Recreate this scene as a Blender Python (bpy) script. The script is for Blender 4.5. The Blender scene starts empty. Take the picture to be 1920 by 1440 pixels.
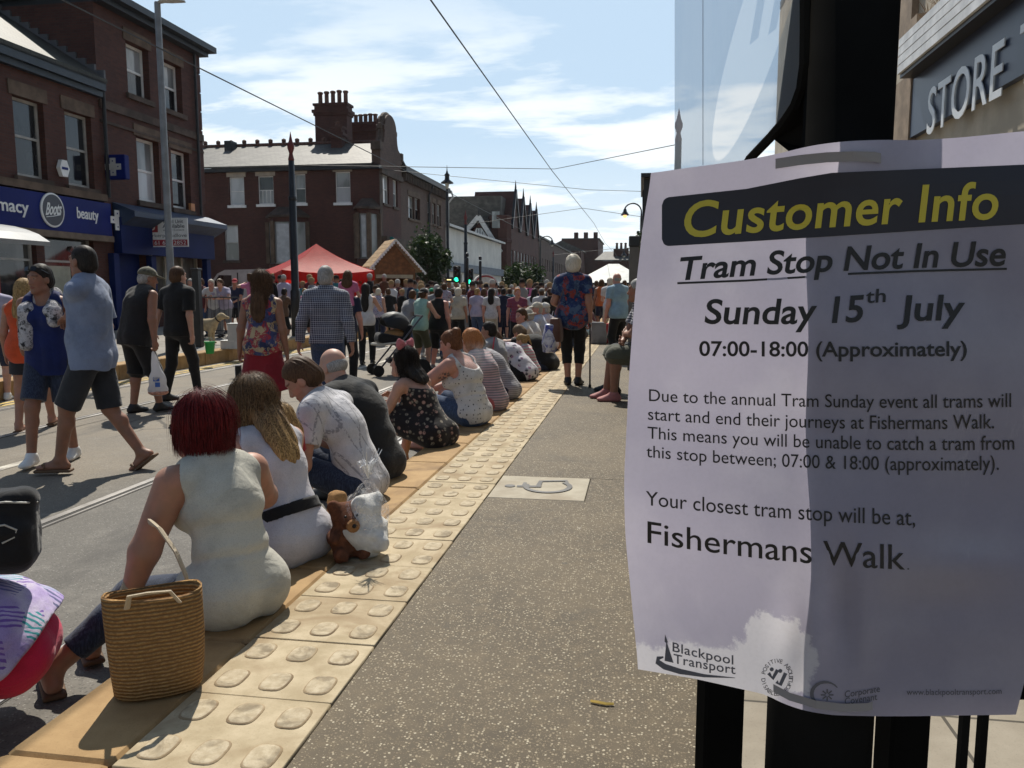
import bpy, math, random
import numpy as np
from mathutils import Vector, Matrix
R_ = math.radians
scn = bpy.context.scene
COL = scn.collection
# ------------------------------------------------------------------ camera
EYE = np.array([0.0, 0.0, 1.25])
YAW, PITCH, FPX = R_(9.1), R_(6.75), 1500.0      # heading left of the street, tilt down, focal length for a 1920 px wide frame
cd = bpy.data.cameras.new("camera"); cam = bpy.data.objects.new("camera", cd); COL.objects.link(cam)
cam.location = EYE; cam.rotation_euler = (R_(90) - PITCH, 0, YAW)
cd.sensor_width = 36; cd.lens = 36 * FPX / 1920; cd.clip_start = 0.02; cd.clip_end = 3000
scn.camera = cam
# ------------------------------------------------------------------ sun and sky
SUN_EL, SUN_AZ = R_(53), R_(-19)                 # azimuth from +Y, negative is left
sl = bpy.data.lights.new("sun", 'SUN'); sl.energy = 5.0; sl.angle = R_(0.53); sl.color = (1, 0.94, 0.83)
so = bpy.data.objects.new("sun", sl); COL.objects.link(so)
sd = Vector((math.sin(SUN_AZ) * math.cos(SUN_EL), math.cos(SUN_AZ) * math.cos(SUN_EL), math.sin(SUN_EL)))
so.rotation_euler = sd.to_track_quat('Z', 'Y').to_euler(); so.location = (0, 0, 50)
W = bpy.data.worlds.new("World"); scn.world = W; W.use_nodes = True
wn, wl = W.node_tree.nodes, W.node_tree.links
bg = wn["Background"]; bg.inputs[1].default_value = 0.075
sky = wn.new("ShaderNodeTexSky"); sky.sky_type = 'NISHITA'; sky.sun_disc = False
sky.sun_elevation = SUN_EL; sky.sun_rotation = SUN_AZ; sky.air_density = 1.2; sky.dust_density = 0.6; sky.ozone_density = 2.0
tc = wn.new("ShaderNodeTexCoord"); sx = wn.new("ShaderNodeSeparateXYZ"); wl.new(tc.outputs['Generated'], sx.inputs[0])
def wmath(op, a, b=None, clamp=False):
    n = wn.new("ShaderNodeMath"); n.operation = op; n.use_clamp = clamp
    for i, v in enumerate((a, b)):
        if v is None: continue
        if isinstance(v, (int, float)): n.inputs[i].default_value = v
        else: wl.new(v, n.inputs[i])
    return n.outputs[0]
zz = wmath('ADD', wmath('MAXIMUM', sx.outputs[2], 0.0), 0.12)
cb = wn.new("ShaderNodeCombineXYZ")
wl.new(wmath('DIVIDE', sx.outputs[0], zz), cb.inputs[0]); wl.new(wmath('DIVIDE', sx.outputs[1], zz), cb.inputs[1])
def wnoise(scale, detail, rough, stretch, rot=0.0, dist=0.0, off=(0, 0, 0)):
    mp = wn.new("ShaderNodeMapping"); mp.inputs['Scale'].default_value = stretch; mp.inputs['Rotation'].default_value = (0, 0, rot)
    mp.inputs['Location'].default_value = off
    wl.new(cb.outputs[0], mp.inputs[0])
    n = wn.new("ShaderNodeTexNoise"); n.inputs['Scale'].default_value = scale; n.inputs['Detail'].default_value = detail
    n.inputs['Roughness'].default_value = rough; n.inputs['Distortion'].default_value = dist
    wl.new(mp.outputs[0], n.inputs['Vector']); return n.outputs[0]
def wramp(v, a, b):
    m = wn.new("ShaderNodeMapRange"); m.interpolation_type = 'SMOOTHSTEP'
    wl.new(v, m.inputs[0]); m.inputs[1].default_value = a; m.inputs[2].default_value = b; return m.outputs[0]
veil = wramp(wnoise(0.55, 6, 0.62, (0.55, 1.7, 1), 0.35, 0.6, (2.2, 0.4, 0)), 0.36, 0.74)
puff = wmath('MULTIPLY', wramp(wnoise(1.15, 9, 0.58, (0.8, 1.25, 1), 0.2, 0.25, (0.35, 1.9, 0)), 0.42, 0.58), wramp(sx.outputs[2], 0.46, 0.18))
low = wramp(sx.outputs[2], 0.34, -0.02)
cl = wmath('MAXIMUM', wmath('MULTIPLY', veil, 0.50), wmath('MULTIPLY', puff, 0.92))
cl = wmath('MAXIMUM', cl, wmath('MULTIPLY', low, 0.62))
front = wramp(sx.outputs[1], -0.15, 0.75)
cl = wmath('MULTIPLY', wmath('MAXIMUM', cl, wmath('MULTIPLY', front, 0.26)), wmath('ADD', wmath('MULTIPLY', front, 0.75), 0.25))
mx = wn.new("ShaderNodeMixRGB"); wl.new(cl, mx.inputs[0]); 
hz = wn.new("ShaderNodeMixRGB"); wl.new(wmath('MULTIPLY', front, 0.72), hz.inputs[0]); wl.new(sky.outputs[0], hz.inputs[1]); hz.inputs[2].default_value = (5.0, 7.9, 11.0, 1)
wl.new(hz.outputs[0], mx.inputs[1]); mx.inputs[2].default_value = (12.6, 13.3, 13.6, 1)
wl.new(mx.outputs[0], bg.inputs[0])
vs = scn.view_settings; vs.view_transform = 'Standard'; vs.look = 'None'; vs.exposure = 0.18; vs.gamma = 1
scn.cycles.max_bounces = 8; scn.cycles.transparent_max_bounces = 8; scn.cycles.use_denoising = True
scn.cycles.sample_clamp_indirect = 6
# ------------------------------------------------------------------ picture -> place helpers (used for measuring the place)
_cy, _sy, _cp, _sp = math.cos(YAW), math.sin(YAW), math.cos(PITCH), math.sin(PITCH)
FWD = np.array([-_sy * _cp, _cy * _cp, -_sp]); RGT = np.array([_cy, _sy, 0.0]); UPV = np.cross(RGT, FWD)
HF = np.array([-_sy, _cy, 0.0])
def ray(px, py): return FWD + RGT * ((px - 960) / FPX) - UPV * ((py - 720) / FPX)
def at(px, py, X=None, Y=None, Z=None):
    r = ray(px, py)
    for i, v in enumerate((X, Y, Z)):
        if v is not None: return EYE + r * ((v - EYE[i]) / r[i])
ROAD = -0.26
# ------------------------------------------------------------------ object helpers
def tag(o, label=None, cat=None, group=None, kind=None):
    if label: o["label"] = label
    if cat: o["category"] = cat
    if group: o["group"] = group
    if kind: o["kind"] = kind
    return o
def empty(name, loc=(0, 0, 0), rz=0.0, label=None, cat=None, group=None):
    o = bpy.data.objects.new(name, None); COL.objects.link(o); o.empty_display_size = 0.1
    o.location = loc; o.rotation_euler = (0, 0, rz); return tag(o, label, cat, group)
def link(name, v, f, mats, parent=None, smooth=False, mi=None):
    me = bpy.data.meshes.new(name)
    if isinstance(v, np.ndarray) and isinstance(f, np.ndarray):
        nv, nf, k = len(v), len(f), f.shape[1]
        me.vertices.add(nv); me.vertices.foreach_set("co", v.astype(np.float32).ravel())
        me.loops.add(nf * k); me.loops.foreach_set("vertex_index", f.astype(np.int32).ravel())
        me.polygons.add(nf); me.polygons.foreach_set("loop_start", np.arange(nf, dtype=np.int32) * k)
        me.update(calc_edges=True)
    else:
        me.from_pydata([tuple(map(float, p)) for p in v], [], [tuple(map(int, q)) for q in f]); me.update()
    for m in (mats if isinstance(mats, (list, tuple)) else [mats]): me.materials.append(m)
    if mi is not None: me.polygons.foreach_set("material_index", np.array(mi, dtype=np.int32))
    if smooth: me.polygons.foreach_set("use_smooth", np.ones(len(me.polygons), dtype=bool))
    me.validate()
    o = bpy.data.objects.new(name, me); COL.objects.link(o)
    if parent is not None: o.parent = parent
    return o
def frame_of(d):
    d = np.array(d, float); d /= (np.linalg.norm(d) + 1e-12)
    a = np.array([0, 0, 1.0]) if abs(d[2]) < 0.9 else np.array([1.0, 0, 0])
    u = np.cross(a, d); u /= np.linalg.norm(u); return u, np.cross(d, u), d
class MB:
    def __init__(s): s.v, s.f, s.mi, s.cur = [], [], [], 0
    def m(s, i): s.cur = i; return s
    def add(s, vs, fs):
        b = len(s.v); s.v += [tuple(p) for p in vs]; s.f += [tuple(i + b for i in q) for q in fs]; s.mi += [s.cur] * len(fs); return s
    def box(s, x0, x1, y0, y1, z0, z1):
        return s.add([(x0, y0, z0), (x1, y0, z0), (x1, y1, z0), (x0, y1, z0), (x0, y0, z1), (x1, y0, z1), (x1, y1, z1), (x0, y1, z1)],
                     [(3, 2, 1, 0), (4, 5, 6, 7), (0, 1, 5, 4), (1, 2, 6, 5), (2, 3, 7, 6), (3, 0, 4, 7)])
    def cbox(s, c, d, rz=0.0, bev=0.0):
        x, y, z = d[0] / 2, d[1] / 2, d[2] / 2; ca, sa = math.cos(rz), math.sin(rz)
        if bev > 0:
            pr = [(x - bev, -y), (x, -y + bev), (x, y - bev), (x - bev, y), (-x + bev, y), (-x, y - bev), (-x, -y + bev), (-x + bev, -y)]
        else: pr = [(x, -y), (x, y), (-x, y), (-x, -y)]
        n = len(pr); vs = []
        lv = [(-z, 1)] + [(z, 1)] if bev == 0 else [(-z, 0), (-z + bev, 1), (z - bev, 1), (z, 0)]
        for zz_, k in lv:
            for a, b in pr:
                if not k: a, b = a * (1 - bev / x), b * (1 - bev / y)
                vs.append((c[0] + a * ca - b * sa, c[1] + a * sa + b * ca, c[2] + zz_))
        L = len(lv); fs = [tuple(range(n))[::-1], tuple(range((L - 1) * n, L * n))]
        for l in range(L - 1):
            for i in range(n):
                j = (i + 1) % n; fs.append((l * n + i, l * n + j, l * n + n + j, l * n + n + i))
        return s.add(vs, fs)
    def tube(s, pts, rad, n=8, cap=True, flat=1.0):
        pts = [np.array(p, float) for p in pts]; k = len(pts)
        if isinstance(rad, (int, float)): rad = [rad] * k
        vs, fs = [], []; u0 = None
        for i, p in enumerate(pts):
            d = pts[min(i + 1, k - 1)] - pts[max(i - 1, 0)]
            if u0 is None: u, w, d = frame_of(d)
            else:
                d = d / (np.linalg.norm(d) + 1e-12); u = u0 - d * np.dot(u0, d); u /= (np.linalg.norm(u) + 1e-12); w = np.cross(d, u)
            u0 = u
            for j in range(n):
                a = 2 * math.pi * j / n; vs.append(p + (u * math.cos(a) + w * math.sin(a) * flat) * rad[i])
        for i in range(k - 1):
            for j in range(n):
                q = (j + 1) % n; fs.append((i * n + j, i * n + q, i * n + n + q, i * n + n + j))
        if cap: fs += [tuple(range(n))[::-1], tuple(range((k - 1) * n, k * n))]
        return s.add(vs, fs)
    def bar(s, a, b, w, h=None):
        h = h or w; a, b = np.array(a, float), np.array(b, float); u, v, d = frame_of(b - a); u, v = u * w / 2, v * h / 2
        return s.add([a - u - v, a + u - v, a + u + v, a - u + v, b - u - v, b + u - v, b + u + v, b - u + v],
                     [(3, 2, 1, 0), (4, 5, 6, 7), (0, 1, 5, 4), (1, 2, 6, 5), (2, 3, 7, 6), (3, 0, 4, 7)])
    def lathe(s, prof, c=(0, 0, 0), n=16, ax=None):
        vs, fs = [], []; k = len(prof)
        u, w, d = (np.array([1., 0, 0]), np.array([0, 1., 0]), np.array([0, 0, 1.])) if ax is None else frame_of(ax)
        c = np.array(c, float)
        for r, z in prof:
            for j in range(n):
                a = 2 * math.pi * j / n; vs.append(c + (u * math.cos(a) + w * math.sin(a)) * max(r, 1e-5) + d * z)
        for i in range(k - 1):
            for j in range(n):
                q = (j + 1) % n; fs.append((i * n + j, i * n + q, i * n + n + q, i * n + n + j))
        fs += [tuple(range(n))[::-1], tuple(range((k - 1) * n, k * n))]
        return s.add(vs, fs)
    def prism(s, pts, ext):
        n = len(pts); e = np.array(ext, float); a = [np.array(p, float) for p in pts]
        return s.add(a + [p + e for p in a], [tuple(range(n))[::-1], tuple(range(n, 2 * n))] + [(i, (i + 1) % n, n + (i + 1) % n, n + i) for i in range(n)])
    def quad(s, a, b, c, d): return s.add([a, b, c, d], [(0, 1, 2, 3)])
    def build(s, name, mats, parent=None, smooth=False):
        o = link(name, s.v, s.f, mats, parent, False, s.mi)
        if smooth:
            for p in o.data.polygons: p.use_smooth = len(p.vertices) == 4
        return o
# ------------------------------------------------------------------ materials
class NT:
    def __init__(s, name):
        s.mat = bpy.data.materials.new(name); s.mat.use_nodes = True; s.t = s.mat.node_tree; s.n = s.t.nodes; s.l = s.t.links
        s.b = s.n["Principled BSDF"]; s.out = s.n["Material Output"]; s._c = None
    def new(s, t, **kw):
        n = s.n.new(t)
        for k, v in kw.items(): setattr(n, k, v)
        return n
    def put(s, sock, v):
        if isinstance(v, bpy.types.NodeSocket): s.l.new(v, sock)
        elif v is not None:
            try: sock.default_value = v
            except Exception: sock.default_value = (*v, 1)
    def math(s, op, a, b=None, c=None, clamp=False):
        n = s.new("ShaderNodeMath", operation=op, use_clamp=clamp)
        for i, v in enumerate((a, b, c)): s.put(n.inputs[i], v)
        return n.outputs[0]
    def co(s):
        if s._c is None: s._c = s.new("ShaderNodeTexCoord").outputs['Object']
        return s._c
    def map(s, sc=(1, 1, 1), rot=(0, 0, 0), loc=(0, 0, 0), v=None):
        n = s.new("ShaderNodeMapping"); s.put(n.inputs[0], v if v is not None else s.co()); n.inputs['Scale'].default_value = sc
        n.inputs['Rotation'].default_value = rot; n.inputs['Location'].default_value = loc; return n.outputs[0]
    def noise(s, scale, detail=3, rough=0.55, v=None, dist=0.0, col=False):
        n = s.new("ShaderNodeTexNoise"); s.put(n.inputs['Vector'], v if v is not None else s.co())
        n.inputs['Scale'].default_value = scale; n.inputs['Detail'].default_value = detail; n.inputs['Roughness'].default_value = rough
        n.inputs['Distortion'].default_value = dist; return n.outputs[1 if col else 0]
    def vor(s, scale, v=None, feature='F1', out=0, rnd=1.0):
        n = s.new("ShaderNodeTexVoronoi", feature=feature); s.put(n.inputs['Vector'], v if v is not None else s.co())
        n.inputs['Scale'].default_value = scale; n.inputs['Randomness'].default_value = rnd; return n.outputs[out]
    def rng(s, v, a, b, c=0.0, d=1.0, smooth=True):
        n = s.new("ShaderNodeMapRange"); n.interpolation_type = 'SMOOTHSTEP' if smooth else 'LINEAR'
        s.put(n.inputs[0], v)
        for i, q in enumerate((a, b, c, d)): n.inputs[i + 1].default_value = q
        return n.outputs[0]
    def mix(s, f, a, b, mode='MIX'):
        n = s.new("ShaderNodeMixRGB", blend_type=mode); s.put(n.inputs[0], f); s.put(n.inputs[1], a); s.put(n.inputs[2], b); return n.outputs[0]
    def ramp(s, v, stops, const=False):
        n = s.new("ShaderNodeValToRGB"); s.put(n.inputs[0], v); e = n.color_ramp.elements
        if const: n.color_ramp.interpolation = 'CONSTANT'
        while len(e) < len(stops): e.new(0.5)
        for k, (p, c) in zip(e, stops): k.position = p; k.color = (*c, 1)
        return n.outputs[0]
    def xyz(s, v=None):
        n = s.new("ShaderNodeSeparateXYZ"); s.put(n.inputs[0], v if v is not None else s.co()); return n.outputs
    def comb(s, x=0.0, y=0.0, z=0.0):
        n = s.new("ShaderNodeCombineXYZ")
        for i, q in enumerate((x, y, z)): s.put(n.inputs[i], q)
        return n.outputs[0]
    def bump(s, h, strength=0.3, dist=0.01):
        n = s.new("ShaderNodeBump"); n.inputs['Strength'].default_value = strength; n.inputs['Distance'].default_value = dist
        s.put(n.inputs['Height'], h); s.l.new(n.outputs[0], s.b.inputs['Normal']); return n.outputs[0]
    def fin(s, base, rough=0.7, spec=0.4, metal=0.0, **kw):
        s.put(s.b.inputs['Base Color'], base); s.put(s.b.inputs['Roughness'], rough); s.put(s.b.inputs['Specular IOR Level'], spec); s.put(s.b.inputs['Metallic'], metal)
        for k, v in kw.items(): s.put(s.b.inputs[k], v)
        return s.mat
_mc = {}
def mat(name, col, rough=0.65, var=0.18, sc=3.0, bump=0.0, bsc=60.0, metal=0.0, spec=0.4, emit=None, trans=0.0):
    """painted / plain surface with blotchy wear and a fine bump"""
    key = (name, col)
    if key in _mc: return _mc[key]
    t = NT(name); n = t.noise(sc, 5, 0.6)
    c = t.mix(t.rng(n, 0.35, 0.7), tuple(x * (1 - var) for x in col), tuple(min(1, x * (1 + var * 0.6)) for x in col))
    if bump: t.bump(t.noise(bsc, 3), bump, 0.004)
    kw = {}
    if emit: kw = {'Emission Color': (*emit[:3], 1), 'Emission Strength': emit[3]}
    t.fin(c, rough, spec, metal, **kw)
    if trans:
        tr = t.new("ShaderNodeBsdfTranslucent"); t.put(tr.inputs[0], c); ms = t.new("ShaderNodeMixShader"); ms.inputs[0].default_value = trans
        t.l.new(t.b.outputs[0], ms.inputs[1]); t.l.new(tr.outputs[0], ms.inputs[2]); t.l.new(ms.outputs[0], t.out.inputs[0])
    _mc[key] = t.mat; return t.mat
def hx(h):
    f = lambda v: v / 12.92 if v <= 0.04045 else ((v + 0.055) / 1.055) ** 2.4
    return tuple(f(int(h[i:i + 2], 16) / 255) for i in (0, 2, 4))
def font_mesh(txt, size=1.0, bold=0.0, shear=0.0, spacing=1.0, align='LEFT', res=4):
    cu = bpy.data.curves.new("lettering", 'FONT'); cu.body = txt; cu.size = size; cu.offset = bold; cu.shear = shear; cu.space_character = spacing
    cu.align_x = align; cu.resolution_u = res; cu.fill_mode = 'FRONT'
    o = bpy.data.objects.new("lettering", cu); COL.objects.link(o)
    bpy.context.view_layer.update()
    dg = bpy.context.evaluated_depsgraph_get(); me = o.evaluated_get(dg).to_mesh()
    v = np.array([tuple(x.co) for x in me.vertices]); f = [tuple(p.vertices) for p in me.polygons]
    o.evaluated_get(dg).to_mesh_clear(); bpy.data.objects.remove(o); bpy.data.curves.remove(cu)
    return v, f
def letters(name, txt, width, height, org, ud, vd, m, parent=None, bold=0.0, shear=0.0, depth=0.0, spacing=1.0):
    """flat lettering fitted to width x height with its lower left at org; letters stand proud by depth"""
    v, f = font_mesh(txt, 1.0, bold, shear, spacing)
    lo, hi = v.min(0), v.max(0); org, ud, vd = (np.array(q, float) for q in (org, ud, vd))
    a = (v[:, 0] - lo[0]) / (hi[0] - lo[0]) * width; b = (v[:, 1] - lo[1]) / (hi[1] - lo[1]) * height
    p = org + a[:, None] * ud + b[:, None] * vd; n = np.cross(ud, vd); n /= np.linalg.norm(n)
    mb = MB(); mb.add(p + n * depth, f)
    if depth > 0:
        from collections import Counter
        cnt = Counter()
        for q in f:
            for i in range(len(q)): cnt[(q[i], q[(i + 1) % len(q)])] += 1
        ed = [e for e in cnt if (e[1], e[0]) not in cnt]; bs = len(mb.v); mb.add(p, []); k = len(p)
        for i, j in ed: mb.f.append((i, j, bs + j, bs + i)[::-1]); mb.mi.append(0)
    return mb.build(name, m, parent)
# ================================================================== GROUND
def ribbon(mb, pts, w, z):
    pts = [np.array(p[:2], float) for p in pts]; vs = []
    for i, p in enumerate(pts):
        d = pts[min(i + 1, len(pts) - 1)] - pts[max(i - 1, 0)]; d /= np.linalg.norm(d); n = np.array([-d[1], d[0]]) * w / 2
        vs += [(*(p + n), z), (*(p - n), z)]
    return mb.add(vs, [(2 * i, 2 * i + 1, 2 * i + 3, 2 * i + 2) for i in range(len(pts) - 1)])
def m_asphalt():
    t = NT("asphalt"); p = t.xyz()
    st = t.vor(85, out=1); sr = t.xyz(st)[0]
    fl = t.rng(t.vor(85), 0.15, 0.5, 1, 0)
    big = t.noise(0.7, 6, 0.62); mid = t.noise(6, 4, 0.6)
    warm = t.rng(p[0], -4.6, -3.6, 1.0, 0.0)
    base = t.mix(warm, (0.120, 0.110, 0.095), (0.195, 0.165, 0.125))
    base = t.mix(t.rng(big, 0.35, 0.68), base, t.mix(0.55, base, (0.10, 0.092, 0.085)))
    base = t.mix(t.rng(mid, 0.5, 0.75, 0, 0.35), base, (0.24, 0.22, 0.19))
    peb = t.mix(t.rng(sr, 0.55, 1.0), (0.06, 0.058, 0.056), (0.36, 0.34, 0.31))
    c = t.mix(t.math('MULTIPLY', fl, 0.6), base, peb)
    oil = t.rng(t.noise(1.6, 5, 0.7, v=t.map((1.0, 0.25, 1))), 0.60, 0.74, 0, 0.5)
    c = t.mix(oil, c, (0.06, 0.055, 0.05))
    cr = t.rng(t.vor(0.55, feature='DISTANCE_TO_EDGE', v=t.mix(0.10, t.co(), t.noise(3, 4, .6, col=True), 'ADD')), 0.004, 0.012, 0.75, 0); c = t.mix(t.math('MULTIPLY', cr, t.rng(t.noise(.4, 2), .45, .55)), c, (0.03, 0.028, 0.025))
    t.bump(t.math('ADD', t.math('MULTIPLY', fl, 0.7), mid), 0.55, 0.004)
    return t.fin(c, 0.8, 0.35)
def m_aggregate():
    t = NT("exposed aggregate"); v = t.map((1, 1, 1))
    d1 = t.vor(105, v); r1 = t.xyz(t.vor(105, v, out=1)); d2 = t.vor(210, v); r2 = t.xyz(t.vor(210, v, out=1))
    stone = t.math('MULTIPLY', t.rng(d1, 0.30, 0.46, 1, 0), t.rng(r1[0], 0.42, 0.5))
    stone2 = t.math('MULTIPLY', t.rng(d2, 0.3, 0.45, 1, 0), t.rng(r2[0], 0.55, 0.62))
    sc = t.ramp(r1[1], [(0, (0.13, 0.095, 0.055)), (0.35, (0.22, 0.172, 0.11)), (0.7, (0.35, 0.29, 0.195)), (1, (0.52, 0.46, 0.34))])
    bigv = t.noise(1.1, 6, 0.6)
    base = t.mix(t.rng(bigv, 0.35, 0.68), (0.054, 0.037, 0.017), (0.092, 0.066, 0.034))
    base = t.mix(t.rng(t.noise(14, 4, 0.6), 0.45, 0.7, 0, 0.5), base, (0.12, 0.086, 0.044))
    c = t.mix(t.math('MULTIPLY', stone2, 0.75), base, (0.20, 0.158, 0.098)); c = t.mix(t.math('MULTIPLY', stone, 0.9), c, sc)
    gr = t.xyz(t.vor(4.2, out=1)); gum = t.math('MULTIPLY', t.rng(t.vor(4.2), 0.05, 0.075, 0.6, 0), t.rng(gr[0], 0.60, 0.62)); c = t.mix(gum, c, t.mix(t.rng(gr[1], .4, .6), (0.33, 0.30, 0.25), (0.035, 0.03, 0.025)))
    st = t.math('MULTIPLY', t.rng(t.noise(2.3, 6, 0.7, dist=0.6), 0.56, 0.70), 0.5); c = t.mix(st, c, (0.04, 0.032, 0.022))
    t.bump(t.math('ADD', stone, t.math('MULTIPLY', stone2, 0.5)), 0.5, 0.003)
    return t.fin(c, 0.72, 0.4)
def m_slab(name, lo, hi, stain, sc=1.0, joint=None):
    t = NT(name); n = t.noise(3.5 * sc, 7, 0.65); g = t.noise(170, 2); b = t.noise(1.1 * sc, 4, 0.6, dist=0.8)
    c = t.mix(t.rng(n, 0.32, 0.7), lo, hi); c = t.mix(t.rng(b, 0.45, 0.68, 0, 0.75), c, stain)
    c = t.mix(t.rng(g, 0.55, 0.75, 0, 0.3), c, tuple(x * 0.55 for x in lo))
    h = t.math('ADD', n, t.math('MULTIPLY', g, 0.4))
    if joint:
        br = t.new("ShaderNodeTexBrick"); t.put(br.inputs['Vector'], t.co()); br.inputs['Scale'].default_value = 1
        br.inputs['Brick Width'].default_value, br.inputs['Row Height'].default_value = joint; br.inputs['Mortar Size'].default_value = 0.006
        br.inputs['Mortar Smooth'].default_value = 0.2; br.inputs['Color1'].default_value = (1, 1, 1, 1); br.inputs['Color2'].default_value = (0.8, 0.8, 0.8, 1); br.inputs['Mortar'].default_value = (0.25, 0.25, 0.25, 1)
        c = t.mix(1.0, c, br.outputs[0], 'MULTIPLY')
    t.bump(h, 0.35, 0.004); return t.fin(c, 0.8, 0.3)
MA, MAG = m_asphalt(), m_aggregate()
M_TACT = m_slab("buff tactile concrete", (0.34, 0.27, 0.165), (0.48, 0.395, 0.265), (0.23, 0.155, 0.08), 2.0)
M_TOP = m_slab("worn lozenge top", (0.35, 0.28, 0.18), (0.48, 0.405, 0.285), (0.15, 0.115, 0.07), 10.0)
M_RIM = m_slab("dirty lozenge rim", (0.27, 0.195, 0.11), (0.40, 0.31, 0.20), (0.15, 0.10, 0.055), 5.0)
M_KERB = m_slab("yellow kerb stone", (0.30, 0.185, 0.080), (0.40, 0.260, 0.120), (0.16, 0.095, 0.045), 1.5)
M_FLAG = m_slab("pale flagstones", (0.24, 0.205, 0.155), (0.31, 0.27, 0.21), (0.17, 0.14, 0.105), 1.0, (0.9, 0.6))
M_DIRT = mat("joint dirt", (0.06, 0.05, 0.04), 0.9)
M_YEL = m_slab("yellow line paint", (0.50, 0.34, 0.09), (0.62, 0.46, 0.16), (0.22, 0.17, 0.11), 3.0)
M_WHT = m_slab("worn white line paint", (0.46, 0.43, 0.36), (0.66, 0.62, 0.53), (0.24, 0.21, 0.18), 3.0)
M_STEEL = mat("polished rail steel", (0.42, 0.40, 0.38), 0.38, metal=0.7, var=0.3)
M_GROOVE = mat("rail groove", (0.025, 0.023, 0.02), 0.8)
M_SEAL = mat("rail sealant", (0.055, 0.05, 0.045), 0.75, 0.3)
g = MB(); S = 900; g.quad((-S, -60, ROAD), (S, -60, ROAD), (S, S, ROAD), (-S, S, ROAD)); tag(g.build("road", MA), kind="structure")
# near platform: solid with a top sheet, kerb stones and tactile slabs laid on it
PL0, PL1 = -4.0, 46.0
b = MB(); b.box(-1.665, 5.2, PL0, PL1, ROAD - 0.02, -0.024); tag(b.build("platform_base", M_DIRT), kind="structure")
b = MB(); b.box(-0.897, 0.28, PL0, 4.64, -0.024, 0.0); b.box(-0.897, 0.28, 5.226, 9.2, -0.024, 0.0); b.box(-0.305, 0.28, 4.64, 5.22, -0.024, 0.0)
b.box(-0.897, 0.28, 9.206, PL1, -0.024, 0.0); tag(b.build("platform", MAG), kind="structure")
b = MB(); b.box(0.286, 5.2, PL0, PL1, -0.024, 0.001); tag(b.build("pavement", M_FLAG), kind="structure")
rnd = random.Random(3)
b = MB(); y = PL0 - 0.2
while y < PL1 - 0.6:
    L = 0.75; e = rnd.uniform(-0.002, 0.003)
    b.cbox((-1.527, y + L / 2, -0.14 + e / 2), (0.323, L - 0.005, 0.28 + e), 0, 0.012); y += L
tag(b.build("kerb", M_KERB), kind="structure")
def lozenge(b, cx, cy, hx_, hy_, h=0.0050, z=0.0):
    n = 20; vs = []
    for k, (q, zz_) in enumerate(((1.0, 0.0), (0.985, 0.4), (0.90, 0.85), (0.74, 1.0))):
        for j in range(n):
            a = 2 * math.pi * (j + 0.5) / n; ca, sa = math.cos(a), math.sin(a)
            rx = math.copysign(abs(ca) ** 0.62, ca) * hx_; ry = math.copysign(abs(sa) ** 0.62, sa) * hy_
            i_ = (1 - q) * 0.055; rx -= math.copysign(min(abs(rx), i_), rx); ry -= math.copysign(min(abs(ry), i_), ry)
            vs.append((cx + rx, cy + ry, z + h * zz_))
    bs = len(b.v); b.v += vs
    for k in range(3):
        for j in range(n):
            q = (j + 1) % n; b.f.append(tuple(bs + i for i in (k * n + j, k * n + q, k * n + n + q, k * n + n + j))); b.mi.append((2, 2, 1)[k])
    b.f.append(tuple(bs + 3 * n + j for j in range(n))); b.mi.append(1)
b = MB(); y = 2.185 - 0.4 * 12
while y < PL1 - 0.5:
    e = rnd.uniform(-0.002, 0.002)
    b.cbox((-1.132, y + 0.2, -0.016 + e), (0.452, 0.396, 0.033), 0, 0.003)
    if y > -1:
        for r in range(2):
            for c_ in range(3): lozenge(b, -1.132 + (c_ - 1) * 0.15, y + 0.1 + r * 0.2, 0.046, 0.061, z=e + 0.0004)
    y += 0.4
tag(b.build("tactile_paving", [M_TACT, M_TOP, M_RIM], smooth=True), kind="structure")
# wheelchair slab
ws = empty("paving_slab", (-0.603, 4.93, 0), 0, "pale concrete slab with a grey wheelchair symbol, set in the dark platform", "paving slab")
b = MB(); b.cbox((0, 0, -0.011), (0.586, 0.574, 0.026), 0, 0.003)
b.build("slab", m_slab("symbol slab concrete", (0.32, 0.28, 0.215), (0.40, 0.36, 0.28), (0.26, 0.21, 0.15), 2.0), ws)
b = MB(); zt = 0.0062; gp = mat("grey thermoplastic", (0.17, 0.165, 0.16), 0.8, 0.25)
b.add([(-0.2 + 0.034 * math.cos(a), 0.0 + 0.034 * math.sin(a), zt) for a in [k * math.pi / 8 for k in range(16)]], [tuple(range(16))])
ribbon(b, [(-0.155, 0.0), (-0.01, 0.01), (0.0, 0.01)], 0.042, zt); ribbon(b, [(-0.115, 0.02), (-0.115, 0.1)], 0.022, zt + 0.0004)
ribbon(b, [(-0.02, 0.0), (-0.02, 0.15), (0.145, 0.19), (0.15, 0.12)], 0.034, zt + 0.0008)
ribbon(b, [(0.04 + 0.14 * math.cos(a), 0.02 + 0.15 * math.sin(a)) for a in [R_(-195 + 245 * k / 20) for k in range(21)]], 0.034, zt + 0.0012)
b.build("wheelchair_symbol", gp, ws)
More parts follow.
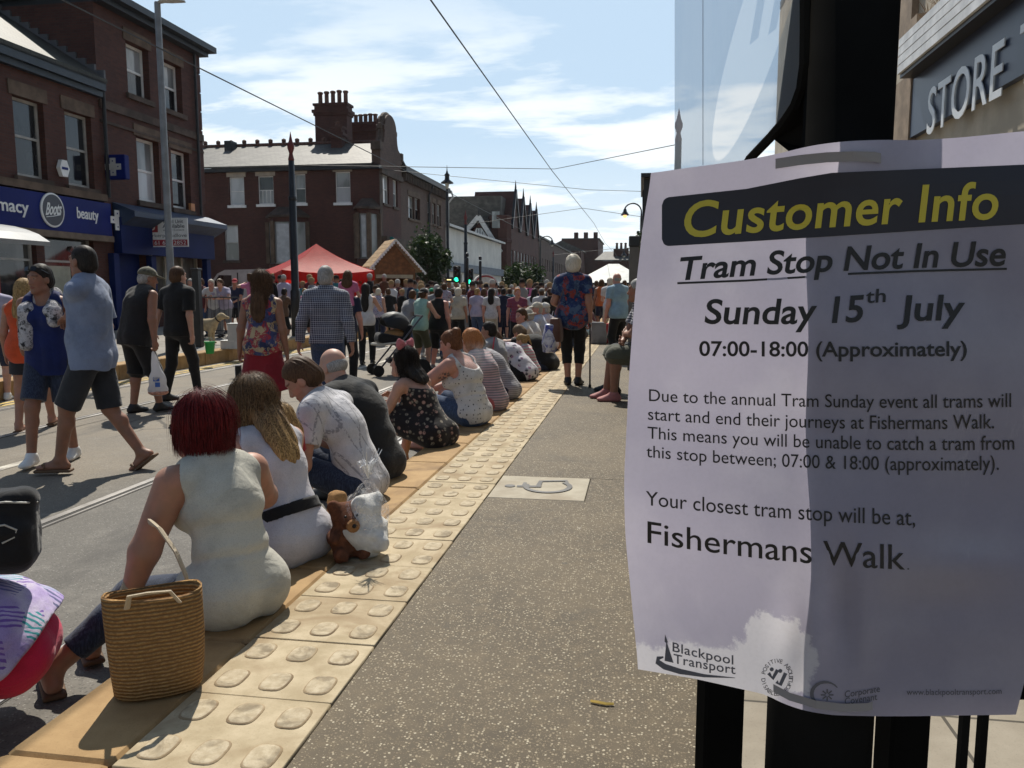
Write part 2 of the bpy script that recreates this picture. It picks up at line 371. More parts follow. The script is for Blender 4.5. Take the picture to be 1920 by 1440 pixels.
# rails, sealant, lines
for xr in (-2.35, -3.79, -6.5, -7.94):
    b = MB(); y0, y1 = -6, 260
    s_ = 1 if xr in (-3.79, -7.94) else -1
    b.m(2).box(xr - 0.068, xr + 0.066, y0, y1, ROAD - 0.02, ROAD + 0.003)
    b.m(0).box(xr - 0.030 * s_ - 0.028, xr - 0.030 * s_ + 0.028, y0, y1, ROAD - 0.02, ROAD + 0.007)
    b.m(1).box(xr + 0.018 * s_ - 0.018, xr + 0.018 * s_ + 0.018, y0, y1, ROAD - 0.02, ROAD + 0.0045)
    b.m(0).box(xr + 0.046 * s_ - 0.009, xr + 0.046 * s_ + 0.009, y0, y1, ROAD - 0.02, ROAD + 0.006)
    tag(b.build("tram_rail", [M_STEEL, M_GROOVE, M_SEAL]), kind="structure")
b = MB()
for x0 in (-1.80, -1.97, -8.40, -8.24): b.quad((x0, -6, ROAD + 0.004), (x0 + 0.085, -6, ROAD + 0.004), (x0 + 0.085, 120, ROAD + 0.004), (x0, 120, ROAD + 0.004))
tag(b.build("yellow_line", M_YEL), kind="structure")
b = MB(); y = -4.0
while y < 120:
    b.quad((-5.38, y, ROAD + 0.004), (-5.27, y, ROAD + 0.004), (-5.27, y + 4.0, ROAD + 0.004), (-5.38, y + 4.0, ROAD + 0.004)); y += 6.2
tag(b.build("white_line", M_WHT), kind="structure")
# opposite platform
b = MB(); b.box(-44, -8.93, -6, 62, ROAD - 0.02, -0.004); tag(b.build("opposite_pavement", m_slab("opposite paving", (0.24, 0.22, 0.19), (0.32, 0.29, 0.25), (0.16, 0.14, 0.12), 1.0, (0.6, 0.6))), kind="structure")
b = MB(); y = -5.0
while y < 61:
    b.cbox((-8.76, y + 0.45, -0.135), (0.34, 0.895, 0.27), 0, 0.012); y += 0.9
tag(b.build("opposite_kerb", M_KERB), kind="structure")
# small litter
o = MB(); pf = at(1129, 1318, Z=0.006); o.tube([pf + np.array((-0.035, 0.006, 0)), pf + np.array((-0.012, 0.0, 0.001)), pf + np.array((0.012, -0.004, 0)), pf + np.array((0.035, 0.0, 0))], [0.0045, 0.0052, 0.005, 0.0042], 4)
tag(o.build("french_fry", mat("fried potato", (0.70, 0.46, 0.10), 0.5)), "golden chip dropped on the dark speckled platform", "chip")
# ================================================================== BUILDINGS
def m_brick(name, c1, c2, mortar, dirt=0.5, gloss=0.8):
    t = NT(name); p = t.xyz(); v = t.comb(t.math('ADD', p[0], p[1]), p[2], 0.0)
    br = t.new("ShaderNodeTexBrick"); t.put(br.inputs['Vector'], v); br.inputs['Scale'].default_value = 1.0
    br.inputs['Brick Width'].default_value = 0.225; br.inputs['Row Height'].default_value = 0.075; br.inputs['Mortar Size'].default_value = 0.006
    br.inputs['Color1'].default_value = (*c1, 1); br.inputs['Color2'].default_value = (*c2, 1); br.inputs['Mortar'].default_value = (*mortar, 1)
    n = t.noise(0.5, 6, 0.65); c = t.mix(t.rng(n, 0.4, 0.72, 0, dirt), br.outputs[0], tuple(x * 0.45 for x in c1))
    c = t.mix(t.rng(t.noise(9, 4, 0.6), 0.55, 0.75, 0, 0.4), c, c2)
    t.bump(br.outputs[1], -0.4, 0.006); return t.fin(c, gloss, 0.3)
BR_A = m_brick("red brick", (0.066, 0.024, 0.018), (0.098, 0.037, 0.026), (0.064, 0.047, 0.040))
BR_B = m_brick("dark red brick", (0.066, 0.024, 0.018), (0.095, 0.034, 0.025), (0.06, 0.043, 0.037))
BR_C = m_brick("brown sandstone brick", (0.085, 0.050, 0.040), (0.12, 0.072, 0.056), (0.085, 0.065, 0.052))
STONE = mat("weathered sandstone", (0.13, 0.088, 0.06), 0.85, 0.35, 2.0, 0.25, 40)
STONE_D = mat("sooty sandstone", (0.085, 0.060, 0.046), 0.85, 0.4, 2.0, 0.25, 40)
GUT = mat("black painted gutter", (0.018, 0.019, 0.022), 0.5, 0.3)
SASH = mat("white window paint", (0.70, 0.69, 0.66), 0.5, 0.12)
SASH_D = mat("grey window paint", (0.40, 0.38, 0.35), 0.6, 0.2)
def m_glass(name, lo, hi):
    t = NT(name); n = t.noise(0.9, 3, 0.5, v=t.map((1.3, 1.3, 0.5)))
    return t.fin(t.mix(t.rng(n, 0.42, 0.6), lo, hi), 0.06, 0.6)
GL_D = m_glass("dark window glass", (0.012, 0.013, 0.015), (0.035, 0.037, 0.04))
GL_N = m_glass("window glass with net curtain", (0.16, 0.17, 0.17), (0.30, 0.31, 0.31))
GL_B = m_glass("window glass with pale blind", (0.40, 0.41, 0.42), (0.50, 0.51, 0.52))
def m_slate(name, a, b_):
    t = NT(name); p = t.xyz(); v = t.comb(t.math('ADD', p[0], p[1]), t.math('MULTIPLY', p[2], 1.6), 0.0)
    br = t.new("ShaderNodeTexBrick"); t.put(br.inputs['Vector'], v); br.inputs['Scale'].default_value = 1.0
    br.inputs['Brick Width'].default_value = 0.3; br.inputs['Row Height'].default_value = 0.22; br.inputs['Mortar Size'].default_value = 0.012
    br.inputs['Color1'].default_value = (*a, 1); br.inputs['Color2'].default_value = (*b_, 1); br.inputs['Mortar'].default_value = (*[x * 0.35 for x in a], 1)
    c = t.mix(t.rng(t.noise(1.2, 5, 0.6), 0.45, 0.7, 0, 0.5), br.outputs[0], tuple(min(1, x * 1.6) for x in b_))
    t.bump(br.outputs[1], -0.5, 0.02); return t.fin(c, 0.6, 0.25)
SLATE = m_slate("welsh slate", (0.060, 0.057, 0.052), (0.10, 0.093, 0.082))
NAVY = mat("blue fascia", (0.005, 0.014, 0.135), 0.55, 0.15, 1.0, spec=.15)
NAVY_D = mat("blue paint", (0.007, 0.018, 0.095), 0.6, 0.2, 1.0, spec=.15)
WHITE = mat("white paint", (0.78, 0.78, 0.76), 0.5, 0.1)
BLACKP = mat("black paint", (0.014, 0.014, 0.016), 0.4, 0.4)
CAVE = mat("dark interior", (0.012, 0.011, 0.011), 0.9)
TERRA = mat("terracotta pot", (0.13, 0.062, 0.045), 0.8, 0.4, 8)
class Wall:
    """a wall in a vertical plane: u runs along it, n points out of it"""
    def __init__(s, org, u, n): s.o, s.u, s.n = (np.array(q, float) for q in (org, u, n))
    def p(s, a, z, d=0.0): q = s.o + s.u * a + s.n * d; return (q[0], q[1], z)
    def panel(s, mb, a0, a1, z0, z1, d0, d1):
        P = [s.p(a0, z0, d0), s.p(a1, z0, d0), s.p(a1, z0, d1), s.p(a0, z0, d1), s.p(a0, z1, d0), s.p(a1, z1, d0), s.p(a1, z1, d1), s.p(a0, z1, d1)]
        return mb.add(P, [(3, 2, 1, 0), (4, 5, 6, 7), (0, 1, 5, 4), (1, 2, 6, 5), (2, 3, 7, 6), (3, 0, 4, 7)])
    def face(s, mb, a0, a1, z0, z1, holes=(), rev=0.2, d=0.0):
        us = sorted({a0, a1, *[q for h in holes for q in h[:2]]}); zs = sorted({z0, z1, *[q for h in holes for q in h[2:4]]})
        for i in range(len(us) - 1):
            for j in range(len(zs) - 1):
                ua, ub, za, zb = us[i], us[i + 1], zs[j], zs[j + 1]; cu, cz = (ua + ub) / 2, (za + zb) / 2
                if any(h[0] < cu < h[1] and h[2] < cz < h[3] for h in holes): continue
                mb.quad(s.p(ua, za, d), s.p(ub, za, d), s.p(ub, zb, d), s.p(ua, zb, d))
        for h in holes:
            a, b_, c, e = h[:4]
            for q in (((a, c), (a, e)), ((a, e), (b_, e)), ((b_, e), (b_, c)), ((b_, c), (a, c))):
                (x0, y0), (x1, y1) = q; mb.quad(s.p(x0, y0, d), s.p(x1, y1, d), s.p(x1, y1, d - rev), s.p(x0, y0, d - rev))
        return mb
    def sash(s, parent, h, glass, glass2=None, frame=None, rev=0.16, fw=0.07, tilt=False, mull=0.5, sill=None, lintel=None, bars=0):
        """sash window in hole h: frame, two panes, and the stone round it"""
        a0, a1, z0, z1 = h; zm = z0 + (z1 - z0) * mull; d = -rev; frame = frame or SASH
        m = MB(); g_ = 0.002
        for q in ((a0 + g_, a0 + fw, z0 + g_, z1 - g_), (a1 - fw, a1 - g_, z0 + g_, z1 - g_), (a0 + fw, a1 - fw, z0 + g_, z0 + fw * 1.3), (a0 + fw, a1 - fw, z1 - fw, z1 - g_), (a0 + fw, a1 - fw, zm - fw * 0.4, zm + fw * 0.4)):
            s.panel(m, *q, d - 0.05, d + 0.02)
        for k in range(bars):
            c = a0 + (a1 - a0) * (k + 1) / (bars + 1); s.panel(m, c - 0.02, c + 0.02, z0 + fw * 1.3, zm - fw * 0.4, d - 0.04, d + 0.01)
        wd = m.build("window", frame, parent)
        m = MB(); s.panel(m, a0 + fw, a1 - fw, zm + fw * 0.4, z1 - fw, d - 0.045, d - 0.02); m.build("pane", glass, wd)
        m = MB(); s.panel(m, a0 + fw, a1 - fw, z0 + fw * 1.3, zm - fw * 0.4, d - 0.035, d - 0.01); m.build("pane", glass2 or glass, wd)
        if sill is not None:
            m = MB(); s.panel(m, a0 - 0.12, a1 + 0.12, z0 - 0.16, z0 - 0.002, -rev, 0.10); m.build("sill", sill, parent)
        if lintel is not None:
            m = MB(); s.panel(m, a0 - 0.14, a1 + 0.14, z1 + 0.002, z1 + 0.36, -0.1, 0.035); m.build("lintel", lintel, parent)
        return wd
XF = -16.0
def fy(px, py, X=XF): q = at(px, py, X=X); return q[1], q[2]
# ---- A: two-storey pharmacy, front in the plane X=-16, from off-picture to the party wall
YA0, YA1, ZA = 9.0, 22.3, 7.05
A = empty("pharmacy_building", (XF, 16, 0), 0, "two-storey red brick pharmacy with slate roof and blue sign, far left", "building")
wl_ = Wall((XF - A.location.x, -A.location.y, 0), (0, 1, 0), (1, 0, 0))
hA = []
for (x0, x1, yt, yb) in ((28, 72, 185, 332), (125, 163, 212, 350), (-190, -115, 120, 296)):
    a = fy(x0, (yt + yb) / 2)[0]; c = fy(x1, (yt + yb) / 2)[0]; xm = (x0 + x1) / 2; hA.append((a, c + 0.25, fy(xm, yb)[1], fy(xm, yt)[1]))
m = MB(); wl_.face(m, YA0, YA1 - 0.003, 3.9, ZA, hA, 0.24); wl_.face(m, YA0, YA1 - 0.003, -0.02, 2.75, [(YA0 + 0.4, 12.0, 0.35, 2.7), (12.4, 16.8, 0.1, 2.7), (17.2, 19.4, 0.1, 2.7), (19.7, 21.7, 0.1, 2.7)], 0.3)
wl_.panel(m, YA0, YA1 - 0.003, -0.02, ZA, -8.0, -0.62); m.build("wall", BR_A, A)
for h in hA: wl_.sash(A, h, GL_D, GL_D, SASH_D, 0.2, 0.08, sill=STONE_D, lintel=STONE, mull=0.52)
m = MB(); wl_.panel(m, YA0, YA1 - 0.05, 3.86, 4.06, -0.1, 0.16); m.build("string_course", STONE, A)
m = MB(); wl_.panel(m, YA0, YA1 - 0.02, ZA + 0.001, ZA + 0.24, -0.5, 0.30); wl_.panel(m, YA0, YA1 - 0.02, ZA - 0.16, ZA, 0.01, 0.18); m.build("gutter", mat("blue grey gutter", (0.022, 0.034, 0.05), 0.5), A)
m = MB(); q = [wl_.p(YA0, ZA + 0.22, 0.34), wl_.p(YA1 - 0.006, ZA + 0.22, 0.34), wl_.p(YA1 - 0.006, ZA + 3.15, -4.4), wl_.p(YA0, ZA + 3.15, -4.4)]
m.prism(q, (0, 0, 0.12)); m.build("roof", m_slate("shade-darkened slate", (0.028, 0.028, 0.022), (0.05, 0.048, 0.038)), A)  # slate copy darkened in colour to stand in for the taller block's shade
m = MB()
for k in range(16):
    t_ = k / 16; wl_.panel(m, YA1 - 0.09, YA1 - 0.012, ZA + 0.36 + t_ * 2.93, ZA + 0.60 + t_ * 2.93, 0.3 - t_ * 4.74 - 0.29, 0.3 - t_ * 4.74)
m.build("flashing", mat("lead flashing", (0.10, 0.10, 0.105), 0.6), A)
m = MB(); wl_.panel(m, YA0, YA1 - 0.02, 2.84, 3.80, 0.02, 0.22); sg = m.build("fascia_sign", NAVY, A)
m = MB(); wl_.panel(m, YA0, YA1 - 0.02, 2.66, 2.83, 0.03, 0.28); m.build("awning_box", mat("wooden awning box", (0.16, 0.115, 0.08), 0.7, 0.3), A)
def front_text(txt, px0, px1, pyt, pyb, X, parent, m_, bold=0.0, dd=0.015, spacing=1.0):
    ya, yb = fy(px0, pyb, X)[0], fy(px1, pyb, X)[0]; xm = (px0 + px1) / 2; z0, z1 = at(xm, pyb, X=X)[2], at(xm, pyt, X=X)[2]
    L = np.array(parent_world(parent)); letters("lettering", txt, yb - ya, z1 - z0, np.array((X, ya, z0)) - L, (0, 1, 0), (0, 0, 1), m_, parent, bold, 0, dd, spacing)
def parent_world(o):
    x = Vector((0, 0, 0))
    while o is not None: x = x + o.location; o = o.parent
    return x
XS = XF + 0.222
front_text("pharmacy", -62, 54, 369, 402, XS, sg, WHITE, 0.012)
front_text("beauty", 145, 185, 391, 418, XS, sg, WHITE, 0.012)
def cross(mb, W_, a, z, r, d0, d1):
    for q in ((a - r, a + r, z - r * 0.34, z + r * 0.34), (a - r * 0.34, a + r * 0.34, z + r * 0.342, z + r), (a - r * 0.34, a + r * 0.34, z - r, z - r * 0.342)): W_.panel(mb, *q, d0, d1)
yc, zc = fy(219, 413, XS); m = MB(); cross(m, wl_, yc, zc, 0.30, 0.222, 0.25); cr = m.build("cross_emblem", WHITE, sg)
m = MB()
for dx, dz in ((0.2, 0), (-0.2, 0), (0, 0.2), (0, -0.2)): wl_.panel(m, yc + dx - 0.022, yc + dx + 0.022, zc + dz - 0.022, zc + dz + 0.022, 0.251, 0.256)
m.build("dot", NAVY, cr)
yc, zc = fy(97, 394, XS); rx, rz_ = 0.44, 0.46
m = MB()
for k, (q, d) in enumerate(((1.0, 0.225), (1.0, 0.26), (0.90, 0.27))):
    for j in range(40):
        a = 2 * math.pi * j / 40; m.v.append(wl_.p(yc + rx * q * math.cos(a), zc + rz_ * q * math.sin(a), d))
for k in range(2):
    for j in range(40):
        i2 = (j + 1) % 40; m.f.append((k * 40 + j, k * 40 + i2, k * 40 + 40 + i2, k * 40 + 40 + j)); m.mi.append(0)
ov = m.build("oval_rim", WHITE, sg)
m = MB(); m.add([wl_.p(yc + rx * 0.90 * math.cos(2 * math.pi * j / 40), zc + rz_ * 0.90 * math.sin(2 * math.pi * j / 40), 0.262) for j in range(40)], [tuple(range(40))]); m.build("oval", mat("dark oval", (0.012, 0.012, 0.03), 0.3), ov)
L = np.array(parent_world(ov)); letters("lettering", "Boots", 0.60, 0.34, np.array((XF + 0.263, yc - 0.29, zc - 0.16)) - L, (0, 1, 0.10), (0.0, 0.12, 1), WHITE, ov, 0.02, 0.3, 0.006)
m = MB(); m.tube([wl_.p(yc - 0.27, zc - 0.20, 0.266), wl_.p(yc, zc - 0.16, 0.266), wl_.p(yc + 0.27, zc - 0.10, 0.266)], 0.012, 5); m.build("flourish", WHITE, ov)
# shopfront below the sign
GL_S = m_glass("shop window glass", (0.020, 0.022, 0.022), (0.085, 0.085, 0.08))
for (a, c) in ((9.4, 12.0), (12.4, 16.8), (17.2, 19.4), (19.7, 21.7)):
    m = MB(); wl_.panel(m, a + 0.004, c - 0.004, 0.12 if a > 10 else 0.36, 2.69, -0.24, -0.2); wd = m.build("shop_window", GL_S, A)
    m = MB(); wl_.panel(m, a + 0.01, a + 0.07, 0.12 if a > 10 else 0.36, 2.69, -0.199, -0.14); wl_.panel(m, c - 0.07, c - 0.01, 0.12 if a > 10 else 0.36, 2.69, -0.199, -0.14); wl_.panel(m, a + 0.07, c - 0.07, 2.0, 2.06, -0.199, -0.15); m.build("frame", SASH_D, wd)
m = MB(); wl_.panel(m, 17.6, 18.3, 0.7, 1.9, -0.198, -0.19); m.build("poster", mat("red poster", (0.35, 0.03, 0.03), 0.5), A)
m = MB(); wl_.panel(m, 20.0, 20.9, 0.6, 1.9, -0.198, -0.19); m.build("poster", mat("cream poster", (0.35, 0.34, 0.26), 0.5), A)
m = MB(); y_, z_ = fy(114, 316); pts = [wl_.p(y_ + 0.19 * math.cos(k * math.pi / 3), z_ + 0.26 * math.sin(k * math.pi / 3), 0.01) for k in range(6)]; m.prism(pts, (0.12, 0, 0)); ab = m.build("alarm_box", WHITE, A)
m = MB(); wl_.panel(m, y_ - 0.12, y_ + 0.12, z_ - 0.035, z_ + 0.035, 0.131, 0.135); m.build("alarm_stripe", NAVY, ab)
# ---- B: three-storey brick block with a vacant shop
YB0, YB1, ZB = 22.3, 28.0, 9.62
B = empty("brick_building", (XF, 25, 0), 0, "three-storey red brick block with four sash windows above a vacant blue shop", "building")
wl_ = Wall((XF - B.location.x, -B.location.y, 0), (0, 1, 0), (1, 0, 0)); hB = []
for (x0, x1, yt, yb) in ((242, 272, 85, 181), (307, 333, 117, 207), (252, 283, 258, 377), (316, 341, 280, 390)):
    xm = (x0 + x1) / 2; hB.append((fy(x0, 200)[0], fy(x1, 200)[0] + 0.32, fy(xm, yb)[1], fy(xm, yt)[1]))
m = MB(); wl_.face(m, YB0, YB1, 3.9, ZB, hB, 0.3); wl_.face(m, YB0, YB1, -0.02, 3.9, [(22.7, 24.2, 0.1, 2.5), (24.5, 27.6, 0.5, 2.5)], 0.3)
wl_.panel(m, YB0 + 0.001, YB1 - 0.001, -0.02, ZB, -12, -0.62)
m.quad(wl_.p(YB0, -0.02, 0), wl_.p(YB0, ZB, 0), wl_.p(YB0, ZB, -12), wl_.p(YB0, -0.02, -12)); m.quad(wl_.p(YB1, -0.02, 0), wl_.p(YB1, ZB, 0), wl_.p(YB1, ZB, -12), wl_.p(YB1, -0.02, -12))
m.build("wall", BR_A, B)
for k, h in enumerate(hB):
    wl_.sash(B, h, GL_N if k != 3 else GL_D, GL_D if k != 2 else GL_B, SASH, 0.24, 0.09, sill=STONE_D, lintel=STONE)
m = MB(); wl_.panel(m, YB0 + 0.01, YB1 + 0.03, 6.62, 6.86, 0.002, 0.07); wl_.panel(m, YB0 + 0.01, YB1 + 0.03, 6.2, 6.28, 0.002, 0.05); m.build("string_course", STONE_D, B)
m = MB()
for k in range(8): wl_.panel(m, YB1 - 0.28, YB1 + 0.02, 4.4 + k * 0.66, 4.4 + k * 0.66 + 0.62, 0.002, 0.03)
m.build("pilaster", BR_B, B)
m = MB(); wl_.panel(m, YB0 - 0.25, YB1 + 0.32, ZB + 0.16, ZB + 0.36, -12.2, 0.55); wl_.panel(m, YB0, YB1 + 0.14, ZB + 0.0, ZB + 0.158, -12.1, 0.32); m.build("gutter", mat("dark eaves", (0.020, 0.026, 0.034), 0.5), B)
m = MB(); z0 = ZB + 0.362
m.add([wl_.p(YB0 - 0.2, z0, 0.5), wl_.p(YB1 + 0.28, z0, 0.5), wl_.p(YB1 + 0.28, z0, -12), wl_.p(YB0 - 0.2, z0, -12), wl_.p(YB0 + 2.6, z0 + 1.5, -3), wl_.p(YB1 - 2.6, z0 + 1.5, -3), wl_.p(YB1 - 2.6, z0 + 1.5, -9), wl_.p(YB0 + 2.6, z0 + 1.5, -9)],
      [(3, 2, 1, 0), (0, 1, 5, 4), (1, 2, 6, 5), (2, 3, 7, 6), (3, 0, 4, 7), (4, 5, 6, 7)]); m.build("roof", SLATE, B)
m = MB(); m.tube([wl_.p(YB0 + 0.12, 4.0, 0.09), wl_.p(YB0 + 0.12, 7.2, 0.09), wl_.p(YB0 + 0.12, 7.35, 0.16)], 0.055, 8); m.build("drainpipe", GUT, B); m = MB(); m.tube([wl_.p(YB1 - 0.42, 3.9, 0.09), wl_.p(YB1 - 0.42, ZB, 0.09)], 0.05, 8); m.build("drainpipe", GUT, B)
m = MB(); m.prism([wl_.p(YB0 + 0.35, 3.05, 0.02), wl_.p(YB0 + 0.35, 3.9, 0.02), wl_.p(YB0 + 0.35, 3.62, 0.75), wl_.p(YB0 + 0.35, 3.46, 0.75)], (0, YB1 - YB0 - 0.15, 0)); m.build("canopy", mat("grey blue canopy", (0.030, 0.05, 0.10), 0.5, 0.3), B)
m = MB(); wl_.panel(m, YB0 + 0.3, YB1 + 0.02, 2.35, 3.44, 0.03, 0.30); m.build("fascia_board", NAVY_D, B)
for a in (22.32, 24.22, 27.62): m = MB(); wl_.panel(m, a, a + 0.26, -0.01, 2.34, 0.01, 0.2); m.build("shop_pilaster", NAVY_D, B)
m = MB(); wl_.panel(m, 24.504, 27.596, 0.51, 2.49, -0.28, -0.24); wd = m.build("shop_window", m_glass("vacant shop glass", (0.05, 0.05, 0.045), (0.16, 0.155, 0.135)), B)
m = MB()
for a in (24.52, 25.5, 26.5, 27.48): wl_.panel(m, a, a + 0.1, 0.52, 2.48, -0.239, -0.15)
m.build("frame", mat("cream frame", (0.30, 0.28, 0.22), 0.6), wd)
m = MB(); wl_.panel(m, 22.704, 24.196, 0.1, 2.49, -0.28, -0.22); m.build("door", NAVY_D, B)
m = MB(); wl_.panel(m, 26.9, 27.15, 4.02, 4.3, 0.01, 0.1); m.build("junction_box", mat("orange box", (0.5, 0.2, 0.06), 0.5), B)
# blue projecting cross sign
q = at(211, 314, Y=22.55)
ps = empty("projecting_sign", (XF, 22.55, q[2]), 0, "dark blue box sign with a white cross, sticking out above the pharmacy fascia", "sign")
c = q[0] - XF; m = MB(); m.cbox((c, 0, 0), (0.98, 0.22, 0.72), 0, 0.02); bx = m.build("sign_box", NAVY, ps)
m = MB(); m.bar((0, 0, 0.1), (c - 0.3, 0, 0.1), 0.07); m.build("bracket", BLACKP, ps)
W2 = Wall((0, 0, 0), (1, 0, 0), (0, -1, 0)); m = MB(); cross(m, W2, c + 0.1, 0, 0.26, 0.112, 0.13); m.build("cross_emblem", mat("pale grey cross", (0.42, 0.42, 0.40), 0.5), bx)
m = MB()
for dx, dz in ((0.17, 0), (-0.17, 0), (0, 0.17), (0, -0.17)): W2.panel(m, c + 0.1 + dx - 0.02, c + 0.1 + dx + 0.02, dz - 0.02, dz + 0.02, 0.131, 0.134)
m.build("dot", NAVY, bx)
# letting board on the vacant shop, facing down the street
q = at(313, 436, X=-15.2)
lb = empty("letting_board", tuple(q), 0, "white and red letting board on a post in front of the vacant blue shop", "sign")
w_, h_ = at(352, 436, Y=q[1])[0] - at(273, 436, Y=q[1])[0], at(313, 409, Y=q[1])[2] - at(313, 463, Y=q[1])[2]
m = MB(); m.cbox((0, 0, 0), (w_, 0.03, h_)); bd = m.build("board", WHITE, lb)
m = MB(); m.cbox((-w_ * 0.44, 0.06, -h_ / 2 - q[2] / 2 + h_ * 0.55), (0.07, 0.07, q[2] - 0.02)); m.cbox((w_ * 0.02, 0.06, -h_ / 2 - 0.4), (0.07, 0.07, 0.8)); m.build("post", WHITE, lb)
RED = mat("estate red", (0.36, 0.035, 0.045), 0.5); f_ = -0.018
m = MB(); m.cbox((-w_ * 0.345, f_, h_ * 0.22), (w_ * 0.28, 0.004, h_ * 0.42)); m.build("logo_panel", RED, bd)
m = MB(); m.cbox((0, f_, -h_ * 0.355), (w_ * 0.96, 0.004, h_ * 0.21)); m.build("phone_panel", RED, bd)
GRY = mat("sign grey", (0.12, 0.12, 0.13), 0.6)
def board_text(t_, x, z, ww, hh, m_, bold=0.0): letters("lettering", t_, ww, hh, (x, f_ - 0.003, z), (1, 0, 0), (0, 0, 1), m_, bd, bold, 0, 0.002)
board_text("b", -w_ * 0.40, h_ * 0.08, w_ * 0.13, h_ * 0.29, WHITE)
board_text("Retail Unit", -w_ * 0.06, h_ * 0.32, w_ * 0.46, h_ * 0.12, GRY, 0.01); board_text("Available", -w_ * 0.09, h_ * 0.155, w_ * 0.52, h_ * 0.13, GRY, 0.015)
board_text("with A2 Consent", -w_ * 0.08, h_ * 0.055, w_ * 0.50, h_ * 0.07, GRY); board_text("barkerproudlove", -w_ * 0.47, -h_ * 0.20, w_ * 0.94, h_ * 0.16, GRY); board_text("0161 631 2852", -w_ * 0.45, -h_ * 0.425, w_ * 0.90, h_ * 0.14, WHITE)
# ---- C: corner terrace beyond the side street
YC = 48.0; ZC = at(640, 318, Y=YC)[2]; XC0 = at(380, 400, Y=YC)[0] - 3; XC1 = at(712, 400, Y=YC)[0]
Cb = empty("corner_terrace", (XC1, YC, 0), 0, "brick corner terrace with sunlit slate roof, curved gable and tall chimneys", "building")
ox, oy = XC1, YC
w1 = Wall((-ox, 0, 0), (1, 0, 0), (0, -1, 0)); hC, gl = [], []
def rx_(px, py, Y=YC): q = at(px, py, Y=Y); return q[0], q[2]
for (x0, x1, yt, yb) in ((430, 458, 332, 385), (484, 513, 330, 383), (553, 573, 326, 381), (629, 657, 322, 380)):
    xm = (x0 + x1) / 2; hC.append((rx_(x0, 360)[0], rx_(x1, 360)[0], rx_(xm, yb)[1], rx_(xm, yt)[1]))
hG = []
for (x0, x1, yt, yb) in ((421, 447, 422, 488),):
    hG.append((rx_(x0, 450)[0], rx_(x1, 450)[0], rx_(434, yb)[1], rx_(434, yt)[1]))
m = MB(); w1.face(m, XC0, XC1, -0.02, ZC, hC + hG, 0.25); depth = 9.0
w2 = Wall((0, -oy, 0), (0, 1, 0), (1, 0, 0))
YE = at(752, 400, X=XC1)[1]
hD = []
for (x0, x1, yt, yb) in ((718, 728, 327, 382), (737, 744, 337, 388)):
    xm = (x0 + x1) / 2; hD.append((at(x0, 360, X=XC1)[1], at(x1, 360, X=XC1)[1] + 0.15, at(xm, yb, X=XC1)[2], at(xm, yt, X=XC1)[2]))
w2.face(m, YC, YE, -0.02, ZC, hD, 0.22)
m.quad(w1.p(XC0, -0.02, -depth), w1.p(XC1, -0.02, -depth), w1.p(XC1, ZC, -depth), w1.p(XC0, ZC, -depth)); m.quad(w1.p(XC0, -0.02, 0), w1.p(XC0, -0.02, -depth), w1.p(XC0, ZC, -depth), w1.p(XC0, ZC, 0))
w1.panel(m, XC0 + 0.01, XC1 - 0.3, -0.02, ZC - 0.05, -depth + 0.1, -0.5); m.build("wall", BR_B, Cb)
for k, h in enumerate(hC): w1.sash(Cb, h, (GL_B, GL_D, GL_N, GL_N)[k], (GL_B, GL_N, GL_D, GL_B)[k], SASH, 0.12, 0.06, sill=WHITE, lintel=mat("pale lintel", (0.42, 0.36, 0.30), 0.8), bars=(0, 3, 0, 0)[k])
for h in hG: w1.sash(Cb, h, GL_B, GL_N, SASH_D, 0.12, 0.07, sill=STONE_D)
for h in hD: w2.sash(Cb, h, GL_B, GL_N, SASH, 0.14, 0.06, sill=STONE_D)
for (pxa, pxb, yt, yb) in ((503, 578, 418, 492), (668, 712, 405, 484)):
    a0, a1 = rx_(pxa, 450)[0], rx_(pxb, 450)[0]; z0, z1 = rx_(540, yb)[1], rx_(540, yt)[1]; c0, c1 = a0 + (a1 - a0) * 0.26, a1 - (a1 - a0) * 0.26
    m = MB(); P = [(a0, 0.0), (c0, 0.8), (c1, 0.8), (a1, 0.0)]
    def slab(mb, za, zb, gr=0.0):
        mb.prism([w1.p(x + (-gr if x < (a0 + a1) / 2 else gr), za, d + (gr if d > 0 else 0.0)) for x, d in P], (0, 0, zb - za))
    slab(m, -0.02, z0 - 0.1); bw = m.build("bay_window", BR_B, Cb); m = MB(); slab(m, z1 + 0.02, z1 + 0.3); m.build("bay_head", BR_B, bw)
    m = MB(); m.prism([w1.p(a0 - 0.15, z1 + 0.302, 0), w1.p(c0 - 0.1, z1 + 0.302, 0.95), w1.p(c1 + 0.1, z1 + 0.302, 0.95), w1.p(a1 + 0.15, z1 + 0.302, 0)], (0, 0, 0.12))
    m.add([w1.p(a0 - 0.15, z1 + 0.423, 0), w1.p(c0 - 0.1, z1 + 0.423, 0.95), w1.p(c1 + 0.1, z1 + 0.423, 0.95), w1.p(a1 + 0.15, z1 + 0.423, 0), w1.p(c0, z1 + 1.0, 0.0), w1.p(c1, z1 + 1.0, 0.0)], [(0, 1, 4), (1, 2, 5, 4), (2, 3, 5)]); m.build("bay_roof", STONE_D, bw)
    m = MB()
    for (x, d) in P: m.cbox(w1.p(x, (z0 + z1) / 2, d), (0.24, 0.24, z1 - z0 + 0.1))
    m.build("mullion", STONE, bw)
    m = MB(); slab(m, z0 - 0.095, z1 + 0.015, -0.07); m.build("pane", GL_N, bw)
    m = MB(); mm = MB(); w1.panel(mm, c0 + 0.22, c1 - 0.22, z0 + 0.02, z1 - 0.1, 0.735, 0.755); mm.build("blind", mat("white blind", (0.5, 0.52, 0.53), 0.6), bw)
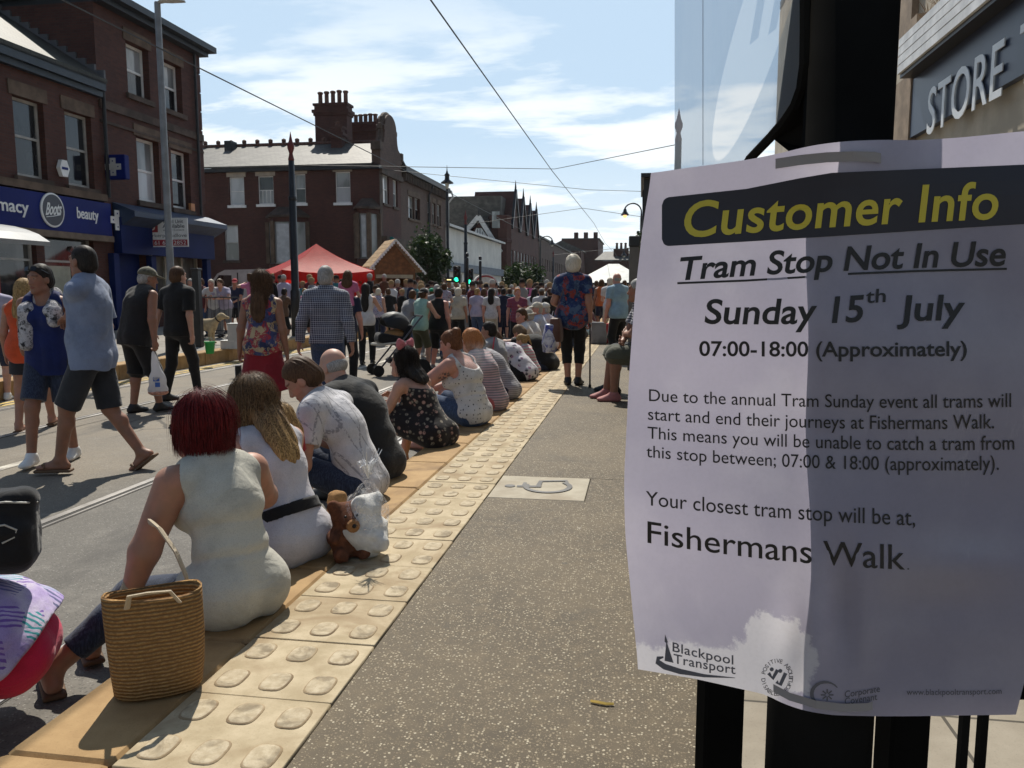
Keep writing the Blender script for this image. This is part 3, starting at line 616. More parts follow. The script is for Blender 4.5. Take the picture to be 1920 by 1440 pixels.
m = MB(); w1.panel(m, XC0, XC1 + 0.12, ZC - 0.02, ZC + 0.2, -0.3, 0.35); m.build("gutter", GUT, Cb)
ZR = at(560, 274, Y=YC + 4.3)[2]
m = MB(); e0 = ZC + 0.2
m.prism([w1.p(XC0, e0, 0.4), w1.p(XC1 - 0.35, e0, 0.4), w1.p(XC1 - 0.35, ZR, -4.3), w1.p(XC0, ZR, -4.3)], (0, 0, 0.1)); m.prism([w1.p(XC0, e0, -9.2), w1.p(XC1 - 0.35, e0, -9.2), w1.p(XC1 - 0.35, ZR, -4.32), w1.p(XC0, ZR, -4.32)], (0, 0, 0.1)); rf = m.build("roof", SLATE, Cb)
m = MB(); m.tube([w1.p(XC0, ZR + 0.14, -4.31), w1.p(XC1 - 0.3, ZR + 0.14, -4.31)], 0.13, 6)
x = XC0
while x < XC1 - 4.4: m.lathe([(0.05, 0), (0.16, 0.1), (0.16, 0.26), (0.02, 0.34)], w1.p(x, ZR + 0.2, -4.31), 6); x += 0.95
m.build("ridge", TERRA, rf)
def chimney(name, x0, x1, y0, y1, z0, z1, pots, parent, off, pot_h=0.75):
    m = MB(); o_ = np.array(off)
    def bx(g, za, zb): m.box(x0 - g - o_[0], x1 + g - o_[0], y0 - g - o_[1], y1 + g - o_[1], za, zb)
    bx(0, z0, z1 - 0.8); bx(0.08, z1 - 0.8, z1 - 0.62); bx(0.16, z1 - 0.62, z1 - 0.42); bx(0.02, z1 - 0.42, z1 - 0.15); bx(0.1, z1 - 0.15, z1); c_ = m.build(name, BR_B, parent)
    r_ = random.Random(pots)
    for k in range(pots):
        m = MB(); xx = x0 + (x1 - x0) * (k + 0.5) / pots - o_[0]; hh = pot_h * r_.uniform(0.85, 1.15)
        m.lathe([(0.20, 0), (0.19, 0.08), (0.15, 0.12), (0.14, hh * 0.8), (0.19, hh * 0.86), (0.19, hh * 0.95), (0.13, hh), (0.10, hh * 0.7)], (xx, (y0 + y1) / 2 - o_[1], z1), 10); m.build("chimney_pot", TERRA, c_)
    return c_
Yk = YC + 4.8; xa, xb = at(588, 230, Y=Yk)[0], at(653, 230, Y=Yk)[0]; zt = at(620, 193, Y=Yk)[2]; chimney("chimney", xa + 0.1, xb - 0.1, Yk, Yk + 1.0, ZR - 1.6, zt, 5, rf, (ox, oy), 0.82)
Yk2 = YC + 8; xa, xb = at(656, 240, Y=Yk2)[0], at(707, 240, Y=Yk2)[0]; zt = at(680, 229, Y=Yk2)[2]; chimney("chimney", xa + 0.1, xb - 0.1, Yk2, Yk2 + 1.0, ZR - 2.6, zt, 5, rf, (ox, oy), 0.6)
Yk3 = YC + 3.2; xa, xb = at(620, 250, Y=Yk3)[0], at(640, 250, Y=Yk3)[0]; zt = at(630, 236, Y=Yk3)[2]; chimney("chimney", xa, xb, Yk3, Yk3 + 0.6, ZR - 1.8, zt, 1, rf, (ox, oy), 0.35)
m = MB(); q = at(438, 272, Y=YC + 4.0); m.box(q[0] - ox - 0.25, q[0] - ox + 0.25, 3.2, 4.0, ZR - 0.8, q[2] + 0.15); m.build("roof_vent", GUT, rf)
# curved corner gable facing the street
m = MB(); L_ = YE - YC; pr = []
zq = at(732, 218, X=XC1)[2]; zs = ZC + 0.1; hgt = zq - zs
prof = [(0, 0), (0.0, 0.34), (0.05, 0.40), (0.10, 0.42), (0.16, 0.46), (0.20, 0.55), (0.22, 0.68), (0.20, 0.70), (0.20, 0.76), (0.24, 0.78)]
prof += [(0.5 + 0.26 * math.cos(a), 0.78 + 0.22 * math.sin(a)) for a in [R_(180 - 180 * k / 12) for k in range(1, 12)]]
prof += [(0.76, 0.78), (0.80, 0.76), (0.80, 0.70), (0.78, 0.68), (0.80, 0.55), (0.84, 0.46), (0.90, 0.42), (0.95, 0.40), (1.0, 0.34), (1.0, 0)]
m.prism([w2.p(YC + 0.01 + a * (L_ - 0.02), zs + b_ * hgt, 0.10) for a, b_ in prof], (-0.55, 0, 0)); gb = m.build("gable", BR_C, Cb)
m = MB(); cp = [w2.p(YC + a * L_, zs + b_ * hgt + 0.03, -0.17) for a, b_ in prof[1:-1]]; m.tube(cp, 0.16, 6); m.build("coping", STONE_D, gb)
m = MB(); m.cbox(w2.p(YC - 0.05, zs + hgt * 0.36, -0.1), (0.6, 0.5, 0.5)); m.cbox(w2.p(YE + 0.05, zs + hgt * 0.36, -0.1), (0.5, 0.4, 0.5)); m.build("kneeler", STONE_D, gb)
m = MB(); w2.panel(m, YC + 0.02, YE, ZC - 0.25, ZC + 0.06, 0.003, 0.2); w2.panel(m, YC + 0.02, YE, 3.95, 4.5, 0.003, 0.45); w2.panel(m, YC - 0.02, YC + 0.5, -0.01, ZC - 0.26, 0.003, 0.04); m.build("cornice", STONE_D, Cb)
m = MB(); w2.panel(m, YC + 0.7, YE - 0.4, 0.4, 3.6, 0.004, 0.04); w2.panel(m, YC + 0.75, YE - 0.45, 0.45, 3.55, 0.041, 0.05); m.build("shop_window", GL_S, Cb)
m = MB(); m.lathe([(0.0, 0), (0.3, 0.02), (0.3, 0.1), (0.0, 0.12)], w2.p(YC + 0.6, 4.2, 0.5), 14, (0, -1, 0)); m.cbox(w2.p(YC + 0.55, 2.9, 0.4), (0.35, 0.06, 1.9)); m.build("teal_sign", mat("teal enamel", (0.01, 0.17, 0.16), 0.4), Cb)
# ---- D: receding terrace after the curved gable
YD1 = at(836, 450, X=XC1)[1]
D = empty("sandstone_terrace", (XC1, YE, 0), 0, "long two-storey brown brick terrace with bracketed eaves behind the street tree", "building")
w3 = Wall((0, -YE, 0), (0, 1, 0), (1, 0, 0)); ZD = at(800, 345, X=XC1)[2]; hh_ = []
for (x0, x1, yt, yb) in ((766, 776, 368, 410), (779, 787, 372, 413), (802, 807, 378, 418), (811, 816, 381, 420), (820, 826, 384, 424)):
    xm = (x0 + x1) / 2; hh_.append((at(x0, 400, X=XC1)[1], at(x1, 400, X=XC1)[1] + 0.1, at(xm, yb, X=XC1)[2], at(xm, yt, X=XC1)[2]))
lo_ = [(YE + 1.0 + k * 2.9, YE + 3.2 + k * 2.9, 0.5, 3.4) for k in range(int((YD1 - YE - 1.2) / 2.9))]
m = MB(); w3.face(m, YE + 0.004, YD1, -0.02, ZD, hh_ + lo_, 0.25); w3.panel(m, YE + 0.004, YD1, -0.02, ZD + 0.3, -9, -0.6); m.quad(w3.p(YD1, -0.02, 0), w3.p(YD1, -0.02, -9), w3.p(YD1, ZD, -9), w3.p(YD1, ZD, 0)); m.build("wall", BR_C, D)
for h in hh_: w3.sash(D, h, GL_N, GL_D, SASH_D, 0.16, 0.06, sill=STONE, lintel=STONE)
for h in lo_:
    m = MB(); w3.panel(m, h[0] + 0.003, h[1] - 0.003, h[2] + 0.003, h[3] - 0.003, -0.22, -0.18); m.build("shop_window", GL_S, D)
m = MB(); w3.panel(m, YE + 0.006, YD1 + 0.2, ZD - 0.02, ZD + 0.25, -0.3, 0.42); m.build("gutter", GUT, D)
y = YE + 0.3
while y < YD1: m = MB(); w3.panel(m, y, y + 0.13, ZD - 0.55, ZD - 0.03, 0.004, 0.3); m.build("bracket", STONE_D, D); y += 0.42
m = MB(); w3.panel(m, YE + 0.01, YD1 + 0.05, 3.9, 4.35, 0.004, 0.35); m.build("string_course", STONE, D)
m = MB(); m.prism([w3.p(YE + 0.006, ZD + 0.26, 0.4), w3.p(YD1 + 0.1, ZD + 0.26, 0.4), w3.p(YD1 + 0.1, ZD + 2.2, -4), w3.p(YE + 0.006, ZD + 2.2, -4)], (0, 0, 0.1)); m.build("roof", SLATE, D)
m = MB(); m.tube([w3.p((YE + YD1) / 2 + 0.6, 0.1, 0.12), w3.p((YE + YD1) / 2 + 0.6, ZD - 0.8, 0.12), w3.p((YE + YD1) / 2 + 0.9, ZD, 0.4)], 0.07, 8); m.build("drainpipe", GUT, D)
m = MB(); m.tube([w3.p(YD1 + 0.05, ZD + 0.2, 0.45), w3.p(YD1 + 0.15, ZD - 0.3, 0.6), w3.p(YD1 + 0.1, ZD - 0.8, 0.2), w3.p(YD1 + 0.05, 0, 0.12)], 0.08, 8); m.build("downpipe", mat("white pipe", (0.6, 0.6, 0.58), 0.5), D)
# ---- E: white rendered hall
YE1 = 92.0; E_ = empty("white_hall", (XF, YD1 + 1, 0), 0, "low white rendered hall with a pitched metal roof beside the tall lamp post", "building")
w4 = Wall((0, -(YD1 + 1), 0), (0, 1, 0), (1, 0, 0)); ZE = 6.4
m = MB(); w4.face(m, YD1 + 0.1, YE1, -0.02, ZE, [(YD1 + 3 + k * 5, YD1 + 6.4 + k * 5, 0.4, 2.6) for k in range(4)], 0.2); m.quad(w4.p(YD1 + 0.1, -0.02, 0), w4.p(YD1 + 0.1, ZE, 0), w4.p(YD1 + 0.1, ZE, -14), w4.p(YD1 + 0.1, -0.02, -14)); w4.panel(m, YD1 + 0.12, YE1, -0.02, ZE - 0.02, -14, -0.5)
m.build("wall", mat("white render", (0.62, 0.61, 0.57), 0.8, 0.12, 0.6), E_)
m = MB()
for k in range(4): w4.panel(m, YD1 + 3.004 + k * 5, YD1 + 6.396 + k * 5, 0.404, 2.596, -0.18, -0.14)
m.build("shop_window", GL_S, E_)
m = MB(); m.prism([w4.p(YD1 - 0.1, ZE, 0.5), w4.p(YE1, ZE, 0.5), w4.p(YE1, ZE + 1.6, -6), w4.p(YD1 - 0.1, ZE + 1.6, -6)], (0, 0, 0.2)); m.build("roof", mat("pale metal roof", (0.48, 0.48, 0.46), 0.5), E_)
m = MB(); w4.panel(m, YD1 + 0.3, YE1, 2.75, 3.5, 0.01, 0.3); m.build("fascia_board", mat("weathered blue board", (0.10, 0.13, 0.17), 0.6, 0.3), E_)
# ---- F: mock-tudor gable with brick tower and a row of small gables
YF = 93.0; xf0, xf1 = at(864, 470, Y=YF)[0], at(936, 470, Y=YF)[0]
F = empty("tudor_building", (xf1, YF, 0), 0, "brick building with a black and white timbered gable and an octagonal corner tower", "building")
def fp(px, py, Y=YF): q = at(px, py, Y=Y); return np.array((q[0] - xf1, Y - YF, q[2]))
ap, e0_, e1_ = fp(898, 408), fp(868, 447), fp(935, 470); zb = e0_[2] - 0.5
m = MB(); m.prism([(e0_[0], 0, -0.02), (e1_[0] - 0.1, 0, -0.02), (e1_[0] - 0.1, 0, e1_[2] - 0.4), (ap[0], 0, ap[2] - 0.6), (e0_[0], 0, e0_[2] - 0.4)], (0, 10, 0)); m.build("wall", BR_B, F)
m = MB(); gbz = fp(890, 449)[2]; t0 = lambda x: ap[2] - 0.9 - abs(x - ap[0]) * ((ap[2] - e1_[2]) / (e1_[0] - ap[0]))
xl, xr_ = fp(884, 449)[0], fp(917, 449)[0]
m.prism([(xl, -0.05, gbz), (xr_, -0.05, gbz), (ap[0] + 0.3, -0.05, ap[2] - 1.2), (ap[0] - 0.3, -0.05, ap[2] - 1.2)], (0, 0.048, 0)); tp = m.build("timber_panel", WHITE, F)
m = MB()
for k in range(7):
    x = xl + (xr_ - xl) * (k + 0.5) / 7; zt = min(t0(x), ap[2] - 1.3); m.bar((x, -0.08, gbz), (x, -0.08, max(zt, gbz + 0.2)), 0.16, 0.05)
m.bar((xl, -0.085, gbz + 0.1), (xr_, -0.085, gbz + 0.1), 0.25, 0.05); m.bar((xl + 0.7, -0.086, gbz + 1.3), (xr_ - 0.7, -0.086, gbz + 1.3), 0.18, 0.05)
for s_ in (-1, 1):
    pts = [(ap[0] + s_ * (0.2 + 1.3 * math.sin(a)), -0.09, gbz + 0.2 + 1.6 * math.cos(a)) for a in [R_(10 + 14 * k) for k in range(6)]]
    m.tube(pts, 0.09, 4)
m.build("beam", BLACKP, tp)
m = MB(); m.bar(ap + (0, -0.25, 0.1), e0_ + (-0.4, -0.25, -0.1), 0.3, 0.5); m.bar(ap + (0, -0.252, 0.1), e1_ + (0.3, -0.252, -0.2), 0.3, 0.5); m.build("bargeboard", mat("pale bargeboard", (0.55, 0.54, 0.52), 0.6), F)
m = MB(); m.prism([ap + (0, -0.3, 0.3), e0_ + (-0.6, -0.3, 0.0), e0_ + (-0.6, -0.3, -0.25), ap + (0, -0.3, 0.0)], (0, 11, 0)); m.prism([ap + (0, -0.301, 0.3), e1_ + (0.3, -0.301, 0.0), e1_ + (0.3, -0.301, -0.25), ap + (0, -0.301, 0.0)], (0, 11, 0)); rfF = m.build("roof", SLATE, F)
m = MB(); m.lathe([(0.1, 0), (0.14, 0.3), (0.05, 0.6), (0.01, 1.2)], ap + (0, -0.1, 0.3), 6); m.build("finial", BLACKP, F)
tcx = fp(936, 420, YF + 1)[0]; rt = (fp(957, 420, YF + 1)[0] - fp(915, 420, YF + 1)[0]) / 2; ztw = fp(936, 404, YF + 1)[2]
m = MB(); m.lathe([(rt, -0.02), (rt, ztw - 3.2), (rt * 1.07, ztw - 3.1), (rt * 1.07, ztw - 2.8), (rt, ztw - 2.7), (rt, ztw - 0.5), (rt * 1.06, ztw - 0.4), (rt * 1.06, ztw), (rt * 0.9, ztw)], (tcx, 1.6, 0), 8); tw = m.build("tower", BR_B, F)
for k in range(3):
    m = MB(); z = 1.2 + k * 3.6; m.cbox((tcx - rt * 0.2, 1.6 - rt * 0.95, z + 0.9), (0.9, 0.12, 1.9)); m.build("window", GL_N, tw)
for (pxa, pxb, py) in ((906, 911, 400), (917, 921, 395), (924, 928, 394)):
    m = MB(); q = fp((pxa + pxb) / 2, py, YF + 3); m.lathe([(0.22, 0), (0.20, 1.0), (0.26, 1.05), (0.24, 1.35), (0.12, 1.36)], (q[0], 3, q[2] - 1.2), 8); m.box(q[0] - 0.35, q[0] + 0.35, 2.6, 3.4, q[2] - 4.5, q[2] - 1.2); m.build("chimney", BR_B, rfF)
w5 = Wall((tcx + rt * 0.8, 0, 0), (0, 1, 0), (1, 0, 0)); m = MB(); ZF = 8.6
holes = [(3 + k * 2.8, 4.5 + k * 2.8, z, z + 1.8) for k in range(9) for z in (0.9, 4.2)]
w5.face(m, 1.6, 29, -0.02, ZF, holes, 0.2); w5.panel(m, 1.6, 29, -0.02, ZF, -9, -0.6); m.build("wing_wall", BR_B, F)
m = MB()
for h in holes: w5.panel(m, h[0] + 0.002, h[1] - 0.002, h[2] + 0.002, h[3] - 0.002, -0.15, -0.1)
m.build("window", GL_N, F)
for k in range(4):
    m = MB(); y = 3.2 + k * 6.6; zt = 13.2 - k * 0.15
    m.prism([w5.p(y, ZF, 0.03), w5.p(y + 5.6, ZF, 0.03), w5.p(y + 2.8, zt, 0.03)], (-5, 0, 0)); m.build("gable", BR_B, F)
    m = MB(); m.bar(w5.p(y - 0.2, ZF - 0.1, 0.12), w5.p(y + 2.8, zt + 0.15, 0.12), 0.3, 0.3); m.bar(w5.p(y + 5.8, ZF - 0.1, 0.121), w5.p(y + 2.8, zt + 0.15, 0.121), 0.3, 0.3); m.lathe([(0.1, 0), (0.12, 0.4), (0.02, 1.3)], w5.p(y + 2.8, zt, 0.1), 6); m.build("bargeboard", BLACKP, F)
m = MB(); w5.panel(m, 1.7, 29, ZF - 0.02, ZF + 3.6, -9, -1.0); m.build("wing_roof", SLATE, F)
q = fp(924, 500); m = MB(); m.cbox((q[0], -0.06, q[2]), (1.5, 0.08, 1.5)); m.cbox((q[0], -0.11, q[2] + 0.1), (1.0, 0.03, 0.6)); m.build("crest_panel", mat("pale crest", (0.35, 0.30, 0.24), 0.8, 0.5, 6), F)
# ---- G: further blocks
def block(name, label, X, Y0, Y1, h, wall, roofm, parapet=0.0, winc=GL_N, rows=2, depth=9, step=3.4, roofh=2.0, wx=1.2):
    o = empty(name, (X, Y0, 0), 0, label, "building"); w = Wall((0, 0, 0), (0, 1, 0), (1, 0, 0)); m = MB(); L = Y1 - Y0
    hs = [(1.2 + k * step, 1.2 + wx + k * step, 1.0 + r * 3.3, 2.9 + r * 3.3) for k in range(int((L - 1) / step)) for r in range(rows)]
    w.face(m, 0, L, -0.02, h, hs, 0.2); m.quad(w.p(0, -0.02, 0), w.p(0, h, 0), w.p(0, h, -depth), w.p(0, -0.02, -depth)); w.panel(m, 0.02, L, -0.02, h - 0.05, -depth, -0.5); m.build("wall", wall, o)
    m = MB()
    for q in hs: w.panel(m, q[0] + 0.003, q[1] - 0.003, q[2] + 0.003, q[3] - 0.003, -0.15, -0.1)
    m.build("window", winc, o)
    m = MB(); w.panel(m, -0.1, L, h, h + 0.25, -depth, 0.35)
    if roofh: m.prism([w.p(-0.08, h + 0.25, 0.3), w.p(-0.08, h + 0.25, -depth), w.p(-0.08, h + 0.25 + roofh, -depth / 2)], (0, L, 0))
    m.build("roof", roofm, o); return o
g1 = block("terrace_building", "distant pale-banded terrace receding beyond the brick tower", XF + 0.3, 124, 186, 9.2, BR_C, SLATE, roofh=2.0)
g2 = block("end_block", "tall dark brick block closing the far end of the terrace", XF + 5.4, 200, 226, 13.5, BR_B, SLATE, roofh=0, rows=3)
for k in range(3):
    m = MB(); m.box(-1.2 - k * 2.4, -0.2 - k * 2.4, 0.5, 1.7, 13.7, 15.2); m.build("chimney", BR_B, g2)
g3 = block("brick_house", "small brick house with a chimney, far down behind the woman with white hair", XF + 2.2, 186.5, 199, 10.0, BR_B, SLATE, roofh=2.2)
q = at(1166, 484, Y=150); g4 = empty("distant_house", (q[0], 150, 0), 0, "far brick house whose roof and chimney pots show above the market pavilion", "building")
m = MB(); m.box(-4.5, 9, 0, 8, -0.02, q[2] - 0.5); m.build("wall", BR_B, g4); m = MB(); m.prism([(-5, -0.3, q[2] - 0.5), (9.4, -0.3, q[2] - 0.5), (8.6, 4, q[2] + 1.2), (-3.4, 4, q[2] + 1.2)], (0, 0, 0.2)); m.build("roof", SLATE, g4)
m = MB(); m.box(-1.6, 1.2, 1.5, 2.8, q[2] - 0.4, q[2] + 1.8); ck = m.build("chimney", BR_B, g4)
for k in range(3):
    m = MB(); m.lathe([(0.25, 0), (0.2, 0.9), (0.28, 1.0), (0.2, 1.1)], (-1.0 + k * 0.8, 2.1, q[2] + 1.8), 8); m.build("chimney_pot", TERRA, ck)
# ---- store on the right
XR = 4.0
ST = empty("store_building", (XR, 8, 0), 0, "shop on the right with a navy STORE sign under a white ribbed awning box", "building")
w6 = Wall((0, -8, 0), (0, 1, 0), (-1, 0, 0)); RENDER = mat("cream render", (0.46, 0.40, 0.31), 0.8, 0.2, 1.2, 0.1, 60)
def ry(px, py, X=None): q = at(px, py, X=X or XR); return q[1], q[2]
y1 = ry(1722, 200)[0]; y0 = 2.5; zs0, zs1 = ry(1800, 214)[1], ry(1800, 92)[1]; zw1 = ry(1800, 10)[1]; yw = ry(1682, 140, XR - .34)[0]
m = MB(); hS = [(y0 + 0.4, 4.6, zw1 + 0.55, zw1 + 2.8), (yw - 1.75, yw - 0.75, zw1 + 0.55, zw1 + 2.8)]
w6.face(m, y0, yw + 1.0, zs0 - 0.2, 11.5, hS, 0.25); w6.face(m, y0, yw + 1.0, -0.02, zs0 - 0.201, [(3.0, 6.0, 0.3, 2.9), (6.4, 9.3, 0.1, 2.9)], 0.3); m.quad(w6.p(yw + 1.0, -0.02, 0), w6.p(yw + 1.0, 11.5, 0), w6.p(yw + 1.0, 11.5, -8), w6.p(yw + 1.0, -0.02, -8)); w6.panel(m, y0, yw + 0.98, -0.02, 11.4, -8, -0.6)
m.build("wall", RENDER, ST)
for h in hS: w6.sash(ST, h, GL_D, GL_D, mat("dark window frame", (0.08, 0.07, 0.06), 0.6), 0.2, 0.07)
for (a, c) in ((3.0, 6.0), (6.4, 9.3)):
    m = MB(); w6.panel(m, a + 0.003, c - 0.003, 0.31, 2.89, -0.25, -0.2); m.build("shop_window", GL_S, ST)
m = MB(); w6.panel(m, y0, y1, zs0, zs1, 0.01, 0.10); sg2 = m.build("fascia_sign", mat("slate navy sign", (0.028, 0.039, 0.072), 0.35, 0.15, 0.8), ST)
LW = mat("brushed white letter", (0.62, 0.64, 0.66), 0.35, 0.1)
ya, yb = ry(1739, 215, XR - .13)[0], ry(1879, 150, XR - .13)[0]; zl0 = at(1760, 243, X=XR - 0.13)[2]; zl1 = at(1760, 155, X=XR - 0.13)[2]
L = np.array(parent_world(sg2)); letters("lettering", "STORE", ya - yb, zl1 - zl0, np.array((XR - 0.12, ya, zl0)) - L, (0, -1, 0), (0, 0, 1), LW, sg2, 0.004, 0, 0.012, 1.05)
letters("lettering", "TWENTYONE"[0], 0.42, zl1 - zl0, np.array((XR - 0.12, ry(1908, 130, XR - .13)[0], zl0)) - L, (0, -1, 0), (0, 0, 1), LW, sg2, 0.004, 0, 0.012)
m = MB(); n_ = 4
for k in range(n_): w6.panel(m, y0, yw, zs1 + 0.06 + (zw1 - zs1 - 0.06) * k / n_, zs1 + 0.06 + (zw1 - zs1 - 0.06) * (k + 1) / n_ - 0.018, 0.02, 0.34)
w6.panel(m, y0, yw - 0.004, zs1 + 0.07, zw1 - 0.02, 0.015, 0.325); m.build("awning_box", mat("white ribbed shutter", (0.66, 0.66, 0.66), 0.45, 0.2, 3), ST)
m = MB(); w6.panel(m, y0, yw, zs1 + 0.002, zs1 + 0.058, 0.02, 0.30); m.build("awning_rail", BLACKP, ST)
m = MB(); w6.panel(m, y1 + 0.01, yw + 0.9, zs0 - 0.3, zs1 + 0.1, 0.004, 0.12); w6.panel(m, yw - 0.3, yw + 0.2, zs1 + 0.101, zw1 + 0.25, 0.004, 0.2); w6.panel(m, yw + 0.3, yw + 0.95, zs1 + 0.3, 11, 0.004, 0.1); m.build("stone_pier", mat("brown stone pier", (0.28, 0.21, 0.15), 0.8, 0.3), ST)
rp = random.Random(8)
for (px, py, s_) in ((1738, 86, 1.0), (1762, 62, 1.25), (1783, 38, 0.7)):
    q = at(px, py, X=XR - 0.15); wp = empty("dry_weed", (q[0], q[1], zw1 - 0.005), 0, "dry brown weed growing on top of the white awning box, " + {1738: "lowest clump", 1762: "largest clump", 1783: "highest clump"}[px], "weed", "dry weeds on the awning box")
    m = MB()
    for k in range(34):
        a = rp.uniform(0, 6.28); r = rp.uniform(0.03, 0.2) * s_; h = rp.uniform(0.08, 0.34) * s_; m.tube([(0, 0, 0), (r * 0.4 * math.cos(a), r * 0.4 * math.sin(a), h * 0.6), (r * math.cos(a), r * math.sin(a), h)], [0.005, 0.004, 0.001], 3)
    m.build("stem", mat("dead stalks", (0.19, 0.11, 0.05), 0.9), wp)
# ---- next buildings on the right beyond the store, hidden mostly by the notice
g5 = block("right_terrace", "pale terrace on the right glimpsed between the tram sign and the black post", 13.4, 10.8, 29, 10.5, RENDER, SLATE)
# ================================================================== FIGURES: bodies and clothes as one smooth surface each
F32 = np.float32
def _n(v): v = np.asarray(v, float); return v / (np.linalg.norm(v) + 1e-12)
class Sdf:
    """a solid made of tapered limbs and ellipsoids blended together, then cut"""
    def __init__(s, k=0.03): s.ops, s.k, s.lo, s.hi, s.disp = [], k, [], [], None
    def _b(s, c, r): c = np.asarray(c, float); s.lo.append(c - r); s.hi.append(c + r)
    def rc(s, a, b, ra, rb=None, k=None, cut=False, fl=None):
        rb = ra if rb is None else rb; s._b(a, ra); s._b(b, rb); s.ops.append(('rc', np.array(a, F32), np.array(b, F32), ra, rb, s.k if k is None else k, cut)); return s
    def el(s, c, r, R=None, k=None):
        R = np.eye(3) if R is None else R; s._b(c, max(r)); s.ops.append(('el', np.array(c, F32), np.array(r, F32), np.array(R, F32), s.k if k is None else k)); return s
    def sp(s, c, r, k=None): return s.el(c, (r, r, r), None, k)
    def bx(s, c, h, R=None, rd=0.01, k=None):
        R = np.eye(3) if R is None else R; s._b(c, float(np.linalg.norm(h))); s.ops.append(('bx', np.array(c, F32), np.array(h, F32), np.array(R, F32), rd, s.k if k is None else k)); return s
    def minus(s, o, k=0.01): s.ops.append(('minus', o, k)); return s
    def keep(s, c, n): s.ops.append(('keep', np.array(c, F32), np.array(_n(n), F32))); return s   # keep the side the normal points away from
    def isect(s, o): s.ops.append(('isect', o)); return s
    def ev(s, P):
        d = np.full(len(P), 9.0, F32)
        for o in s.ops:
            t = o[0]
            if t == 'minus': x = -o[1].ev(P); k = o[2]; h = np.maximum(k - np.abs(d - x), 0) / k; d = np.maximum(d, x) + h * h * k * 0.25; continue
            if t == 'keep': d = np.maximum(d, (P - o[1]) @ o[2]); continue
            if t == 'isect': d = np.maximum(d, o[1].ev(P)); continue
            if t == 'rc':
                _, a, b, ra, rb, k, cut = o; ba = b - a; L2 = float(ba @ ba) + 1e-9; pa = P - a; u = (pa @ ba) / L2; uc = np.clip(u, 0, 1)
                q = pa - uc[:, None] * ba; x = np.sqrt((q * q).sum(1)) - (ra + (rb - ra) * uc)
                if cut: x = np.maximum(x, (u - 1) * math.sqrt(L2))
            elif t == 'el':
                _, c, r, R, k = o; q = (P - c) @ R; k0 = np.sqrt(((q / r) ** 2).sum(1)); k1 = np.sqrt(((q / (r * r)) ** 2).sum(1)) + 1e-9; x = np.where(k0 > 0.02, k0 * (k0 - 1) / k1, -float(r.min()))
            else:
                _, c, h_, R, rd, k = o; q = np.abs((P - c) @ R) - (h_ - rd); x = np.sqrt((np.maximum(q, 0) ** 2).sum(1)) + np.minimum(q.max(1), 0) - rd
            h = np.maximum(k - np.abs(d - x), 0) / k; d = np.minimum(d, x) - h * h * k * 0.25
        if s.disp is not None: d = d + s.disp(P)
        return d
def sdf_mesh(S, res):
    lo = np.min(S.lo, 0) - 3 * res - 0.02; hi = np.max(S.hi, 0) + 3 * res + 0.02; B = 4
    nb = np.ceil((hi - lo) / (res * B)).astype(int) + 1; n = nb * B
    g = [lo[i] + (np.arange(nb[i]) + 0.5) * res * B - res / 2 for i in range(3)]
    C = np.stack(np.meshgrid(*g, indexing='ij'), -1).reshape(-1, 3).astype(F32)
    dc = S.ev(C); near = np.abs(dc) < res * B * 0.87 * 1.35 + 0.012
    V = np.repeat(np.repeat(np.repeat(np.where(dc < 0, -1.0, 1.0).astype(F32).reshape(nb), B, 0), B, 1), B, 2)
    bi = np.stack(np.unravel_index(np.nonzero(near)[0], nb), -1)
    off = np.stack(np.meshgrid(*[np.arange(B)] * 3, indexing='ij'), -1).reshape(-1, 3)
    I = (bi[:, None, :] * B + off[None]).reshape(-1, 3); d = np.empty(len(I), F32)
    for a in range(0, len(I), 400000): d[a:a + 400000] = S.ev((lo + I[a:a + 400000] * res).astype(F32))
    V[I[:, 0], I[:, 1], I[:, 2]] = d
    ins = V < 0; cnt = np.zeros(n - 1, np.int8); cs = [(x, y, z) for x in (0, 1) for y in (0, 1) for z in (0, 1)]
    for x, y, z in cs: cnt += ins[x:n[0] - 1 + x, y:n[1] - 1 + y, z:n[2] - 1 + z]
    ac = np.nonzero((cnt > 0) & (cnt < 8)); A = np.stack(ac, -1)
    if len(A) == 0: return np.zeros((0, 3)), np.zeros((0, 4), int)
    val = {c: V[A[:, 0] + c[0], A[:, 1] + c[1], A[:, 2] + c[2]] for c in cs}; acc = np.zeros((len(A), 3)); m = np.zeros(len(A))
    for c in cs:
        for ax in range(3):
            if c[ax]: continue
            e = list(c); e[ax] = 1; a, b = val[c], val[tuple(e)]; x = (a < 0) != (b < 0); t = np.where(x, a / np.where(x, a - b, 1), 0)
            p = np.zeros((len(A), 3)); p[:] = c; p[:, ax] += t; acc += p * x[:, None]; m += x
    P = lo + (A + acc / m[:, None]) * res
    idx = np.full(n - 1, -1, np.int64); idx[ac] = np.arange(len(A)); fs = []
    for ax in range(3):
        s0 = [slice(None)] * 3; s1 = [slice(None)] * 3; s0[ax] = slice(0, n[ax] - 1); s1[ax] = slice(1, n[ax]); ch = ins[tuple(s0)] != ins[tuple(s1)]
        E = np.stack(np.nonzero(ch), -1); b, c = (ax + 1) % 3, (ax + 2) % 3
        E = E[(E[:, b] > 0) & (E[:, c] > 0) & (E[:, b] < n[b] - 1) & (E[:, c] < n[c] - 1)]
        def ci(db, dc_): Q = E.copy(); Q[:, b] += db; Q[:, c] += dc_; return idx[Q[:, 0], Q[:, 1], Q[:, 2]]
        q = np.stack([ci(-1, -1), ci(0, -1), ci(0, 0), ci(-1, 0)], -1); fl = ~ins[E[:, 0], E[:, 1], E[:, 2]]; q[fl] = q[fl][:, ::-1]; fs.append(q)
    return P, np.concatenate(fs)
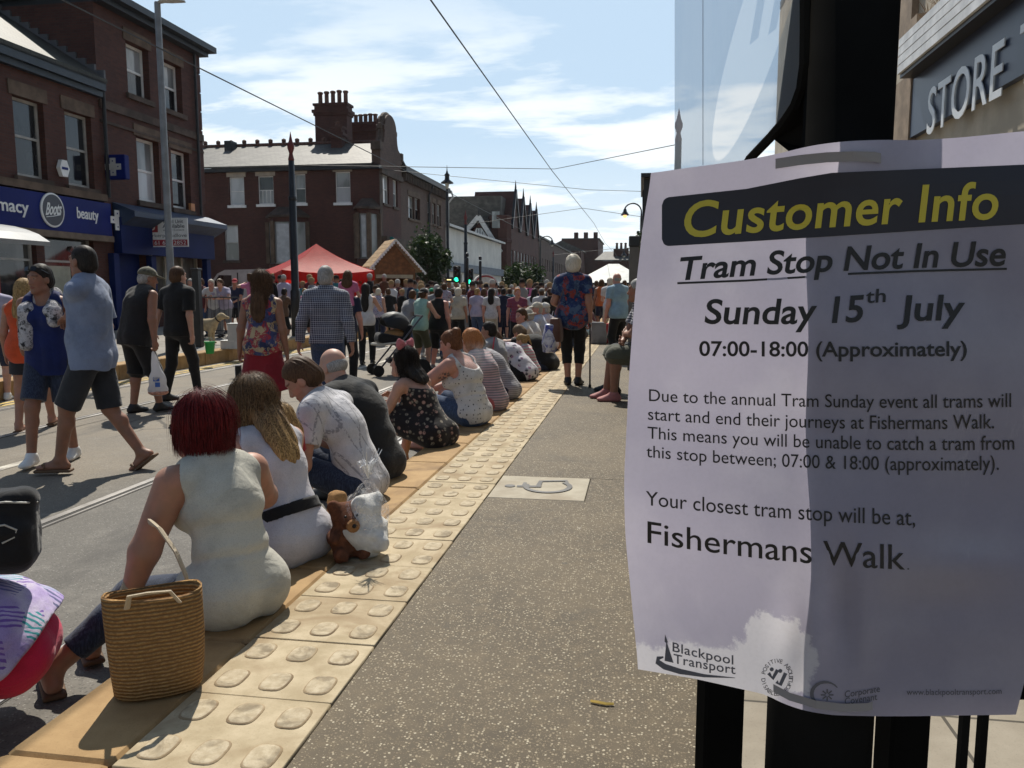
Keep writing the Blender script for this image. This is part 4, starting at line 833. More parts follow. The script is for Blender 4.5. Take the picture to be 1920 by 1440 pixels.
def sdf_obj(name, S, res, m, parent, colf=None, extra=None):
    P, Fq = sdf_mesh(S, res)
    if extra is not None: v2, f2 = extra; Fq = np.concatenate([Fq, np.asarray(f2) + len(P)]); P = np.concatenate([P, v2])
    o = link(name, P, Fq, m, parent, True)
    if colf is not None:
        a = o.data.color_attributes.new("Col", 'FLOAT_COLOR', 'POINT'); c = np.ones((len(P), 4), F32); c[:, :3] = colf(P); a.data.foreach_set("color", c.ravel())
    return o
def rotm(yaw=0, pitch=0, roll=0):
    """columns right, forward, up; yaw turns left, pitch nods down, in degrees"""
    return np.array(Matrix.Rotation(R_(yaw), 3, 'Z') @ Matrix.Rotation(-R_(pitch), 3, 'X') @ Matrix.Rotation(R_(roll), 3, 'Y'))
def ik(a, c, l1, l2, pole):
    a, c = np.asarray(a, float), np.asarray(c, float); d = c - a; L = np.linalg.norm(d); mx = (l1 + l2) * 0.995
    if L > mx: c = a + d / L * mx; d = c - a; L = mx
    x = (l1 * l1 - l2 * l2 + L * L) / (2 * L); h = math.sqrt(max(l1 * l1 - x * x, 0)); u = d / L; p = np.asarray(pole, float); p = p - u * (p @ u); return a + u * x + _n(p) * h, c
class Skel:
    def __init__(s, H=1.72, g=1.0, sex='m', pelvis=None, lean=0, curve=0, twist=0, head=(0, 0, 0), hands=(None, None), elbows=(None, None), feet=(None, None), knees=(None, None), toes=(0, 0), sw=1.0, arm=1.0, belly=0.0, hipw=1.0, leg=1.0, side=0, toedrop=(0, 0), neck=None):
        z = s.z = H / 1.72; s.g, s.sex, s.arm, s.belly, s.hipw, s.leg = g, sex, arm, belly * z, hipw, leg
        s.P = np.array(pelvis if pelvis is not None else (0, 0, 0.945 * z), float)
        s.F0, s.F1, s.F2 = rotm(0, lean, side * .3), rotm(twist / 2, lean + curve / 2, side * .7), rotm(twist, lean + curve, side)
        s.W = s.P + s.F0[:, 2] * .13 * z; s.C = s.W + s.F1[:, 2] * .21 * z; s.N = s.C + s.F2[:, 2] * .175 * z
        s.FH = rotm(head[0], head[1], head[2]); un = _n(s.F2[:, 2] * 0.6 + s.FH[:, 2] * 0.5 + np.array([0, 0, 0.5])) if neck is None else _n(neck)
        s.Hc = s.N + un * .125 * z + s.FH[:, 1] * 0.028 * z + s.FH[:, 2] * 0.03 * z; s.hs = z * (1.0 if H > 1.45 else 1.0 + (1.45 - H) * 0.5)
        w = (0.172 if sex == 'f' else 0.19) * sw * z; s.sw = w
        s.S = [s.N - s.F2[:, 2] * .055 * z + s.F2[:, 0] * w * q for q in (-1, 1)]; s.E, s.Wr, s.hd = [None] * 2, [None] * 2, [None] * 2
        for i, q in enumerate((-1, 1)):
            t = hands[i] if hands[i] is not None else s.S[i] + np.array([q * 0.07, 0.05, -0.53]) * z
            p = elbows[i] if elbows[i] is not None else s.F2 @ np.array([q * .5, -1, -.3])
            s.E[i], s.Wr[i] = ik(s.S[i], t, .295 * z, .25 * z, p)
        hw = .088 * z * hipw; s.Hp = [s.P + s.F0 @ np.array([q * hw, 0, -.035 * z]) for q in (-1, 1)]; s.K, s.A, s.toe = [None] * 2, [None] * 2, []
        for i, q in enumerate((-1, 1)):
            t = feet[i] if feet[i] is not None else (q * .10 * z, 0, .085 * z)
            s.K[i], s.A[i] = ik(s.Hp[i], t, .425 * z, .415 * z, knees[i] if knees[i] is not None else (q * .12, 1, .1))
            a = R_(toes[i]); s.toe.append(np.array([math.sin(a), math.cos(a), -math.tan(R_(toedrop[i]))]) / math.hypot(1, math.tan(R_(toedrop[i]))))
    def head_p(s, x, y, z): return s.Hc + s.FH @ (np.array([x, y, z]) * s.hs)
    def torso(s, S, o=0.0, k=0.035, bust=True, butt=True):
        z, g = s.z, s.g; f = s.sex == 'f'
        S.el(s.P - s.F0[:, 2] * .01 * z, np.array([.150 * s.hipw * (g * .9 + .12), .112 * (g * .85 + .15), .125]) * z + o, s.F0, k)
        if butt:
            for q in (-1, 1): S.sp(s.P + s.F0 @ (np.array([q * .064 * s.hipw, -.038 * g, -.045]) * z), (.084 * (g * .6 + .4) * (s.hipw * .7 + .3)) * z + o * .6, .06)
        S.el(s.W + s.F1[:, 1] * .008 * z, np.array([(.128 if f else .142) * g, .103 * g, .16]) * z + o, s.F1, k)
        if s.belly: S.el(s.W + s.F1[:, 1] * (.055 * z + s.belly * .5) - s.F1[:, 2] * .03 * z, np.array([.125 * g, .095 * g, .14]) * z + o, s.F1, .07)
        S.el(s.C, np.array([(.142 if f else .16) * g, .108 * g, .165]) * z + o, s.F2, k)
        a, b = s.S[0] * .80 + s.S[1] * .20, s.S[1] * .80 + s.S[0] * .20; dn = s.F2[:, 2] * .012 * z
        S.rc(a - dn, b - dn, .062 * z * (g * .4 + .6) + o, None, k); c = s.N + s.F2[:, 2] * .005 * z
        for q in (0, 1): S.rc(c, s.S[q], .055 * z + o, .050 * z * (g * .5 + .5) + o, k)
        if f and bust:
            for q in (-1, 1): S.el(s.C + s.F2 @ (np.array([q * .068 * g, .088 * g, .005]) * z), np.array([.066, .062, .07]) * z * (g * .7 + .3) + o, s.F2, .04)
        return S
    def arms(s, S, o=0.0, t=2.0, i_=(0, 1), k=0.025):
        z, w = s.z, s.arm * (s.g * .5 + .5)
        for i in i_:
            r0, r1, r2 = .052 * z * w, .041 * z * w, .027 * z * (w * .4 + .6)
            if t <= 1: e = s.S[i] + (s.E[i] - s.S[i]) * t; S.rc(s.S[i], e, r0 + o, r0 + (r1 - r0) * t + o * 1.25, k, True)
            else:
                S.rc(s.S[i], s.E[i], r0 + o, r1 + o, k); u = min(1, t - 1); e = s.E[i] + (s.Wr[i] - s.E[i]) * u; S.rc(s.E[i], e, r1 + .003 + o, r1 + (r2 - r1) * u + o, k, t < 2)
        return S
    def legs(s, S, o=0.0, t=2.0, flare=0.0, k=0.03, i_=(0, 1)):
        z, w = s.z, s.leg * (s.g * .6 + .4)
        for i in i_:
            r0, r1, r2 = .088 * z * w, .058 * z * w, .037 * z * (w * .5 + .5)
            if t <= 1: e = s.Hp[i] + (s.K[i] - s.Hp[i]) * t; S.rc(s.Hp[i], e, r0 + o, r0 + (r1 - r0) * t + o + flare, k, True)
            else:
                S.rc(s.Hp[i], s.K[i], r0 + o, r1 + o + flare * .5, k); u = min(1, t - 1); e = s.K[i] + (s.A[i] - s.K[i]) * u; S.rc(s.K[i], e, r1 + o + flare * .5, r1 + (r2 - r1) * u + o + flare, k, True)
                bk = -_n(np.cross(np.cross(s.A[i] - s.K[i], s.K[i] - s.Hp[i] + 1e-4), s.A[i] - s.K[i]))
                c = s.K[i] + (s.A[i] - s.K[i]) * .3 - bk * 0
                if u > .35: S.sp(c + _n(np.array([0, -1, 0]) - _n(s.A[i] - s.K[i]) * (-_n(s.A[i] - s.K[i])[1])) * .022 * z, .046 * z * w + o, k)
        return S
    def headshape(s, S, detail=True):
        hp, h = s.head_p, s.hs
        S.el(hp(0, -.014, .028), np.array([.074, .094, .090]) * h, s.FH, .02); S.el(hp(0, .028, -.030), np.array([.060, .064, .088]) * h, s.FH, .03)
        S.rc(hp(-.038, .012, -.075), hp(0, .060, -.095), .028 * h, .022 * h, .03).rc(hp(.038, .012, -.075), hp(0, .060, -.095), .028 * h, .022 * h, .03)
        S.rc(hp(0, .086, .008), hp(0, .104, -.030), .009 * h, .014 * h, .012)
        for q in (-1, 1): S.el(hp(q * .077, -.004, -.008), np.array([.011, .021, .032]) * h, s.FH, .008)
        if detail:
            S.rc(hp(-.038, .076, .030), hp(.038, .076, .030), .013 * h, None, .02); S.sp(hp(0, .076, -.100), .02 * h, .02)
            for q in (-1, 1): S.sp(hp(q * .015, .092, -.034), .009 * h, .008)
            e = Sdf()
            for q in (-1, 1): e.sp(hp(q * .032, .100, .010), .019 * h, .001)
            S.minus(e, .015)
            for q in (-1, 1): S.sp(hp(q * .032, .073, .010), .0155 * h, .003)
            S.el(hp(0, .088, -.060), np.array([.023, .011, .006]) * h, s.FH, .006).el(hp(0, .086, -.070), np.array([.019, .011, .007]) * h, s.FH, .006)
        S.rc(s.N - s.F2[:, 2] * .04 * s.z, hp(0, -.022, -.075), .058 * s.z * (s.g * .3 + .7), .050 * h * (s.g * .3 + .7), .03); return S
    def handshape(s, S, i, curl=0.5, thumb=None, fingers=True, dirn=None, palm=None):
        z = s.z; w = s.Wr[i]; fa = _n(w - s.E[i]); d = _n(fa + (np.array(dirn) if dirn is not None else np.zeros(3))); q = (-1, 1)[i]
        pn = np.array(palm if palm is not None else (-q, 0, 0), float); pn = _n(pn - d * (pn @ d)); sd = np.cross(d, pn)     # palm faces pn
        if sd[1] < 0 and palm is None: sd = -sd
        pc = w + d * .045 * z; R = np.stack([sd, pn, d], 1); S.el(pc, np.array([.040, .017, .052]) * z, R, .015)
        if not fingers: S.el(w + d * .10 * z + pn * .02 * z * curl, np.array([.035, .018, .05]) * z, R, .02); return S
        for k, (off, L) in enumerate(((.028, .075), (.010, .084), (-.009, .078), (-.027, .062))):
            a = w + (d * .082 + sd * off) * z; c1, c2 = curl * .9 + k * .05, curl * 2.1 + k * .06
            b = a + (d * math.cos(c1) + pn * math.sin(c1) + sd * off * .6) * L * .52 * z; e = b + (d * math.cos(c2) + pn * math.sin(c2)) * L * .5 * z
            S.rc(a, b, .0088 * z, .0082 * z, .006).rc(b, e, .008 * z, .0068 * z, .004)
        a = w + (d * .025 + sd * .03) * z; b = a + (d * .6 + sd * .55 + pn * .45) * .036 * z; e = b + (d * .85 + sd * .1 + pn * (.35 + curl * .4)) * .032 * z
        S.rc(a, b, .013 * z, .0105 * z, .01).rc(b, e, .0102 * z, .008 * z, .004); return S
    def footshape(s, S, i, o=0.0):
        z = s.z; a, t = s.A[i], s.toe[i]; dn = _n(np.array([0, 0, -1.0]) + t * t[2]) ; sd = _n(np.cross(t, [0, 0, 1.0])); h = a + dn * .048 * z - t * .04 * z; R = np.stack([sd, t, -dn], 1)
        S.rc(h, a, .034 * z + o, .036 * z + o, .02).rc(a + dn * .015 * z, a + t * .10 * z + dn * .052 * z, .036 * z + o, .026 * z + o, .03)
        S.el(a + t * .05 * z + dn * .055 * z, np.array([.040, .115, .026]) * z + o, R, .02)
        S.el(a + t * .13 * z + dn * .060 * z, np.array([.044, .050, .018]) * z + o, R, .015); return S
def folds(amp, freq=22.0, seed=0, stretch=(1, 1, .45)):
    """soft cloth creases: rounded ridges with sharp valleys running in a few directions"""
    r = np.random.RandomState(seed); D = r.normal(size=(6, 3)) * np.array(stretch); D = D / np.linalg.norm(D, axis=1)[:, None] * freq * r.uniform(.5, 1.7, (6, 1)); ph = r.uniform(0, 6.28, 6); D = D.astype(F32)
    M = (r.normal(size=(3, 3)) * 7).astype(F32)
    def f(P):
        x = np.zeros(len(P), F32); w = np.sin(P @ M[0] + ph[0]) * 1.6; g = .55 + .45 * np.sin(P @ M[1] + ph[1]); h = .55 + .45 * np.sin(P @ M[2] + ph[2])
        for k in range(6): x += (np.abs(np.sin((P @ D[k] + ph[k]) * .5 + w * (.6 + k * .2))) - .64) * (g if k % 2 else h)
        return np.minimum(-x * (amp * .8), amp * .22).astype(F32)
    return f
# ---------------------------------------------------------------- cloth, skin and hair materials
def m_skin(name, c, spots=0.0, tattoo=None):
    t = NT(name); at_ = t.new("ShaderNodeAttribute"); at_.attribute_name = "Col"
    n = t.noise(14, 4, 0.6); b = t.mix(t.rng(n, .35, .7), tuple(x * .86 for x in c), (min(1, c[0] * 1.08), c[1] * .97, c[2] * .95))
    if tattoo:
        x, y, z_, r = tattoo; v = t.map((1, 1, 1), loc=(-x, -y, -z_)); ln = t.new("ShaderNodeVectorMath", operation='LENGTH'); t.put(ln.inputs[0], v)
        k = t.math('MULTIPLY', t.rng(ln.outputs['Value'], r * .75, r, 1, 0), t.rng(t.noise(30, 3, .5, dist=1.5), .46, .52)); b = t.mix(t.math('MULTIPLY', k, .85), b, (.035, .04, .05))
    c_ = t.mix(1.0, b, at_.outputs[0], 'MULTIPLY'); t.bump(t.noise(220, 2), .08, .002)
    return t.fin(c_, .52, .4, **{'Sheen Weight': 0.05})
def m_hair(name, c1, c2, rough=0.55, sc=(150, 150, 5)):
    t = NT(name); v = t.map(sc); n = t.noise(1.6, 4, .65, v=v, dist=.4); c = t.mix(t.rng(n, .36, .66), c1, c2); b = t.noise(5, 3); c = t.mix(t.rng(b, .5, .75, 0, .5), c, tuple(x * .6 for x in c1))
    t.bump(n, .3, .002); return t.fin(c, rough, .14)
def m_cloth(name, c, pat=None, rough=.85, c2=None, c3=None, sc=1.0, trans=0.0, wear=.14):
    key = (name, c, pat, sc)
    if key in _mc: return _mc[key]
    t = NT(name); p = t.xyz(); wv = t.noise(260, 2, .5); n = t.noise(4, 4, .6); base = tuple(c)
    if pat == 'check':
        def ln(v, f, w): fr = t.math('FRACT', t.math('MULTIPLY', v, f)); return t.math('LESS_THAN', fr, w)
        a = ln(t.math('ADD', p[0], t.math('MULTIPLY', p[1], .6)), 42 * sc, .5); b = ln(p[2], 42 * sc, .5); ad = t.math('ADD', a, b); cc = t.mix(t.math('MULTIPLY', ad, .5), c2, base)
        l2 = ln(p[2], 14 * sc, .08); cc = t.mix(t.math('MULTIPLY', l2, .7), cc, c3 or c2)
    elif pat == 'stripe':
        w = t.math('FRACT', t.math('ADD', t.math('MULTIPLY', p[2], 30 * sc), t.math('MULTIPLY', t.noise(2, 2), 1.2))); cc = t.mix(t.rng(w, .42, .5), c2, base); cc = t.mix(t.rng(w, .92, .96), cc, c2)
    elif pat == 'floral':
        v = t.vor(16 * sc, out=1, v=t.map(loc=(3, 1, 2))); r = t.xyz(v); nn = t.noise(22 * sc, 4, .65, dist=2.2)
        cc = t.ramp(r[0], [(0, base), (.30, c2), (.5, base), (.62, c3), (.80, tuple(x * .5 for x in base)), (.92, c2)], True); cc = t.mix(t.rng(nn, .46, .60), cc, t.mix(t.rng(t.noise(8 * sc), .45, .55), tuple(x * .7 for x in base), c3))
    elif pat == 'blossom':
        r = t.xyz(t.vor(30 * sc, out=1)); d_ = t.vor(30 * sc); nn = t.noise(40 * sc, 3, .6, dist=2.0)
        k = t.math('MULTIPLY', t.rng(d_, .25, .5, 1, 0), t.rng(r[0], .30, .36)); k = t.math('MULTIPLY', k, t.rng(nn, .36, .50)); cc = t.mix(k, base, t.mix(t.rng(r[1], .45, .55), c2, c3))
    elif pat == 'dots':
        d_ = t.vor(34 * sc, rnd=.5, v=t.map((1, 1, .8))); r = t.xyz(t.vor(34 * sc, out=1, rnd=.5, v=t.map((1, 1, .8)))); nn = t.noise(90 * sc, 2, .5); k = t.rng(t.math('ADD', d_, t.math('MULTIPLY', nn, .25)), .30, .36, 1, 0); cc = t.mix(t.math('MULTIPLY', k, .9), base, c2)
    elif pat == 'zigzag':
        sp_ = t.math('SUBTRACT', t.math('MULTIPLY', p[2], .8), t.math('MULTIPLY', p[1], .6)); q = p[0]; L_ = [t.math('ABSOLUTE', t.math('SUBTRACT', t.math('FRACT', t.math('MULTIPLY', t.math('ADD', q, t.math('MULTIPLY', sp_, s_ * .55)), 10.5)), .5)) for s_ in (-1, 1)]; k = t.rng(t.math('MINIMUM', *L_), .045, .065, 1, 0)
        k = t.math('MULTIPLY', k, t.rng(t.noise(70, 2), .40, .5)); cc = t.mix(t.math('MULTIPLY', k, .6), base, c2)
    elif pat == 'palm':
        a = t.vor(10 * sc, out=1); r = t.xyz(a); w = t.new("ShaderNodeTexWave"); w.inputs['Scale'].default_value = 17 * sc; w.inputs['Distortion'].default_value = 3.5; w.inputs['Detail'].default_value = 2; w.inputs['Detail Scale'].default_value = 1.2
        ro = t.new("ShaderNodeVectorRotate"); ro.rotation_type = 'EULER_XYZ'; t.put(ro.inputs[0], t.co()); t.l.new(a, ro.inputs['Rotation']); t.put(w.inputs[0], ro.outputs[0])
        cc = t.mix(t.rng(t.noise(5, 3), .40, .62), base, c2); lf = t.mix(t.rng(r[1], .4, .5), c3, (.20, .10, .42)); lf = t.mix(t.rng(r[2], .66, .7), lf, (.09, .10, .22)); cc = t.mix(t.math('MULTIPLY', t.rng(w.outputs[1], .50, .70), t.rng(r[0], .22, .3)), cc, lf)
    elif pat == 'denim':
        v = t.noise(1.2, 3, v=t.map((160, 160, 12))); cc = t.mix(t.rng(v, .4, .65), base, tuple(min(1, x * 1.9 + .01) for x in base))
    elif pat == 'lace':
        k = t.rng(t.vor(55 * sc), .28, .4, 1, 0); cc = t.mix(t.math('MULTIPLY', k, .6), base, c2)
    else: cc = base
    cc = t.mix(t.rng(n, .38, .68), cc, t.mix(wear * 2, cc, (0, 0, 0))); cc = t.mix(t.rng(wv, .45, .7, 0, .16), cc, (0, 0, 0))
    t.bump(t.math('ADD', t.math('MULTIPLY', wv, .12), t.math('ADD', t.math('MULTIPLY', t.noise(7, 3, .5, dist=1.4, v=t.map((1, 1, 1.7))), 1.6), t.math('MULTIPLY', t.noise(22, 3, .5, dist=1.2), .5))), .30, .015); t.fin(cc, rough, .25, **{'Sheen Weight': .15})
    if trans:
        tr = t.new("ShaderNodeBsdfTranslucent"); t.put(tr.inputs[0], cc); ms = t.new("ShaderNodeMixShader"); ms.inputs[0].default_value = trans; t.l.new(t.b.outputs[0], ms.inputs[1]); t.l.new(tr.outputs[0], ms.inputs[2]); t.l.new(ms.outputs[0], t.out.inputs[0])
    _mc[key] = t.mat; return t.mat
SKIN = {k: m_skin("skin " + k, c) for k, c in {'fair': (.50, .29, .21), 'tan': (.37, .19, .125), 'brown': (.27, .135, .085), 'pink': (.50, .25, .19)}.items()}
HAIR = {'black': m_hair("black hair", (.012, .010, .009), (.035, .028, .024)), 'brown': m_hair("brown hair", (.045, .024, .014), (.12, .065, .035)), 'auburn': m_hair("auburn hair", (.085, .032, .014), (.20, .085, .04)),
        'blonde': m_hair("blonde hair", (.13, .075, .030), (.46, .30, .13)), 'grey': m_hair("grey hair", (.20, .19, .18), (.42, .41, .39)), 'white': m_hair("white hair", (.40, .36, .29), (.66, .60, .50)),
        'red': m_hair("dyed red hair", (.045, .006, .008), (.20, .018, .020), .40), 'ginger': m_hair("ginger hair", (.25, .09, .03), (.48, .21, .08)), 'mousy': m_hair("mousy hair", (.10, .065, .04), (.24, .16, .095))}
def m_ombre():
    t = NT("sun-bleached wavy hair"); n = t.noise(1.6, 4, .65, v=t.map((150, 150, 7)), dist=.5); n2 = t.noise(1.3, 3, .6, v=t.map((60, 60, 3))); z_ = t.rng(t.math('ADD', t.xyz()[2], t.math('MULTIPLY', n2, .22)), .86, .50)
    a = t.mix(t.rng(n, .38, .62), (.040, .024, .012), (.20, .12, .058)); b = t.mix(t.rng(n, .36, .64), (.13, .068, .022), (.60, .39, .16)); t.bump(n, .3, .002); return t.fin(t.mix(z_, a, b), .5, .2)
HAIR['ombre'] = m_ombre()
SHOE = {'black': mat("black shoe leather", (.016, .016, .017), .5), 'white': mat("white trainer", (.68, .67, .64), .6), 'brown': mat("brown sandal", (.13, .075, .04), .7), 'pink': mat("dusky pink trainer", (.42, .16, .15), .7), 'grey': mat("grey shoe", (.18, .18, .19), .7)}
def hair_sdf(sk, style, seed=0):
    h, hp, R = sk.hs, sk.head_p, sk.FH; S = Sdf(.02); a = R
    def cap(gx=.010, top=.012): S.el(hp(0, -.016, .032), np.array([.074 + gx, .094 + gx, .090 + top]) * h, R)
    def face_cut(y0=.062, slope=.55, z0=.03): n = R @ _n(np.array([0, 1, -slope])); S.keep(hp(0, y0, z0), n)
    r = np.random.RandomState(seed); fr = 55 / h; ph = r.uniform(0, 6, 4)
    def strand(amp):
        M = R.T.astype(F32); c0 = sk.Hc.astype(F32)
        def f(P): q = (P - c0) @ M.T; th = np.arctan2(q[:, 0], -q[:, 1] + .02); return (amp * (np.sin(th * 26 + np.sin(q[:, 2] * 40 + ph[0]) * .8) + .6 * np.sin(th * 47 + q[:, 2] * 30 + ph[1]) + .5 * np.sin(q[:, 1] * 130 + ph[2] + q[:, 0] * 40))).astype(F32)
        return f
    if style in ('short', 'crop', 'receding'):
        g = {'short': .011, 'crop': .004, 'receding': .005}[style]; cap(g, g * 1.4); S.el(hp(0, -.05, -.02), np.array([.068 + g, .066 + g, .075]) * h, R); face_cut(.052 if style != 'receding' else .0, .62 if style != 'receding' else .5, .05)
        e = Sdf()
        for q in (-1, 1): e.el(hp(q * .085, .012, -.028), np.array([.03, .034, .045]) * h, R, .001)
        S.minus(e, .01); S.keep(hp(0, -.05, -.082), -R[:, 2]); S.disp = strand(.0016 if style == 'short' else .0006)
    elif style == 'ring':
        S.el(hp(0, -.020, .0), np.array([.0765, .0915, .062]) * h, R); S.keep(hp(0, .02, .0), R[:, 1]); S.keep(hp(0, 0, .035), R @ _n(np.array([0, .35, 1]))); S.keep(hp(0, -.05, -.07), -R[:, 2]); S.disp = strand(.0008)
    elif style == 'perm':
        S.el(hp(0, -.016, .035), np.array([.106, .126, .120]) * h, R); S.el(hp(0, -.05, -.035), np.array([.094, .088, .078]) * h, R); face_cut(.070, .4, .03); S.disp = folds(.007, 75, seed, (1, 1, 1))
    elif style == 'bob':
        cap(.018, .020); S.el(hp(0, -.022, -.035), np.array([.100, .112, .115]) * h, R, .04); e = Sdf(); e.el(hp(0, .10, -.045), np.array([.062, .085, .100]) * h, R, .001); S.minus(e, .02); S.keep(hp(0, 0, -.128), -R[:, 2]); S.disp = strand(.0028)
    elif style.startswith('long'):
        L = float(style[4:] or .35) * sk.z; cap(.016, .018); S.el(hp(0, -.04, -.03), np.array([.088, .085, .11]) * h, R, .04); e = Sdf(); e.el(hp(0, .105, -.045), np.array([.066, .085, .100]) * h, R, .001); S.minus(e, .02)
        n0 = hp(0, -.065, -.06); d = -sk.F2[:, 2]; bk = -sk.F2[:, 1]; n1 = sk.N + bk * (.075 + .03 * sk.g) * sk.z; n2 = n1 + d * max(.02, L - .12)
        S.el((n0 + n1) / 2, np.array([.078 * h, .04, .12]), sk.F2, .05); S.el((n1 + n2) / 2 + bk * .012, np.array([.085, .028, np.linalg.norm(n2 - n1) / 2 + .05]), sk.F2, .06); S.disp = strand(.003)
    elif style in ('pony', 'bun'):
        cap(.009, .012); S.el(hp(0, -.05, -.02), np.array([.072, .070, .07]) * h, R); face_cut(.058, .55, .04); S.keep(hp(0, -.05, -.075), -R[:, 2])
        if style == 'pony': S.rc(hp(0, -.10, .05), hp(0, -.15, .03), .03 * h, .034 * h).rc(hp(0, -.15, .03), hp(.01, -.17, -.14), .034 * h, .012 * h)
        else: S.sp(hp(0, -.085, .095), .048 * h)
        S.disp = strand(.0022)
    return S
def head_colors(sk, lips=(.80, .45, .45), brow=(.35, .25, .2), stubble=0.0, ruddy=.0):
    M = sk.FH.T.astype(F32); c0 = sk.Hc.astype(F32)
    def f(P):
        q = ((P.astype(F32) - c0) @ M.T) / sk.hs; x, y, z = np.abs(q[:, 0]), q[:, 1], q[:, 2]; C = np.ones((len(P), 3), F32); inh = (np.linalg.norm(q, axis=1) < .2) & (y > .03)
        def put(m, c, a=1.0): C[m] = C[m] * (1 - a) + np.array(c, F32) * a
        put(inh & ((x - .045) ** 2 + (z + .035) ** 2 < .0006) & (y > .03), (1.05, .82, .80), .6)
        if stubble: put(inh & (z < -.045) & (z > -.13) & (y > .0), (.52, .50, .50), stubble)
        put(inh & (x < .024) & (np.abs(z + .065) < .011 - x * .2) & (y > .07), lips); put(inh & (np.abs(x - .033) < .020) & (np.abs(z - .034 + (x - .033) * .2) < .0055) & (y > .06), brow)
        eye = inh & (((x - .032) / .0135) ** 2 + ((z - .010) / .0065) ** 2 < 1) & (y > .06); put(eye, (1.1, 1.7, 2.1)); put(eye & ((x - .032) ** 2 + (z - .010) ** 2 < .000034), (.12, .13, .15))
        return C
    return f
def person(label, loc, rz, H=1.72, g=1.0, sex='m', skin='fair', res=.012, top=None, bottom=None, dress=None, hair=None, shoes=None, sk=None, curl=(.5, .5), palm=(None, None), hdir=(None, None), group=None, detail=None, hat=None, lips=None, stubble=0.0, skinm=None, barefoot=False, name="person", extra_hair=None, **pose):
    detail = res < .0105 if detail is None else detail
    k = sk or Skel(H, g, sex, **pose); root = empty(name, loc, R_(rz), label, "person", group); root["_"] = 0; del root["_"]; z = k.z
    S = Sdf(.03); k.torso(S); k.arms(S); k.legs(S); k.headshape(S, detail)
    for i in (0, 1):
        k.handshape(S, i, curl[i], None, res < .014, hdir[i], palm[i]); k.footshape(S, i)
    sdf_obj("body", S, res, skinm or SKIN[skin], root, head_colors(k, stubble=stubble, **({'lips': lips} if lips else {})))
    if hair: sdf_obj("hair", hair_sdf(k, hair[0], int(abs(loc[0] * 77 + loc[1] * 31))), res * .8, HAIR[hair[1]], root, None, extra_hair(k) if extra_hair else None)
    sd = int(abs(loc[0] * 131 + loc[1] * 57)) % 9999
    def garment(nm, S_, m): return sdf_obj(nm, S_, res * .8, m, root)
    if bottom:
        b = dict(len=2.0, o=.011, flare=.004, kind='trousers'); b.update(bottom); S = Sdf(.03); o = b['o'] * z
        if b['kind'] == 'skirt':
            k.torso(S, o, .05, False); d = -k.F0[:, 2]; L = b['len'] * z; c = k.P - d * .06 * z; e = k.P + d * L; w = k.hipw * (k.g + .06)
            S.keep(k.P + k.F0[:, 2] * .10 * z, k.F0[:, 2])
            for q in (-1, 1): S.rc(c + k.F0[:, 0] * .05 * z * q, e + k.F0[:, 0] * (.07 + b['flare']) * z * q, .105 * w * z, (.105 * w + b['flare']) * z, .06, True)
            S.keep(e, d); f0 = folds(.006, 30, sd, (1, 1, .05)); S.disp = f0
        else:
            k.torso(S, o, .035, False); S.keep(k.P + k.F0[:, 2] * b.get('rise', .075) * z, k.F0[:, 2]); k.legs(S, o, b['len'], b['flare'], .03); S.disp = folds(b.get('fold', .004), 30, sd)
        garment(b.get('name', 'skirt' if b['kind'] == 'skirt' else 'trousers' if b['len'] > 1.5 else 'shorts'), S, b['m'])
    if top:
        t = dict(o=.019, sleeve=.55, hem=-.08, neck=.078, drop=0.0, fold=.005); t.update(top); o = t['o'] * z; S = Sdf(.03); k.torso(S, o, .045)
        if t.get('loose'): S.el(k.P + k.F0[:, 2] * .02 * z, np.array([.150 * k.hipw * (k.g * .9 + .12), .112 * k.g, .15]) * z + o + t['loose'], k.F0, .08)
        if t.get('drape'):
            for q in (-1, 1): S.rc(k.C + k.F2[:, 0] * q * .055 * z, k.P + k.F0[:, 0] * q * .06 * z + k.F0[:, 2] * (t['hem'] - .05) * z, .108 * k.g * z + o * .5, .122 * k.g * z + t['drape'], .04)
        if t.get('lap'): S.el(k.P + k.F0[:, 2] * .0 + np.array([0, .05, 0]), np.array([.18 * k.hipw * k.g, .2, .13]) * z + o, None, .08)
        S.keep(k.P + k.F0[:, 2] * t['hem'] * z, -k.F0[:, 2])
        if t.get('lap_t'): k.legs(S, o + .012, t['lap_t'], t.get('lap_f', .03), .06)
        e = Sdf()
        if t['sleeve'] > 0: k.arms(S, o * .8 + .004, t['sleeve'], k=.02)
        else:
            for i, q in enumerate((-1, 1)): st = t.get('hole', .085); e.rc(k.S[i] + k.F2[:, 2] * .10 * z + k.F2[:, 0] * q * t.get('in', .035) * z, k.S[i] - k.F2[:, 2] * t.get('deep', .07) * z + k.F2[:, 0] * q * .045 * z, st * z, st * .85 * z, .01)
        e.rc(k.N + k.F2[:, 2] * .07 * z + k.F2[:, 1] * .02 * z, k.N + k.F2 @ (np.array([0, .075, -.01 - t['drop']]) * z), t['neck'] * z, t['neck'] * .75 * z, .01)
        if t.get('back'): e.sp(k.N + k.F2 @ (np.array([0, -.11 * k.g, -.03]) * z), t['back'] * z, .02)
        S.minus(e, .014); S.disp = folds(t['fold'], 24, sd + 1); tn = t.get('name', 'shirt')
        if t.get('rolls'):
            f0 = S.disp; u_, w_ = k.F1[:, 2].astype(F32), k.W.astype(F32)
            def roll(P):
                h_ = (P - w_) @ u_ + .012 * np.sin(P[:, 0] * 14 + 1); x = f0(P)
                for h0, a_ in t['rolls']: x = x + (a_ * np.exp(-((h_ - h0 * z) / .016) ** 2) - a_ * .5 * np.exp(-((h_ - h0 * z - .045) / .03) ** 2)).astype(F32)
                return x
            S.disp = roll
        ob = garment(tn, S, t['m'])
